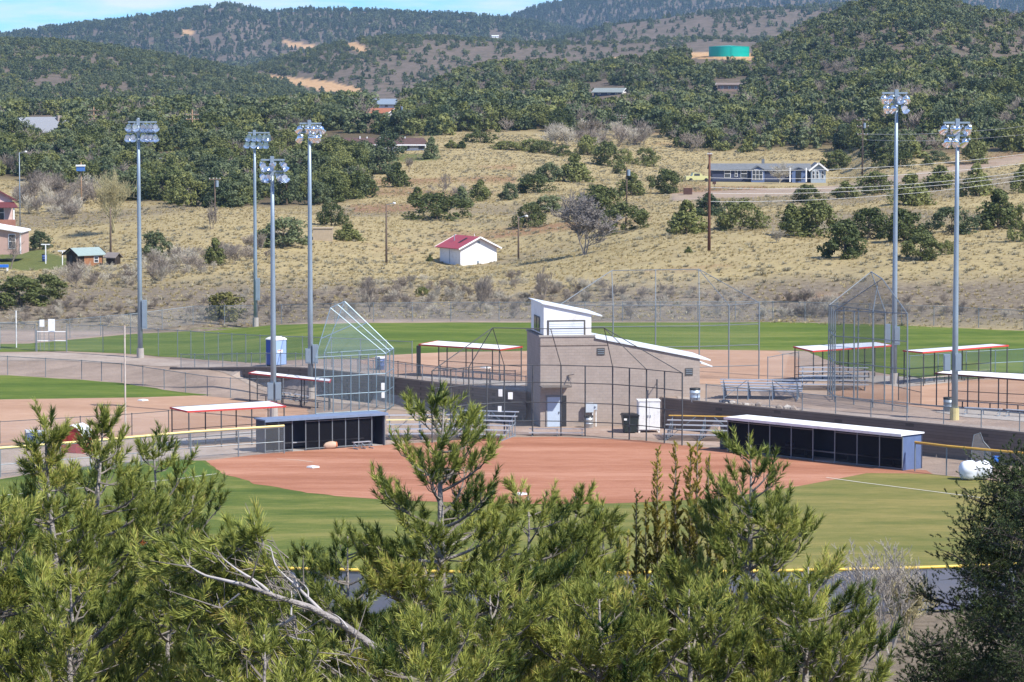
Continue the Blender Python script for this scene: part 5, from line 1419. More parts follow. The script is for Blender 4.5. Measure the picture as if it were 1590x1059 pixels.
tR, rzR = dugout_navy('long navy dugout with white roof right of the infield', FL2, FR2, 1.9, 2.2, WHITE, 'aluminium bench in the deep shade of the long right dugout', (4,), 8, True)
q = at(512, 697); t = thing('equipment_sack', 'tan and orange stuffed sack lying by the left navy dugout', 'sack', q, 0.2)
b = MB(); b.lathe([(0.02, -0.5), (0.16, -0.46), (0.24, -0.25), (0.26, 0.0), (0.24, 0.25), (0.18, 0.42), (0.05, 0.5)], 14, Matrix.Translation((0, 0, 0.24)) @ Matrix.Rotation(R(84), 4, 'Y'))
part('body', b, M('tan_canvas', (0.50, 0.36, 0.26), 0.8, var=.2), t, True)
part('end_cap', MB().lathe([(0.0, 0.52), (0.16, 0.5), (0.2, 0.42)], 14, Matrix.Translation((0, 0, 0.24)) @ Matrix.Rotation(R(84), 4, 'Y')), M('orange_plastic', (0.55, 0.18, 0.08), 0.6), t, True)
def bench(label, p, q, h=0.45, low=True, group='open air benches'):
    t = thing('bench', label, 'bench', p, 0, group); e = Vector(q) - Vector(p)
    part('seat', MB().bar((0, 0, h), (e.x, e.y, h), 0.25, 0.045), ALU, t)
    s_ = Vector((-e.y, e.x, 0)).normalized()
    if low:
        d = -s_ * 0.42
        part('foot_plank', MB().bar((d.x, d.y, 0.22), (e.x + d.x, e.y + d.y, 0.22), 0.25, 0.045), ALU, t)
    for f in (0.06, 0.5, 0.94):
        part('frame', MB().bar((e.x * f, e.y * f, 0), (e.x * f, e.y * f, h), 0.05).bar((e.x * f, e.y * f, 0.05), (e.x * f - s_.x * .55, e.y * f - s_.y * .55, 0.05), 0.05).bar((e.x * f, e.y * f, h - .05), (e.x * f - s_.x * .45, e.y * f - s_.y * .45, 0.2), 0.04), GALV, t)
    return t
bench('low bench with foot plank before the building door', at(821, 676), at(909, 676))
bench('dark bench beside the left light pole box', at(432, 618), at(452, 620), low=False)
bench('bench near the foot of the second left light pole', at(458, 621), at(479, 625), low=False)
bench('bench in front of the far right infield', up(1498, 643), up(1556, 646), low=False)
bench('bench cut by the right photo edge', up(1562, 646), up(1640, 651), low=False)
bench('bench on the left navy dugout apron', at(548, 697.0) + Vector((0, -0.2, 0)), at(575, 695) + Vector((0, -0.2, 0)), low=False)

def bleacher(label, p, rz, L, rows, accent=None, group='aluminium bleachers'):
    """front left foot at p, rows step up along local +y"""
    t = thing('bleachers', label, 'bleachers', p, rz, group)
    for k in range(rows):
        y = 0.68 * k; z = 0.42 + 0.25 * k
        part('seat_plank', MB().box((L / 2, y + 0.14, z), (L, 0.27, 0.05)), accent[1] if accent and accent[0] == k else ALU, t)
        if k: part('foot_plank', MB().box((L / 2, y - 0.26, z - 0.26), (L, 0.26, 0.045)), ALU, t)
    n = max(3, int(L / 1.8) + 1)
    for i in range(n):
        x = 0.25 + (L - 0.5) * i / (n - 1); D = 0.68 * (rows - 1) + 0.3; Ht = 0.42 + 0.25 * (rows - 1)
        b = MB().bar((x, 0, 0.04), (x, D, 0.04), 0.06).bar((x, 0.02, 0.08), (x, D, Ht - 0.1), 0.05)
        for k in range(rows): b.bar((x, 0.68 * k + 0.14, 0.04), (x, 0.68 * k + 0.14, 0.4 + 0.25 * k), 0.05)
        b.bar((x, 0.2, 0.08), (x, D, Ht * 0.55), 0.04)
        part('frame', b, GALV, t)
    for x in (0.25, L - 0.25):
        part('brace', MB().bar((x, 0.68 * (rows - 1), 0.1), (min(max(x + (1.6 if x < 1 else -1.6), 0.2), L - .2), 0.68 * (rows - 1), 0.36 + 0.25 * (rows - 1)), 0.04), GALV, t)
    return t
bleacher('bleachers with one yellow plank beside the left navy dugout', at(603, 684), R(6), 4.6, 5, (3, YELPALE))
bleacher('bleachers half hidden by the central pine top', at(690, 683), R(-16), 4.2, 6)
bleacher('bleachers with a yellow plank left of the long right dugout', at(1028, 684), R(-12), 5.0, 5, (4, M('orange_cap', (0.62, 0.36, 0.07))))
bleacher('bleachers on the terrace seen from behind at its edge', up(1246, 616), R(172), 5.6, 5)
bleacher('bleachers on the terrace behind the tall hooded backstop', up(1240, 606), R(-6), 5.0, 5)

# ------------------------------------------------------------------ portable toilet and the odds and ends
q = Gp(up(429, 568)); t = thing('portable_toilet', 'blue portable toilet with white roof on the gravel path', 'portable toilet', q, R(-46))
PBL = M('toilet_blue', (0.035, 0.085, 0.36), 0.45, var=0.1); PLIT = M('toilet_lit_blue', (0.30, 0.42, 0.66), 0.45, var=0.05)  # second blue is a sunlit copy of the first, light put into the colour
part('shell', MB().box((0, 0, 1.08), (1.12, 1.16, 1.98)), PBL, t)
part('base', MB().box((0, 0, 0.05), (1.2, 1.24, 0.1)), BLACK, t)
b = MB().lathe([(0.86, 2.07), (0.86, 2.13), (0.7, 2.24), (0.4, 2.33), (0, 2.36)], 4, Matrix.Rotation(R(45), 4, 'Z'))
part('roof', b, WHITE, t)
fd = part('door', MB().box((0, -0.60, 1.07), (0.88, 0.04, 1.84)), PBL, t)
part('handle', MB().box((0.34, -0.64, 1.0), (0.05, 0.05, 0.14)), PLIT, fd)
part('side_tone', MB().box((0.575, 0, 1.08), (0.03, 1.06, 1.9)), PLIT, t)  # paler sheet over the blue shell stands in for sun on this side
part('sticker', MB().box((0.598, -0.1, 1.2), (0.015, 0.55, 0.24)), WHITE, t)
part('sticker_stripe', MB().box((0.61, -0.16, 1.26), (0.012, 0.36, 0.07)), M('pale_red_print', (0.62, 0.28, 0.28)), t)
q = at(120, 702); t = thing('scorers_shed', 'small red shed behind the left pine top', 'shed', q, R(-20))
part('wall', MB().prism([(-0.8, 0), (0.8, 0), (0.8, 1.1), (0.45, 1.6), (0, 1.8), (-0.45, 1.6), (-0.8, 1.1)], -0.7, 0.7), M('barn_red', (0.42, 0.045, 0.04), 0.7, var=.15), t)
for s_ in (-1, 1):
    part('roof', MB().slab([(s_ * 0.9, -0.8, 1.06), (s_ * 0.47, -0.8, 1.64), (s_ * 0.47, 0.8, 1.64), (s_ * 0.9, 0.8, 1.06)], 0.04).slab([(s_ * 0.47, -0.8, 1.65), (0, -0.8, 1.86), (0, 0.8, 1.86), (s_ * 0.47, 0.8, 1.65)], 0.04), WROOF, t)
part('door', MB().box((0, -0.72, 0.72), (0.6, 0.03, 1.35)), M('barn_red_door', (0.36, 0.04, 0.035), 0.7), t)
q = at(58, 690); t = thing('equipment_box', 'blue grey equipment box by the low fence at far left', 'box', q, R(15))
part('body', MB().box((0, 0, 0.42), (1.5, 0.8, 0.8)), BLUEP, t)
part('lid', MB().prism([(-0.78, 0.83), (0.78, 0.83), (0.78, 0.88), (-0.78, 0.98)], -0.43, 0.43), M('pale_lid', (0.45, 0.48, 0.52), 0.6), t)
# bases and plates
for (x, y, lb, z) in [(486, 726.5, 'white base nearest the left navy dugout', 0), (808, 768.5, 'white base at the near edge of the red infield', 0), (222, 622.5, 'white base on the left field infield', 0), (754, 572, 'white base on the upper infield left of the press box', 1)]:
    p = up(x, y) if z else at(x, y)
    t = thing('base', lb, 'base', Gp(p) + Vector((0, 0, 0.03)), R(45), 'field bases')
    part('pad', MB().add([(-.3, -.3, 0), (.3, -.3, 0), (.3, .3, 0), (-.3, .3, 0), (-.26, -.26, .09), (.26, -.26, .09), (.26, .26, .09), (-.26, .26, .09)], [(4, 5, 6, 7), (0, 1, 5, 4), (1, 2, 6, 5), (2, 3, 7, 6), (3, 0, 4, 7)]), WHITE, t)
q = at(1512, 745); t = thing('tarp_bundle', 'bulging white wrapped bundle on the turf at right', 'bundle', q, R(8))
g = np.random.default_rng(5); b = MB()
prof = [(0.02, -1.0), (0.35, -0.96), (0.55, -0.8), (0.62, -0.5), (0.60, -0.2), (0.47, 0.0), (0.55, 0.25), (0.58, 0.55), (0.5, 0.85), (0.3, 1.0), (0.02, 1.05)]
mt = Matrix.Translation((0.1, 0, 0.58)) @ Matrix.Rotation(R(90), 4, 'Y')
b.lathe(prof, 28, mt)
for i, v in enumerate(b.v):
    dv = Vector(v) - Vector((v[0], 0, 0.58)); k = 1 + 0.05 * math.sin((i % 28) * 1.35) + 0.025 * g.standard_normal()
    w = Vector((v[0], 0, 0.58)) + dv * k; b.v[i] = (w.x, w.y, max(w.z, 0.0))
part('wrap', b, M('white_plastic_sheet', (0.74, 0.77, 0.84), 0.4, var=0.08), t, True)
part('strap', MB().lathe([(0.50, -0.03), (0.50, 0.03)], 24, mt), M('strap_grey', (0.5, 0.5, 0.55)), t)
q = at(1508, 722); t = thing('pitching_screen', 'net pitching screen on a bent tube frame by the right wall', 'screen', q, R(-8))
fr_ = [(0, 0, 0), (0.02, 0, 1.1), (0.15, 0, 1.9), (0.55, 0.05, 2.05), (0.75, 0.05, 1.5), (1.15, 0.1, 1.05), (1.2, 0.1, 0)]
part('frame', MB().tube(fr_, 0.03, 7), PIPE, t)
part('net', MB().quad(fr_[0], fr_[1], fr_[2], fr_[3], fr_[4], fr_[5], fr_[6]), M_mesh('net', (0.3, 0.3, 0.3), 0.35), t)
for x in (0.0, 1.2): part('foot', MB().bar((x, -0.5, 0.03), (x, 0.6, 0.03), 0.05), PIPE, t)
q = at(1543, 728); t = thing('ball_cart', 'small cart with a blue bucket beside the white bundle', 'cart', q, R(10))
part('tray', MB().box((0, 0, 0.34), (0.9, 0.5, 0.06)), BLACK, t)
for x in (-.35, .35):
    for y in (-.22, .22): part('wheel', MB().lathe([(0, -.03), (0.14, -.03), (0.14, .03), (0, .03)], 12, Matrix.Translation((x, y, 0.14)) @ Matrix.Rotation(R(90), 4, 'X')), BLACK, t)
part('push_bar', MB().tube([(-0.42, -0.2, 0.36), (-0.5, -0.2, 1.15), (-0.5, 0.2, 1.15), (-0.42, 0.2, 0.36)], 0.02, 6), PIPE, t)
t = thing('bucket', 'bright blue bucket riding on the small cart', 'bucket', q + Vector((0.12, 0, 0.37)))
part('body', MB().lathe([(0, 0), (0.17, 0), (0.22, 0.42), (0.2, 0.42), (0.15, 0.04)], 16), M('bright_blue_plastic', (0.03, 0.16, 0.60), 0.4), t, True)
part('rim', MB().lathe([(0.22, 0.40), (0.235, 0.41), (0.22, 0.44)], 16), M('bright_blue_plastic', (0.03, 0.16, 0.60)), t)
# cobbles heaped under the terrace bleachers
ST = [M('cobble', (0.30, 0.25, 0.21), 0.9, var=.3), M('pale_cobble', (0.46, 0.42, 0.37), 0.9, var=.25)]
for k in range(26):
    x = rnd.uniform(14.4, 19.5); y = float(wall_y(x)) + rnd.uniform(0.6, 1.5); s_ = rnd.uniform(0.12, 0.3)
    bm = bmesh.new(); bmesh.ops.create_icosphere(bm, subdivisions=1, radius=s_)
    for v in bm.verts: v.co = v.co * rnd.uniform(0.8, 1.15); v.co.z *= 0.7
    me = bpy.data.meshes.new('rock'); bm.to_mesh(me); bm.free(); me.materials.append(ST[k % 4 == 0])
    o = link('rock', me, loc=(x, y, 2.05 + s_ * 0.3)); tag(o, 'cobble lying under the bleachers at the terrace edge', 'rock', 'cobbles under the terrace bleachers')
# ------------------------------------------------------------------ houses and sheds of the valley
def place(px, py, Y=None):
    """point of the ground under a photo pixel; with Y the ground at that distance"""
    if Y is None: return on(px, py)
    d = ray(px, py); x = d.x / d.y * Y
    return Vector((x, Y, gz(x, Y)))
def gable_house(name, label, cat, base, rz, L, D, He, Hr, wallm, roofm, gable_axis='x', over=0.35, trim=WHITE, group=None, sink=0.6, th=0.10):
    """ridge along local x; front (long side) faces local -y"""
    t = thing(name, label, cat, base, rz, group)
    part('wall', MB().add([(-L / 2, -D / 2, -sink), (L / 2, -D / 2, -sink), (L / 2, D / 2, -sink), (-L / 2, D / 2, -sink), (-L / 2, -D / 2, He), (L / 2, -D / 2, He), (L / 2, D / 2, He), (-L / 2, D / 2, He), (-L / 2, 0, Hr - 0.02), (L / 2, 0, Hr - 0.02)],
         [(0, 1, 5, 4), (2, 3, 7, 6), (1, 2, 6, 9, 5), (3, 0, 4, 8, 7), (4, 5, 9, 8), (6, 7, 8, 9)]), wallm, t)
    sl = (Hr - He) / (D / 2); e = over
    for s_ in (-1, 1):
        part('roof', MB().slab([(-L / 2 - e, 0, Hr + th), (L / 2 + e, 0, Hr + th), (L / 2 + e, s_ * (D / 2 + e), He - sl * e + th), (-L / 2 - e, s_ * (D / 2 + e), He - sl * e + th)], th - 0.01), roofm, t)
    if trim:
        for x in (-L / 2 - e - 0.03, L / 2 + e + 0.03):
            b = MB()
            for s_ in (-1, 1): b.bar((x, 0, Hr + th * .5), (x, s_ * (D / 2 + e), He - sl * e + th * .5), 0.06, 0.18)
            part('barge_board', b, trim, t)
    return t
def window(t, x, y, z, w, h, face='y', bars=1, fm=WHITE):
    d = 0.05
    sz = (w + 0.16, 0.08, h + 0.16) if face == 'y' else (0.08, w + 0.16, h + 0.16)
    f = part('window', MB().box((x, y, z), sz), fm, t)
    off = (0, -0.05, 0) if face == 'y' else ((0.05 if x > 0 else -0.05), 0, 0)
    part('pane', MB().box((x + off[0], y + off[1], z), (w, 0.04, h) if face == 'y' else (0.04, w, h)), GLASS, f)
    if bars: part('glazing_bar', MB().box((x + off[0] * 1.5, y + off[1] * 1.5, z), (w, 0.03, 0.06) if face == 'y' else (0.03, w, 0.06)), fm, f)
    return f
# white pump house with red roof
q = place(719, 411); s = ppm(q.y)
RR = M('red_metal_roof', (0.36, 0.055, 0.062), 0.45, var=0.08, vs=0.8)
t = gable_house('pump_house', 'white walled pump house with red roof in the meadow', 'house', q + Vector((0.6, 2.2, 0)), R(-62), 5.6, 5.0, 2.15, 3.35, WHITE, RR, over=0.45)
part('vent_pipe', MB().tube([(-1.2, -1.3, 2.6), (-1.2, -1.3, 3.6)], 0.06, 8), GALV, t)
part('vent_pipe', MB().tube([(1.7, 0, 3.3), (1.7, 0, 3.75)], 0.04, 8), WHITE, t)
part('roof_hatch', MB().add([(0.5, -0.55, 3.24), (1.05, -0.55, 3.24), (1.05, -1.7, 2.66), (0.5, -1.7, 2.66)], [(0, 1, 2, 3)]), DARK, t)
part('gable_vent', MB().box((2.81, 0, 2.75), (0.03, 0.35, 0.25)), GALV, t)
part('tap_box', MB().box((2.84, -0.1, 0.35), (0.08, 0.22, 0.3)), GALV, t)
part('conduit', MB().box((-0.1, -2.52, 1.1), (0.05, 0.05, 2.0)), GALV, t)
part('step', MB().box((3.3, 0.4, -0.1), (1.0, 1.1, 0.3)), CONCM, t)
# long blue house
Yh = 575.0; s = ppm(Yh)
q = place(1180, 283, Yh)
BLW = M('blue_siding', (0.045, 0.055, 0.10), 0.7, var=0.15, vs=0.6); BLG = M('grey_blue_gable', (0.30, 0.36, 0.42), 0.6, var=0.06)
GRF = M('grey_shingles', (0.155, 0.165, 0.175), 0.9, var=0.25, vs=1.5)
t = thing('long_blue_house', 'long blue house with grey roof and white gable beyond the meadow', 'house', q)
def hx(px): return (px - 1180) / s
x0, x1, xg = hx(1106), hx(1258), hx(1281)
zh = lambda py: (float(zpix(py, Yh)) - q.z)
He, Hr = zh(263), zh(254.5)
part('wall', MB().box(((x0 + x1) / 2, 3.5, He / 2 - 0.4), (x1 - x0, 7.0, He + 0.8)), BLW, t)
part('roof', MB().slab([(x0 - 0.5, -0.4, He), (x1 + 0.3, -0.4, He), (x1 + 0.3, 3.5, Hr), (x0 - 0.5, 3.5, Hr)], 0.12).slab([(x0 - 0.5, 3.5, Hr), (x1 + 0.3, 3.5, Hr), (x1 + 0.3, 7.4, He), (x0 - 0.5, 7.4, He)], 0.12), GRF, t)
gw = xg - x1; gp = zh(254)
part('gable_wing', MB().prism([(x1, -0.8), (xg, -0.8), (xg, He), ((x1 + xg) / 2, gp), (x1, He)], -1.4, 6.0), BLG, t)
b = MB()
for a, c in (((x1 - 0.35, He - 0.2), ((x1 + xg) / 2, gp + 0.15)), (((x1 + xg) / 2, gp + 0.15), (xg + 0.35, He - 0.2))):
    b.slab([(a[0], -1.8, a[1]), (c[0], -1.8, c[1]), (c[0], 6.2, c[1]), (a[0], 6.2, a[1])], 0.12)
part('wing_roof', b, GRF, t)
b = MB()
for a, c in (((x1 - 0.4, -1.85, He - 0.22), ((x1 + xg) / 2, -1.85, gp + 0.12)), (((x1 + xg) / 2, -1.85, gp + 0.12), (xg + 0.4, -1.85, He - 0.22))): b.bar(a, c, 0.08, 0.28)
part('barge_board', b, WHITE, t)
for px in (1262, 1268, 1276): window(t, hx(px), -1.42, zh(271), 0.34, 1.25)
for px, w in ((1129.5, 1.0), (1143, 0.34), (1155, 1.0)): window(t, hx(px), -0.03, zh(269.5), w, 1.3 if w > .5 else 1.0)
for gx0, gx1, gz_ in ((1164, 1188, 257), (1227, 1252, 259)):
    a, c = hx(gx0), hx(gx1)
    part('entry_gable', MB().prism([(a + .2, -0.6), (c - .2, -0.6), (c - .2, He - .1), ((a + c) / 2, zh(gz_) - .1), (a + .2, He - .1)], -1.0, 1.0), BLUEP, t)
    part('entry_roof', MB().slab([(a, -1.3, He - .1), ((a + c) / 2, -1.3, zh(gz_)), ((a + c) / 2, 2.5, zh(gz_)), (a, 2.5, He - .1)], 0.1).slab([((a + c) / 2, -1.3, zh(gz_)), (c, -1.3, He - .1), (c, 2.5, He - .1), ((a + c) / 2, 2.5, zh(gz_))], 0.1), GRF, t)
for px in (1170, 1175.5, 1181): window(t, hx(px), -1.03, zh(271), 0.5, 1.7)
part('door', MB().box((hx(1239), -1.03, zh(272)), (0.95, 0.06, 2.0)), DARK, t)
for px in (1225, 1250): part('porch_post', MB().box((hx(px), -2.2, zh(271)), (0.22, 0.22, 2.5)), WHITE, t)
part('skirting', MB().box(((x0 + x1) / 2, -0.06, -0.1), (x1 - x0, 0.1, 0.9)), M('dark_skirting', (0.03, 0.04, 0.06)), t)
part('chimney', MB().box((hx(1188), 5, Hr + 0.3), (0.5, 0.5, 0.9)), GRF, t)
# car beside it
q = place(1083, 279, 572); t = thing('parked_car', 'pale yellow pickup parked left of the blue house', 'car', q, R(8))
CARY = M('pale_yellow_car', (0.55, 0.53, 0.25), 0.35, var=0.05)
part('body', MB().prism([(-2.2, 0.35), (2.2, 0.35), (2.25, 0.95), (0.9, 1.02), (0.4, 1.55), (-0.9, 1.6), (-1.1, 1.05), (-2.2, 1.0)], -0.85, 0.85), CARY, t)
part('side_window', MB().box((-0.25, -0.86, 1.28), (1.0, 0.03, 0.4)), GLASS, t)
for x in (-1.35, 1.4):
    for y in (-.8, .8): part('wheel', MB().lathe([(0, -.1), (0.34, -.1), (0.34, .1), (0, .1)], 14, Matrix.Translation((x, y, 0.34)) @ Matrix.Rotation(R(90), 4, 'X')), BLACK, t)
q = place(1068, 302); t = thing('rusty_bin', 'small rusty burn box on the grass left of rusty pole', 'box', q)
part('body', MB().box((0, 0, 0.45), (1.3, 1.0, 0.95)), M('rusty_steel', (0.09, 0.045, 0.035), 0.8, var=.3), t); part('lid', MB().box((0, 0, 0.95), (1.36, 1.06, 0.06)), RUSTY, t)
q = place(1109, 295); t = thing('mailbox', 'small dark box on a post right of the rusty pole', 'mailbox', q)
part('box', MB().box((0, 0, 1.1), (0.55, 0.35, 0.4)), M('rusty_steel', (0.09, 0.045, 0.035)), t); part('post', MB().box((0, 0, 0.45), (0.1, 0.1, 0.95)), POLEW, t)
# white ranch house with brown roof
Yr_ = 640.0; s = ppm(Yr_); q = place(595, 241, Yr_); q.z = float(zpix(241, Yr_))
t = thing('ranch_house', 'white ranch house with long brown roof behind dark trees', 'house', q)
hx2 = lambda px: (px - 595) / s
zh2 = lambda py: float(zpix(py, Yr_)) - q.z
BRF = M('brown_shingles', (0.105, 0.062, 0.052), 0.9, var=0.25, vs=1)
part('wall', MB().box(((hx2(531) + hx2(660)) / 2, 4, zh2(225) / 2 - 0.5), (hx2(660) - hx2(531), 8, zh2(225) + 1.0)), WHITE, t)
part('roof', MB().slab([(hx2(527), -0.7, zh2(225)), (hx2(664), -0.7, zh2(224)), (hx2(657), 4, zh2(214.5)), (hx2(531), 4, zh2(214.5))], 0.15).slab([(hx2(531), 4, zh2(214.5)), (hx2(657), 4, zh2(214.5)), (hx2(664), 8.7, zh2(225)), (hx2(527), 8.7, zh2(225))], 0.15), BRF, t)
part('fascia', MB().box(((hx2(527) + hx2(664)) / 2, -0.74, zh2(224.8) - .03), (hx2(664) - hx2(527), 0.06, 0.24)), WHITE, t)
part('upper_siding', MB().box(((hx2(620) + hx2(660)) / 2, -0.02, zh2(227.7)), (hx2(660) - hx2(620), 0.05, 0.55)), M('grey_siding', (0.28, 0.28, 0.28)), t)
for px, w, py in ((548.5, 0.75, 227.5), (631, 1.0, 227.8), (654, 0.9, 227.8)): window(t, hx2(px), -0.05, zh2(py), w, 0.75, fm=M('dark_frame', (0.12, 0.10, 0.09)))
part('door', MB().box((hx2(628), -0.05, zh2(235)), (0.9, 0.06, 1.5)), M('screen_door', (0.35, 0.35, 0.35)), t)
for px, h in ((558, 0.5), (569, 0.35), (590, 0.4), (628, 0.3)): part('roof_vent', MB().box((hx2(px), 3.2, zh2(215.5) + 0.2), (0.2, 0.2, h)), WHITE, t)
# more distant houses
def far_house(label, px, pyb, Y, Wpx, Hw_px, roof_px, wallm, roofm, rz, depth=7.0, gable_front=False, cat='house', name='house', sink=3.5):
    if Y < 2000: Y = on(px, pyb, 400, 1500).y
    s = ppm(Y); d = ray(px, pyb); x = d.x / d.y * Y
    q = Vector((x, Y, float(zpix(pyb, Y))))
    t = gable_house(name, label, cat, q, rz, Wpx / s, depth, Hw_px / s, (Hw_px + roof_px) / s, wallm, roofm, sink=sink, over=0.6 if Y < 2000 else 0.2, th=0.2)
    L = Wpx / s
    for k in (-0.3, 0.05, 0.33): window(t, L * k, -depth / 2 - 0.02, Hw_px / s * 0.55, L * 0.09, Hw_px / s * 0.4)
    return t
SLT = M('blue_grey_roof', (0.20, 0.25, 0.31), 0.6, var=0.1)
t = far_house('white house with blue grey roof above the orange roofed one', 597, 168, 1000, 50, 6.5, 7, WHITE, SLT, R(3), 9)
t = far_house('small house with orange roof and white gable on the hill foot', 594, 182, 960, 36, 6.5, 6.5, M('grey_wall', (0.42, 0.42, 0.44)), M('orange_tile_roof', (0.34, 0.13, 0.07), 0.8, var=.15), R(-24), 7)  # walls one even grey all round
t = far_house('dark house with steep grey roof in the left trees', 66, 209, 760, 76, 6, 20, M('dark_brown_wall', (0.035, 0.026, 0.024), 0.8), M('grey_metal_roof', (0.22, 0.23, 0.25), 0.6, var=.08), R(38), 9)
part('chimney', MB().box((3.6, -1.2, 3.2), (1.0, 0.8, 2.2)), M('tan_chimney', (0.30, 0.25, 0.21)), t)
t = far_house('low house with white gable end in the middle forest', 948, 148, 980, 44, 5.0, 5.5, M('navy_wall', (0.05, 0.06, 0.10)), M('green_grey_roof', (0.22, 0.25, 0.24), 0.7), R(-18), 7)
part('gable_wall', MB().box((44 / ppm(t.location.y) / 2 + .05, 0, 0.45), (0.06, 6.6, 1.5)), WHITE, t)
t = far_house('flat brown house high in the forest below the tank', 1132, 141, 1010, 34, 9, 2.5, M('adobe_wall', (0.30, 0.21, 0.17), 0.9, var=.2), M('brown_flat_roof', (0.22, 0.17, 0.14)), R(-6), 8)
part('retaining_terrace', MB().box((5.5, -3.5, 0.2), (5.0, 1.5, 1.0)), M('pale_stone', (0.42, 0.37, 0.31), var=.2), t)
t = far_house('tiny white house on the far ridge under the mountains', 769, 58.5, 2335, 10, 2.2, 1.2, WHITE, WROOF, 0, 4, sink=0.3)
q = place(250, 262, 590); q.z = float(zpix(254, 590)); t = thing('white_trailer', 'white trailer glimpsed through the left trees', 'trailer', q, R(-12))
part('body', MB().box((0, 0, 0.2), (1.7, 2.2, 1.5)).box((1.4, 0.2, -0.2), (1.2, 1.8, 0.8)), WHITE, t)
part('skirt', MB().box((0.3, 0, -1.6), (2.4, 2.0, 2.2)), M('tan_plywood', (0.40, 0.32, 0.22), .85), t); part('roof', MB().box((0, 0, 1.0), (1.85, 2.4, 0.08)), WHITE, t)
# pink houses at the left edge
PINK = M('pink_stucco', (0.46, 0.31, 0.255), 0.85, var=.1); MAR = M('maroon_roof', (0.13, 0.035, 0.04), 0.7)
q = place(-24, 348, 430); q.z = float(zpix(346, 430))
t = gable_house('pink_house', 'pink gabled house with maroon porch roof at far left', 'house', q, R(-72), 9, 6.0, 3.3, 5.0, M('pale_pink_gable', (0.62, 0.44, 0.40), .8), MAR, over=0.5, trim=MAR)
part('porch_roof', MB().slab([(4.6, -3.2, 2.9), (4.6, 3.2, 2.9), (6.4, 3.4, 2.3), (6.4, -3.4, 2.3)], 0.12), MAR, t)
for y in (-2.9, 0, 2.9): part('porch_post', MB().box((6.1, y, 1.0), (0.18, 0.18, 2.5)), WHITE, t)
part('porch_wall', MB().box((6.2, 0, 0.1), (0.15, 6.2, 1.1)), M('brick_red', (0.30, 0.14, 0.10), .9), t)
window(t, 4.52, -1.2, 1.7, 1.0, 1.2, 'x'); window(t, 4.52, 1.4, 1.5, 0.9, 1.9, 'x')
q = place(3, 390, 405); q.z = float(zpix(389, 405))
t = thing('pink_bungalow', 'pink bungalow with white sloping eave at far left', 'house', q)
s = ppm(405)
part('wall', MB().prism([(-9, -0.5), (29 / s, -0.5), (29 / s, zpix(361, 405) - q.z), (-9, zpix(337, 405) - q.z)], 0, 7), PINK, t)
part('roof', MB().prism([(-9.2, zpix(336, 405) - q.z), (32 / s, zpix(361.5, 405) - q.z), (32 / s, zpix(359.5, 405) - q.z), (-9.2, zpix(334, 405) - q.z)], -0.5, 7.4), WHITE, t)
part('corner_board', MB().box((29 / s, -0.03, 0.9), (0.16, 0.08, 2.6)), WHITE, t)
w_ = window(t, 16 / s, -0.03, 1.15, 0.75, 1.7); window(t, -3, -0.03, 1.3, 1.0, 1.2)
# cabin, little shed, box
q = place(129, 416)
t = gable_house('log_cabin', 'dark log cabin with pale green roof by the thicket', 'cabin', q + Vector((0, 1.5, 0)), R(40), 3.4, 2.7, 1.6, 2.25, M('dark_boards', (0.035, 0.026, 0.02), 0.9, var=.4, vs=4), M('pale_green_roof', (0.27, 0.34, 0.32), 0.6, var=.1), over=0.35, trim=M('dark_boards', (0.035, 0.026, 0.02)))
part('front_siding', MB().box((0.3, -1.38, 0.8), (2.5, 0.05, 1.3)), M('orange_boards', (0.30, 0.14, 0.07), .85, var=.3, vs=3), t)
part('door', MB().box((-1.73, 0.3, 0.75), (0.05, 0.7, 1.45)), DARK, t)
window(t, 0.7, -1.41, 0.95, 0.5, 0.6)
part('post', MB().box((-1.95, -1.4, 0.7), (0.1, 0.1, 1.6)), POLEW, t)
q = place(176, 411); t = gable_house('garden_shed', 'tiny weathered shed right of the log cabin', 'shed', q, R(-30), 1.3, 1.1, 0.95, 1.35, M('dark_boards', (0.035, 0.026, 0.02)), M('weathered_roof', (0.22, 0.19, 0.17), .8), over=0.25, trim=None)
part('door', MB().box((-0.66, 0, 0.45), (0.04, 0.5, 0.8)), DARK, t)
q = place(501, 374); t = thing('plywood_box', 'plain tan plywood box half hidden in the left thicket', 'box', q)
part('wall', MB().box((0, 1, 0.7), (30 / ppm(q.y), 2.0, 1.7)), M('tan_plywood', (0.40, 0.32, 0.22), .85, var=.12), t); part('top', MB().box((0, 1, 1.6), (32 / ppm(q.y), 2.2, 0.08)), M('tan_plywood', (0.4, 0.32, 0.22)), t)
for px, py, h, lb in ((71, 410, 30, 'white clothes line post left of the log cabin'), (97, 412, 22, 'white clothes line post behind the log cabin')):
    q = place(px, py); s = ppm(q.y); t = thing('clothes_line_post', lb, 'clothes line', q, 0, 'clothes line posts on the lawn')
    part('post', MB().tube([(0, 0, 0), (0, 0, h / s)], 0.07, 8), WHITE, t); part('crossbar', MB().bar((-0.55, 0, h / s), (0.55, 0, h / s), 0.12), WHITE, t)
q = place(69, 407); drum('blue barrel under the white clothes line post', q, 0.3, 0.9, M('blue_drum', (0.09, 0.14, 0.34)), 'barrel', 'barrel', None)
q = place(5, 421); t = thing('play_table', 'low blue topped play table on the lawn at far left', 'table', q)
part('top', MB().box((0, 0, 0.6), (1.2, 0.9, 0.3)), M('bright_blue_plastic', (0.03, 0.16, 0.60)), t)
for x in (-.5, .5):
    for y in (-.35, .35): part('leg', MB().box((x, y, 0.22), (0.12, 0.12, 0.5)), WHITE, t)
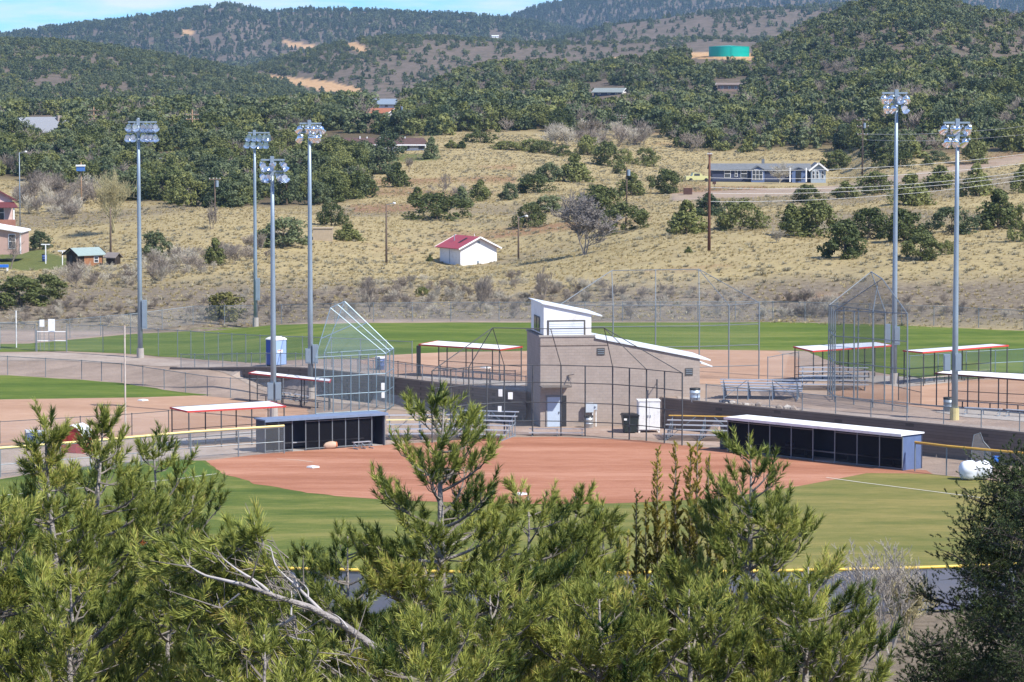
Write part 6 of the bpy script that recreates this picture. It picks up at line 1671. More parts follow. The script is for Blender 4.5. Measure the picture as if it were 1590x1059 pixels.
# water tank
Yt = 1215.0; s = ppm(Yt); d = ray(1134, 87); q = Vector((d.x / d.y * Yt, Yt + 7, float(zpix(88, Yt))))
t = thing('water_tank', 'turquoise water storage tank high on the right hill', 'water tank', q)
part('gravel_pad', MB().lathe([(18, -7), (13, -0.05), (0, -0.05)], 24), M('orange_fill', (0.46, 0.29, 0.15), .95, var=.3, vs=.4), t)
TUR = M('turquoise_steel', (0.0, 0.37, 0.31), 0.5, var=0.05, vs=0.3)
r_, h_ = 31.5 / s, 15.5 / s
part('shell', MB().lathe([(r_, -0.2), (r_, h_)], 40), TUR, t, True)
part('roof', MB().lathe([(r_ + 0.08, h_), (r_ + 0.08, h_ + 0.1), (0, h_ + 0.5)], 40), TUR, t)
part('weld_ring', MB().lathe([(r_ + 0.04, h_ * 0.5 - .04), (r_ + 0.05, h_ * 0.5), (r_ + 0.04, h_ * 0.5 + .04)], 40), TUR, t, True)
part('ladder', MB().box((0.5, -r_ - 0.1, h_ / 2), (0.5, 0.1, h_)), TUR, t)
q = on(1190, 80, 900); t = thing('pipe_line', 'pale pipe climbing the hill right of the turquoise tank', 'pipe', q)
a, b_ = q, on(1208, 69, 900)
part('pipe', MB().tube([(0, 0, 0.6), (b_.x - a.x, b_.y - a.y, b_.z - a.z + 0.6)], 0.35, 8), M('pale_pipe', (0.55, 0.55, 0.52)), t)
part('support', MB().box((0.2, 0, 0.2), (0.4, 0.4, 0.9)), CONCM, t)

# ------------------------------------------------------------------ utility poles and wires
def upole(label, px, pyb, pyt, Y=None, arms=(), mat=POLEW, r=0.15, extra=None, group='wooden utility poles'):
    q = place(px, pyb, Y); s = ppm(q.y)
    H = float(zpix(pyt, q.y)) - q.z
    t = thing('utility_pole', label, 'utility pole', q, rnd.uniform(-.3, .3), group)
    part('pole', MB().tube([(0, 0, -0.5), (0, 0, H * .5), (0, 0, H)], [r * 1.1, r * .9, r * .65], 8), mat, t, True)
    for f, w in arms:
        ca = part('crossarm', MB().bar((-w / 2, -0.12, H * f), (w / 2, -0.12, H * f), 0.12, 0.14), mat, t)
        for x in (-0.45, -0.15, 0.15, 0.45): part('insulator', MB().lathe([(0.05, 0), (0.07, 0.08), (0.03, 0.16), (0, 0.18)], 6, Matrix.Translation((x * w, -0.12, H * f + 0.07))), M('insulator_grey', (0.5, 0.5, 0.5)), ca)
    if extra == 'lamp':
        part('lamp_arm', MB().tube([(0, 0, H - 0.2), (0.9, 0, H + 0.1)], 0.03, 6), GALV, t); part('lamp_head', MB().lathe([(0.05, 0.1), (0.2, 0), (0.16, -0.12), (0, -0.14)], 10, Matrix.Translation((1.0, 0, H + 0.08))), WHITE, t)
    if extra == 'can':
        part('transformer', MB().lathe([(0, -0.45), (0.22, -0.45), (0.22, 0.4), (0, 0.45)], 10, Matrix.Translation((0.3, -0.1, H * 0.86))), GALV, t)
    return t, q, H
upole('short lamp pole in the left centre meadow', 600, 411, 316, None, (), POLEW, 0.13, 'lamp')
upole('thin pole right of the white pump house', 805, 403, 336, None, (), POLEW, 0.12, 'lamp')
upole('short leaning pole among mid meadow junipers', 973, 323, 259, None, (), POLEW, 0.12, 'can')
upole('dark utility pole at the upper edge of the middle meadow', 965, 236, 178, 740, ((0.93, 2.2), (0.78, 1.8)), POLEW, 0.16)
PR, QR, HR = upole('rusty brown utility pole left of centre right junipers', 1101, 391, 236, None, ((0.97, 0.5),), RUSTY, 0.17)
upole('utility pole with crossarms right of the blue house', 1339, 264, 182, 545, ((0.95, 2.2), (0.84, 2.0), (0.70, 1.8)), POLEW, 0.15, 'can')
upole('wooden pole with blue cabinet on top in the left trees', 126.5, 317, 252, 505, (), M('tan_wood', (0.32, 0.20, 0.12)), 0.12)
q = place(126.5, 317, 505); zt_ = float(zpix(258, 505))
t = thing('pole_cabinet', 'blue cabinet under a white cap at a pole top', 'cabinet', Vector((q.x, q.y - 0.3, zt_ - .4)))
part('body', MB().box((0, -0.2, 0), (1.3, 0.5, 0.7)), M('bright_blue_box', (0.06, 0.16, 0.42)), t); part('cap', MB().box((0, -0.2, 0.5), (1.45, 0.7, 0.25)), WHITE, t)
upole('dark wooden pole before the budding tree at left', 172, 400, 322, None, (), POLEW, 0.14)
upole('tall tan power pole left of the first floodlight head', 146, 214, 166, 720, ((0.88, 2.6), (0.72, 2.8), (0.58, 2.2)), M('tan_wood', (0.32, 0.20, 0.12)), 0.17)
upole('tan power pole between the left floodlight heads', 299, 240, 170, 700, ((0.84, 2.8), (0.70, 2.8)), M('tan_wood', (0.32, 0.20, 0.12)), 0.17)
upole('power pole behind the white ranch house', 622, 214, 163, 735, ((0.62, 2.6), (0.45, 2.2)), POLEW, 0.15, 'can')
upole('pole with transformer above the left thicket', 334, 350, 276, 450, ((0.96, 1.6),), POLEW, 0.13, 'can')
upole('slim street lamp pole at the far left wood edge', 31, 330, 236, 470, (), GALV, 0.08, 'lamp')
upole('dark post behind the far right light pole', 1487, 250, 215, 560, (), POLEW, 0.14)
def cable(label, pts, r=0.018, group='power cables strung across the meadow'):
    o = link('power_cable', MB().tube([Vector(p) - Vector(pts[0]) for p in pts], r, 4).mesh('power_cable', M('cable_grey', (0.55, 0.55, 0.55), .5)), loc=pts[0]); tag(o, label, 'cable', group)
def span(p0, p1, sag, n=14):
    a, b = Vector(p0), Vector(p1); return [a.lerp(b, i / n) - Vector((0, 0, 4 * sag * (i / n) * (1 - i / n))) for i in range(n + 1)]
for (y0_, y1_, sg, lb) in [(264, 236, 1.2, 'topmost wire running right from the rusty pole'), (276, 250, 1.3, 'second wire running right from the rusty pole'), (291, 262, 1.5, 'third wire running right from the rusty pole'), (300, 268, 1.3, 'fourth wire running right from the rusty pole'), (313, 274, 1.3, 'lowest wire running right from the rusty pole')]:
    cable(lb, span(atY(1101, y0_, QR.y), atY(1660, y1_ - 6, 365), sg * 0.7))
cable('wire crossing the forest behind the right light poles', span(atY(1339, 208, 545), atY(1660, 186, 520), 0.8), 0.022)
cable('lower wire crossing the forest behind the right light poles', span(atY(1339, 217, 545), atY(1660, 200, 520), 0.8), 0.022)

# ------------------------------------------------------------------ leafless trees one can tell apart
def bare_tree(label, px, pyb, hpx, wpx, seed, levels, mat, multi=1, Y=None, kids=3, up_=0.5, group='leafless trees', rmin=0.012):
    q = place(px, pyb, Y) if pyb < 900 or Y else at(px, pyb, -0.1)
    if pyb > 900: q.z = gz(q.x, q.y)
    s = ppm(q.y); t = thing('bare_tree', label, 'tree', q - Vector((0, 0, .1)), 0, group)
    part('trunk', bare_mesh('trunk', seed, hpx / s, wpx / s, levels, mat, rmin, kids, up_, multi, lo=levels - 1), mat, t)
    part('twigs', bare_mesh('twigs', seed, hpx / s, wpx / s, levels, mat, rmin, kids, up_, multi, hi=levels - 2), mat, t, kind='stuff')
    return t
bare_tree('big spreading bare grey tree in front of two junipers', 905, 397, 104, 92, 21, 5, M('grey_twigs', (0.24, 0.215, 0.195), .9, var=.3), 3, kids=3, rmin=0.03)
bare_tree('pale budding tree behind the dark pole at left', 178, 385, 104, 84, 42, 5, TWIGY, 3, 440, kids=3)
bare_tree('bare young tree in front of the pink bungalow', 15, 418, 62, 44, 23, 4, TWIG, 1)
bare_tree('bare grey sapling beside the white ranch house slope', 635, 268, 26, 18, 24, 4, TWIG, 2)
bare_tree('bare grey sapling below the reddish bank', 687, 302, 36, 26, 25, 4, TWIG, 2)
bare_tree('bare dark tree behind the outfield left of centre', 575, 485, 56, 44, 26, 4, TWIG, 2)
bare_tree('bare scrubby tree behind the outfield below the pump house', 748, 486, 66, 40, 27, 4, TWIG, 3)
bare_tree('bare scrubby tree left of the gabled backstop', 842, 470, 60, 34, 28, 4, TWIG, 2)
bare_tree('bare tree in the thicket beside the dark round juniper', 330, 392, 50, 40, 29, 4, TWIG, 2, 430)
bare_tree('pale bare bush left of the long juniper row', 1208, 378, 26, 22, 30, 4, TWIGP, 4)
bare_tree('bare tree before the middle of the blue house', 1207, 296, 40, 44, 31, 5, TWIGP, 2, 555)
bare_tree('pale leafless willow outside the outfield fence at right', 1365, 1030, 218, 140, 37, 6, M('willow_twigs', (0.38, 0.34, 0.29), .9, var=.25), 2, None, 2, 1.2, None, 0.011)
bare_tree('leafless shrub with buff leaves right of the willow', 1405, 990, 150, 100, 38, 5, TWIGY, 4, None, 3, 0.5, None, 0.009)
# ------------------------------------------------------------------ the pines of the near slope
PINEN = M_leaf('pine_needles', (0.028, 0.064, 0.016), (0.385, 0.41, 0.090), 0.24, attr='tint', rough=0.5, tip=(0.52, 0.36, 0.12))
JUNN = M_leaf('juniper_scales', (0.022, 0.040, 0.014), (0.130, 0.165, 0.058), 0.15, attr='tint')
PBARK = M('pale_pine_bark', (0.30, 0.27, 0.25), 0.9, var=0.4, vs=6, bump=0.6, bs=40, stain=(0.15, 0.13, 0.115))
PTWIG = M('grey_pine_twig', (0.20, 0.175, 0.15), 0.9, var=0.4, vs=6)
CONE = M('pine_cone_brown', (0.36, 0.115, 0.045), 0.7, var=0.3, vs=8)
def shoots(g, pos, axis, L, per, nl, w, spread, tint):
    """needles standing round short shoots: pos/axis (n,3), L (n,), -> verts, tris, tint"""
    n = len(pos); k = np.repeat(np.arange(n), per); m = len(k)
    ax = axis[k]; t = g.random(m) ** 0.8
    ref = g.normal(size=(m, 3)); pr = ref - (ref * ax).sum(1, keepdims=True) * ax; pr /= np.linalg.norm(pr, axis=1, keepdims=True) + 1e-9
    a = spread * (0.45 + 0.75 * g.random(m)) * (1.15 - 0.55 * t)
    d = ax * np.cos(a)[:, None] + pr * np.sin(a)[:, None]
    d[:, 2] += 0.12; d /= np.linalg.norm(d, axis=1, keepdims=True)
    o = pos[k] + ax * (t * L[k])[:, None]
    ln = nl * (0.65 + 0.55 * g.random(m))
    sd = np.cross(d, g.normal(size=(m, 3))); sd /= np.linalg.norm(sd, axis=1, keepdims=True) + 1e-9
    wv = (w * (0.7 + 0.6 * g.random(m)))[:, None]
    V = np.stack([o - sd * wv, o + sd * wv, o + d * ln[:, None]], 1)
    tv = np.clip(tint[k] + 0.15 * g.standard_normal(m), 0, 1)
    T = np.stack([tv * 0.75, tv * 0.75, np.clip(tv * 1.1, 0, 1)], 1)
    return V.reshape(-1, 3), T.reshape(-1)
def bez(a, b, c, n=5):
    return [a * (1 - t) ** 2 + b * 2 * t * (1 - t) + c * t * t for t in [i / n for i in range(n + 1)]]
def pine(label, px, py, D, prof, seed, hmax=3.0, dens=1.0, lean=(0, 0), path=None, tone=0.5, cones=0, nb=10, group='pines of the near slope', gap=0.0, zcut=None):
    """prof: [(metres below the top, crown radius)]"""
    g = np.random.default_rng(seed); rr = random.Random(seed)
    top = atY(px, py, D)
    bx, by = top.x + lean[0], top.y + lean[1]
    base = Vector((bx, by, gz(bx, by))); H = top.z - base.z
    t = thing('pine_tree', label, 'pine tree', base, 0, group)
    tp = top - base
    wob = [Vector((rr.gauss(0, .035), rr.gauss(0, .035), 0)) for _ in range(9)]
    def trunk(f): # 0 base .. 1 top
        x = f * 8; i = min(int(x), 7); w = wob[i].lerp(wob[i + 1], x - i) * math.sin(math.pi * min(f, 1))
        k = f ** 1.15
        return Vector((tp.x * k, tp.y * k, tp.z * f)) + w
    r0 = 0.018 * H + 0.02
    part('trunk', MB().tube([trunk(f) for f in np.linspace(0, 1, 14)], [max(r0 * (1 - f) ** 0.9, 0.007) for f in np.linspace(0, 1, 14)], 8), PBARK, t, True)
    dd = np.array([p[0] for p in prof]); rrad = np.array([p[1] for p in prof])
    SP, SA, SL, ST_ = [], [], [], []
    def add(p, a, l, ti): SP.append(tuple(p)); SA.append(tuple(a.normalized())); SL.append(l); ST_.append(ti)
    big, tw = [], MB()
    d = 0.10
    ga = rr.random() * 6.28
    while d < hmax:
        Rr = float(np.interp(d, dd, rrad))
        nbr = 2 if d < 0.5 else 3
        for _ in range(nbr):
            if rr.random() < gap: continue
            ga += 2.39996 + rr.gauss(0, .35)
            Rb = Rr * rr.uniform(0.68, 1.18)
            zt_ = H - d
            e_el = rr.uniform(0.35, 0.95) if d < 1.0 else rr.uniform(0.15, 0.7)
            start_f = max(0.05, min(0.985, (zt_ - Rb * e_el) / H)); s0 = trunk(start_f)
            out = Vector((math.cos(ga), math.sin(ga), 0))
            cz = trunk(max(0, min(1, zt_ / H)))
            tip = Vector((cz.x, cz.y, zt_)) + out * Rb + Vector((0, 0, rr.gauss(0, .06)))
            mid = s0.lerp(tip, 0.55) - Vector((0, 0, 0.16 * Rb)) + Vector((rr.gauss(0, .04), rr.gauss(0, .04), 0))
            pts = bez(s0, mid, tip, 6)
            br = 0.007 + 0.014 * Rb
            (big if Rb > 0.55 and len(big) < nb else [None]).append((pts, br)) if Rb > 0.55 and len(big) < nb else tw.tube(pts, [br * (1 - 0.75 * i / 6) for i in range(7)], 4, cap=False)
            bt = rr.gauss(tone, 0.18)
            dr = (pts[-1] - pts[-2]).normalized()
            ax = (dr + Vector((0, 0, 0.55))).normalized()
            add(pts[-1] - ax * 0.05, ax, rr.uniform(.14, .22), bt + .12)
            # secondary twigs along the outer part, each ending in a brush of needles
            n2 = max(3, int(Rb / 0.060 * dens))
            for q in range(n2):
                f = 0.28 + 0.72 * (q + rr.random()) / n2; f = min(f, 0.98)
                i = min(int(f * 6), 5); p0 = pts[i].lerp(pts[i + 1], f * 6 - i)
                dr = (pts[i + 1] - pts[i]).normalized()
                sd = dr.cross(Vector((0, 0, 1))).normalized() * (1 if q % 2 else -1)
                l2 = (0.06 + 0.30 * Rb * (1 - f * 0.75)) * rr.uniform(0.5, 1.15)
                v = (dr * 0.7 + sd * rr.uniform(0.3, 0.9) + Vector((0, 0, rr.uniform(0.0, 0.7)))).normalized()
                p1 = p0 + v * l2
                tw.tube([p0, p0.lerp(p1, .55) - Vector((0, 0, 0.02)), p1], [0.0055, 0.0045, 0.003], 3, cap=False)
                v2 = (v + Vector((0, 0, rr.uniform(0.35, 0.9)))).normalized()
                ti = bt + rr.gauss(0, .14)
                add(p1 - v2 * 0.02, v2, rr.uniform(.11, .20), ti)
                if rr.random() < .6: add(p0.lerp(p1, .75), (v + Vector((rr.gauss(0, .5), rr.gauss(0, .5), rr.uniform(.1, .8)))).normalized(), rr.uniform(.10, .16), ti)
                if l2 > 0.13:
                    pm = p0.lerp(p1, 0.55); v3 = (v - sd * rr.uniform(.2, .9) * (1 if rr.random() < .5 else -1) + Vector((0, 0, rr.uniform(.3, .9)))).normalized()
                    add(pm, v3, rr.uniform(.10, .17), ti - .05)
        d += rr.uniform(0.048, 0.10) * (1 + 0.25 * d)
    add(tp - Vector((0, 0, 0.10)), Vector((0, 0, 1)), 0.16, tone + .2)
    for k in range(4): add(tp - Vector((0, 0, 0.12)), Vector((math.cos(k * 1.6), math.sin(k * 1.6), 0.9)), 0.12, tone + .1)
    for pts, br in big: part('branch', MB().tube(pts, [br * (1 - 0.75 * i / 6) for i in range(7)], 6, cap=False), PBARK, t, True)
    # a few dead silvery twigs
    for _ in range(14):
        f = rr.uniform(0.45, 0.85); s0 = trunk(f); a = rr.random() * 6.28; l_ = rr.uniform(.15, .5)
        m_ = s0 + Vector((math.cos(a), math.sin(a), rr.uniform(-.2, .4))) * l_ * .6; e_ = m_ + Vector((math.cos(a + rr.gauss(0, .6)), math.sin(a + rr.gauss(0, .6)), rr.uniform(-.3, .5))) * l_ * .5
        tw.tube([s0, m_, e_], [0.007, 0.005, 0.002], 4, cap=False)
    part('twigs', tw, PTWIG, t, kind='stuff')
    V, T = shoots(g, np.array(SP), np.array(SA), np.array(SL), 60, 0.068, 0.0041, 1.0, np.array(ST_))
    o = link('needles', np_mesh('needles', V, np.arange(len(V)).reshape(-1, 3), PINEN, {'tint': T}), t, 'stuff')
    for k in range(cones):
        i = rr.randrange(len(SP)); p = Vector(SP[i]) + Vector((0, -0.06, 0.0))
        c = MB()
        for q in range(26):
            h = q / 26; a = q * 2.4; rad = 0.032 * math.sin(math.pi * (0.12 + 0.8 * h)); z = (h - .5) * 0.075
            u_ = Vector((math.cos(a), math.sin(a), 0)); v_ = Vector((-math.sin(a), math.cos(a), 0))
            b0 = p + u_ * rad * .35 + Vector((0, 0, z)); tp_ = p + u_ * rad * 1.5 + Vector((0, 0, z + .014))
            c.add([b0 - v_ * .014, tp_ - v_ * .012, tp_ + v_ * .012, b0 + v_ * .014, b0 + Vector((0, 0, -.012))], [(0, 1, 2, 3), (0, 4, 1), (4, 3, 2), (1, 4, 2)])
        part('pine_cone', c, CONE, t)
    return t, len(V) // 3
NT = 0
def P_(*a, **k):
    global NT
    NT += pine(*a, **k)[1]
def wpx(D, *pp):
    """profile given in photo pixels at distance D"""
    return [(y * D / F, w * D / F) for y, w in pp]
D = 25.0
P_('central pine with the tallest top in front of the bleachers', 690, 610, 25, wpx(25, (0, 14), (60, 55), (120, 92), (200, 120), (280, 165), (360, 215), (470, 240)), 1, 2.45, 1.0, (-0.10, 0.0), tone=.52, gap=0.12)
P_('left pine with brown cones before the small red shed', 160, 648, 25, wpx(25, (0, 12), (60, 24), (110, 80), (180, 130), (300, 165), (420, 190)), 2, 2.1, 1.0, (-0.2, .1), tone=.54, cones=3, gap=.08)
P_('blunt pine top standing just left of the small red shed', 70, 664, 24, wpx(24, (0, 14), (70, 24), (130, 56), (200, 95), (300, 130), (400, 150)), 3, 2.0, 1.0, (0.15, 0.2), tone=.56, cones=2)
P_('pine with thin spread tips right of the coned pine', 238, 692, 26, wpx(26, (0, 12), (50, 40), (110, 75), (200, 110), (300, 150), (380, 170)), 4, 2.0, 1.0, (0.1, 0.1), tone=.50, gap=.1)
P_('pine with narrow tip beside the green turf tongue', 300, 742, 27, wpx(27, (0, 12), (50, 35), (120, 80), (200, 120), (330, 160)), 5, 1.9, 1.0, (-.05, 0), tone=.46, gap=.1)
P_('yellowish pine cut off by the left photo edge', -6, 770, 21, wpx(21, (0, 25), (60, 55), (150, 80), (300, 120)), 6, 1.3, 1.15, (0, 0), tone=.66, cones=1)
P_('dark small pine standing behind the bare silvery limbs', 540, 832, 31, wpx(31, (0, 12), (40, 45), (100, 75), (200, 105), (260, 120)), 7, 1.7, 1.0, (0, 0), tone=.30)
P_('dark pine tip left of the small dark pine', 470, 848, 32, wpx(32, (0, 16), (40, 38), (100, 60), (220, 90)), 8, 1.5, 1.0, (0, 0), tone=.32)
P_('slender pine with russet tip right of centre', 894, 770, 27, wpx(27, (0, 10), (40, 26), (90, 45), (160, 70), (290, 120)), 9, 1.6, .9, (0, 0), tone=.44, gap=.2)
P_('thin pine sprig beside the slender russet tipped pine', 936, 790, 28, wpx(28, (0, 8), (50, 16), (110, 30), (200, 60), (270, 90)), 10, 1.5, .8, (0, 0), tone=.42, gap=.25)
P_('broad pine side spreading right of the central pine', 820, 770, 26.5, wpx(26.5, (0, 20), (40, 50), (100, 95), (180, 130), (290, 150)), 11, 1.5, 1.0, (0, 0), tone=.48)
P_('full right hand pine in front of the long dugout', 1165, 690, 25, wpx(25, (0, 14), (40, 50), (100, 68), (190, 105), (240, 120), (300, 190), (370, 230)), 12, 1.95, 1.0, (-.05, 0), tone=.46, gap=.06)
P_('low pine under the full right hand pine', 1255, 880, 22.5, wpx(22.5, (0, 30), (50, 75), (110, 110), (180, 125)), 13, 0.9, 1.1, (0, 0), tone=.52)
P_('low pine filling the bottom edge left of centre', 655, 965, 18.5, wpx(18.5, (0, 25), (50, 70), (130, 130)), 14, 0.7, 1.1, (0, 0), tone=.5)
P_('low pine filling the bottom edge below the silvery limb', 410, 985, 19.0, wpx(19, (0, 30), (50, 90), (120, 150)), 15, 0.65, 1.1, (0, 0), tone=.56)
P_('low pine at the bottom edge right of centre', 930, 905, 22, wpx(22, (0, 35), (60, 100), (160, 150)), 16, 0.85, 1.1, (0, 0), tone=.5)
P_('low pine at the bottom edge of the left corner', 110, 880, 20, wpx(20, (0, 40), (60, 100), (180, 160)), 17, 0.95, 1.1, (0, 0), tone=.56)
P_('low pine crossing the bottom edge under the spread tips', 262, 872, 22.5, wpx(22.5, (0, 40), (60, 95), (200, 150)), 18, 1.05, 1.1, (0, 0), tone=.5)
P_('low pine at the bottom edge below the dark spires', 1070, 915, 22, wpx(22, (0, 35), (60, 90), (150, 140)), 19, 0.8, 1.1, (0, 0), tone=.48)
P_('low pine at the bottom edge under the central pine', 760, 900, 22, wpx(22, (0, 35), (60, 95), (160, 150)), 20, 0.85, 1.1, (0, 0), tone=.5)
# the leaning pine whose bare silvery limbs cross in front
def catm(q, s):
    i = min(int(s), len(q) - 2); f = s - i
    a, b, c, d = q[max(i - 1, 0)], q[i], q[i + 1], q[min(i + 2, len(q) - 1)]
    return 0.5 * (2 * b + (c - a) * f + (2 * a - 5 * b + 4 * c - d) * f * f + (3 * b - a - 3 * c + d) * f ** 3)
def leaning():
    g = np.random.default_rng(77); rr = random.Random(77); Dl = 20.0
    pth = [(690, 1110), (640, 1060), (585, 1008), (530, 968), (480, 942), (425, 925), (372, 905)]
    P0 = [atY(x, y, Dl - 0.10 * i) for i, (x, y) in enumerate(pth)]
    gx = P0[0]; base = Vector((gx.x + 0.25, gx.y + 0.1, gz(gx.x + 0.25, gx.y + 0.1)))
    t = thing('pine_tree', 'leaning pine with bare silvery limbs across the lower left', 'pine tree', base, 0, 'pines of the near slope')
    P0 = [Vector((base.x, base.y, base.z - .1)), base.lerp(P0[0], .6)] + P0
    part('trunk', MB().tube([p - base for p in P0], [.060, .052, .036, .030, .026, .022, .018, .014, .009], 8), PBARK, t, True)
    limbs = [[(500, 950), (470, 920), (445, 897), (425, 884), (402, 878)], [(455, 905), (432, 884), (424, 866), (420, 850), (410, 846)], [(430, 930), (405, 908), (380, 892), (362, 880), (345, 866)], [(378, 908), (345, 900), (315, 892), (290, 876)],
             [(458, 957), (440, 968), (420, 972), (400, 974)], [(482, 995), (462, 992), (445, 986)], [(566, 1005), (552, 1008), (543, 1018)], [(372, 922), (356, 934), (342, 946)], [(462, 912), (458, 896), (448, 886)], [(478, 928), (478, 916), (470, 906)], [(452, 955), (453, 930), (452, 915)], [(410, 920), (396, 906), (390, 898)], [(540, 975), (528, 960), (515, 952)]]
    SP, SA, SL, ST_ = [], [], [], []
    tw = MB()
    for k, lm in enumerate(limbs):
        q = [atY(x, y, Dl - 0.35 - 0.05 * (k % 4) + 0.03 * j) - base for j, (x, y) in enumerate(lm)]
        q = [catm(q, i / 8 * (len(q) - 1)) for i in range(9)]
        r = 0.013 if k in (0, 2, 3, 4) else 0.007
        part('branch', MB().tube(q, [r * (1 - 0.7 * i / (len(q) - 1)) for i in range(len(q))], 6, cap=False), M('silvery_limb', (0.42, 0.39, 0.37), .85, var=.3, vs=9), t, True)
        for j in range(3):
            s0 = q[-2].lerp(q[-1], rr.random()); e = s0 + Vector((rr.gauss(-.1, .12), rr.gauss(0, .12), rr.gauss(.05, .12)))
            tw.tube([s0, e], [.006, .002], 4, cap=False)
    for _ in range(330):
        c = rr.choice([(300, 880, 50, 28), (350, 870, 40, 26), (390, 850, 22, 18), (330, 930, 60, 22), (300, 960, 60, 36), (380, 965, 40, 20), (430, 955, 40, 14), (400, 1010, 80, 26), (480, 1020, 60, 22), (415, 893, 22, 10)])
        p = atY(c[0] + rr.gauss(0, c[2] * .6), c[1] + rr.gauss(0, c[3] * .6), Dl + rr.uniform(-.35, .45)) - base
        a = Vector((rr.gauss(-.5, .4), rr.gauss(-.1, .5), rr.gauss(.35, .35))).normalized()
        tw.tube([p - a * .16 - Vector((0, 0, .03)), p], [.005, .003], 3, cap=False)
        SP.append(tuple(p)); SA.append(tuple(a)); SL.append(rr.uniform(.10, .18)); ST_.append(rr.gauss(.58, .16))
    part('twigs', tw, PTWIG, t, kind='stuff')
    V, T = shoots(g, np.array(SP), np.array(SA), np.array(SL), 60, 0.080, 0.0046, 0.85, np.array(ST_))
    link('needles', np_mesh('needles', V, np.arange(len(V)).reshape(-1, 3), PINEN, {'tint': T}), t, 'stuff')
leaning()
# young upright junipers with yellow growing tips
def spire(label, stems, D, seed):
    g = np.random.default_rng(seed); rr = random.Random(seed)
    tops = [atY(x, y, D + rr.uniform(-.15, .15)) for x, y, w in stems]
    b0 = Vector((sum(p.x for p in tops) / len(tops), D, 0)); b0.z = gz(b0.x, b0.y)
    t = thing('young_juniper', label, 'juniper', b0, 0, 'young upright junipers')
    SP, SA, SL, ST_ = [], [], [], []; tw = MB()
    for (x, y, w), tp in zip(stems, tops):
        e = tp - b0; s0 = Vector((e.x * .55, e.y * .3, 0)); pts = bez(s0, Vector((e.x, e.y, e.z * .4)), e, 10)
        tw.tube(pts, [0.02 * (1 - i / 11) + .002 for i in range(11)], 5, cap=False)
        Ln = e.z; wm = w * D / F; d = 0.02
        while d < min(Ln, 2.6):
            f = 1 - d / Ln; i = min(int(f * 10), 9); p0 = pts[i].lerp(pts[i + 1], f * 10 - i)
            R_ = (0.022 + wm * min(1, (d / 1.3)) ** 0.8) * rr.uniform(.5, 1.15)
            for _ in range(3 if d > .45 else 2):
                a = rr.random() * 6.28; v = Vector((math.cos(a) * .7, math.sin(a) * .7, rr.uniform(.6, 1.2))).normalized()
                p1 = p0 + v * R_
                if R_ > .05: tw.tube([p0, p1], [.004, .002], 3, cap=False)
                young = max(0, 1 - d / .85) ** .8
                for q in range(1 + int(R_ / .032)):
                    pp = p0.lerp(p1, (q + 1) / (1 + int(R_ / .032))); vv = (v + Vector((rr.gauss(0, .5), rr.gauss(0, .5), .4))).normalized()
                    SP.append(tuple(pp - vv * .03)); SA.append(tuple(vv)); SL.append(rr.uniform(.04, .085)); ST_.append(.20 + .75 * young + rr.gauss(0, .12))
            d += 0.030 if d > .5 else 0.034
    part('stem', tw, M('juniper_stem', (0.25, 0.20, 0.16), .9, var=.3), t)
    V, T = shoots(g, np.array(SP), np.array(SA), np.array(SL), 24, 0.026, 0.0042, 0.9, np.array(ST_))
    link('foliage', np_mesh('foliage', V, np.arange(len(V)).reshape(-1, 3), M_leaf('spire_scales', (0.022, 0.042, 0.010), (0.50, 0.40, 0.075), .3, attr='tint'), {'tint': T}), t, 'stuff')
spire('slender young juniper with yellow tips at left of a close pair', [(1021, 697, 22), (1003, 778, 20), (988, 768, 9), (1034, 790, 18)], 27.5, 31)
spire('denser dark young juniper with yellow tips at right of a close pair', [(1072, 690, 30), (1049, 688, 20), (1083, 688, 20), (1046, 760, 22)], 27, 32)
spire('small dark young juniper leaning on the right hand pine', [(1113, 790, 26), (1100, 710, 4), (1116, 752, 8)], 26.5, 33)
spire('thin young juniper sprig left of the close pair', [(962, 845, 10), (975, 830, 10)], 28.5, 34)
spire('dark column juniper behind the slender russet tipped pine', [(876, 805, 16), (868, 830, 16)], 29.5, 35)
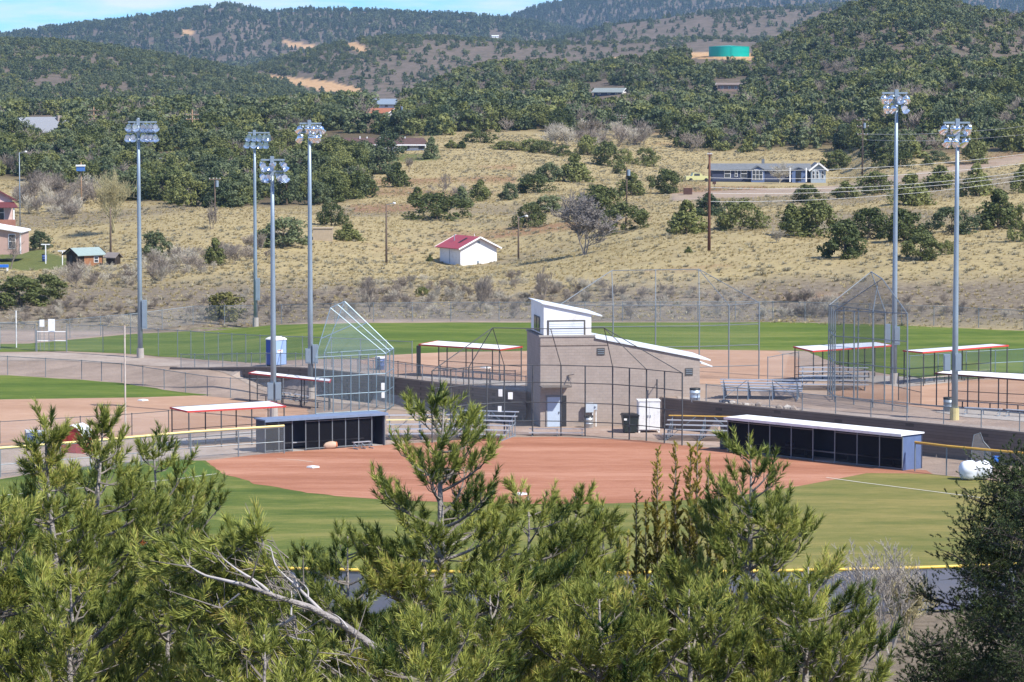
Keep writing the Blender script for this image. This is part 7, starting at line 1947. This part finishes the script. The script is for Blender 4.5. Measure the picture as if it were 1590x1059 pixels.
# the dark juniper at the right edge
def big_juniper(label, px, py, D, prof, seed, hmax, per=30, nstep=.05, tone=.3):
    g = np.random.default_rng(seed); rr = random.Random(seed)
    top = atY(px, py, D); b0 = Vector((top.x, top.y, gz(top.x, top.y))); H = top.z - b0.z
    t = thing('juniper_tree', label, 'tree', b0, 0, 'big junipers of the near slope')
    tw = MB(); SP, SA, SL, ST_ = [], [], [], []
    part('trunk', MB().tube([(0, 0, -.1), (.05, .05, H * .35), (-.05, 0, H * .7), (0, 0, H * .97)], [.16, .12, .07, .01], 8), BARK, t, True)
    dd = [p[0] for p in prof]; rw_ = [p[1] for p in prof]
    d = .05; ga = 0
    while d < hmax:
        Rm = float(np.interp(d, dd, rw_))
        for _ in range(3):
            ga += 2.4 + rr.gauss(0, .4); Rb = Rm * rr.uniform(.55, 1.12)
            s0 = Vector((0, 0, max(.3, H - d - .25 * Rb))); tip = Vector((math.cos(ga) * Rb, math.sin(ga) * Rb, H - d + rr.gauss(0, .08)))
            pts = bez(s0, s0.lerp(tip, .5) + Vector((rr.gauss(0, .1), rr.gauss(0, .1), -.1)), tip, 6)
            tw.tube(pts, [.022 * (1 - i / 7) + .003 for i in range(7)], 4, cap=False)
            bt = rr.gauss(tone, .12)
            n2 = max(4, int(Rb / .024))
            for q in range(n2):
                f = .25 + .75 * (q + rr.random()) / n2; f = min(f, .99); i = min(int(f * 6), 5); p0 = pts[i].lerp(pts[i + 1], f * 6 - i)
                v = Vector((rr.gauss(0, 1) + math.cos(ga) * .6, rr.gauss(0, 1) + math.sin(ga) * .6, rr.gauss(.25, .7))).normalized(); l2 = rr.uniform(.08, .30)
                p1 = p0 + v * l2; tw.tube([p0, p1], [.005, .002], 3, cap=False)
                for z in range(4):
                    pp = p0.lerp(p1, .4 + .2 * z) + Vector((rr.gauss(0, .055), rr.gauss(0, .055), rr.gauss(0, .05)))
                    SP.append(tuple(pp)); SA.append(tuple((v + Vector((rr.gauss(0, .6), rr.gauss(0, .6), .5))).normalized())); SL.append(rr.uniform(.04, .11)); ST_.append(bt + rr.gauss(0, .1))
        d += nstep * (1 + .3 * d) * 1.6
    part('branches', tw, M('dark_branch', (0.07, 0.06, 0.05), .9, var=.3), t, kind='stuff')
    V, T = shoots(g, np.array(SP), np.array(SA), np.array(SL), per, .030, .0046, 1.2, np.array(ST_))
    link('foliage', np_mesh('foliage', V, np.arange(len(V)).reshape(-1, 3), JUNN, {'tint': T}), t, 'stuff')
    return len(V) // 3
NT += big_juniper('dark ragged juniper filling the lower right corner', 1600, 712, 36, [(0, .25), (.4, .75), (1.0, 1.0), (1.6, 1.2), (2.1, 1.05), (2.4, 1.3), (3.5, 1.5)], 51, 2.6, 26, .043, .42)
NT += big_juniper('small dark juniper leaning out below the ragged one', 1462, 985, 33, [(0, .12), (.25, .3), (.8, .42)], 52, .75, 26)
NT += big_juniper('dark juniper shading the ragged one at the right edge', 1690, 690, 33, [(0, .3), (.6, .9), (1.5, 1.3), (3, 1.7)], 53, 2.8, 11, .065)
print('NEEDLE TRIS', NT)
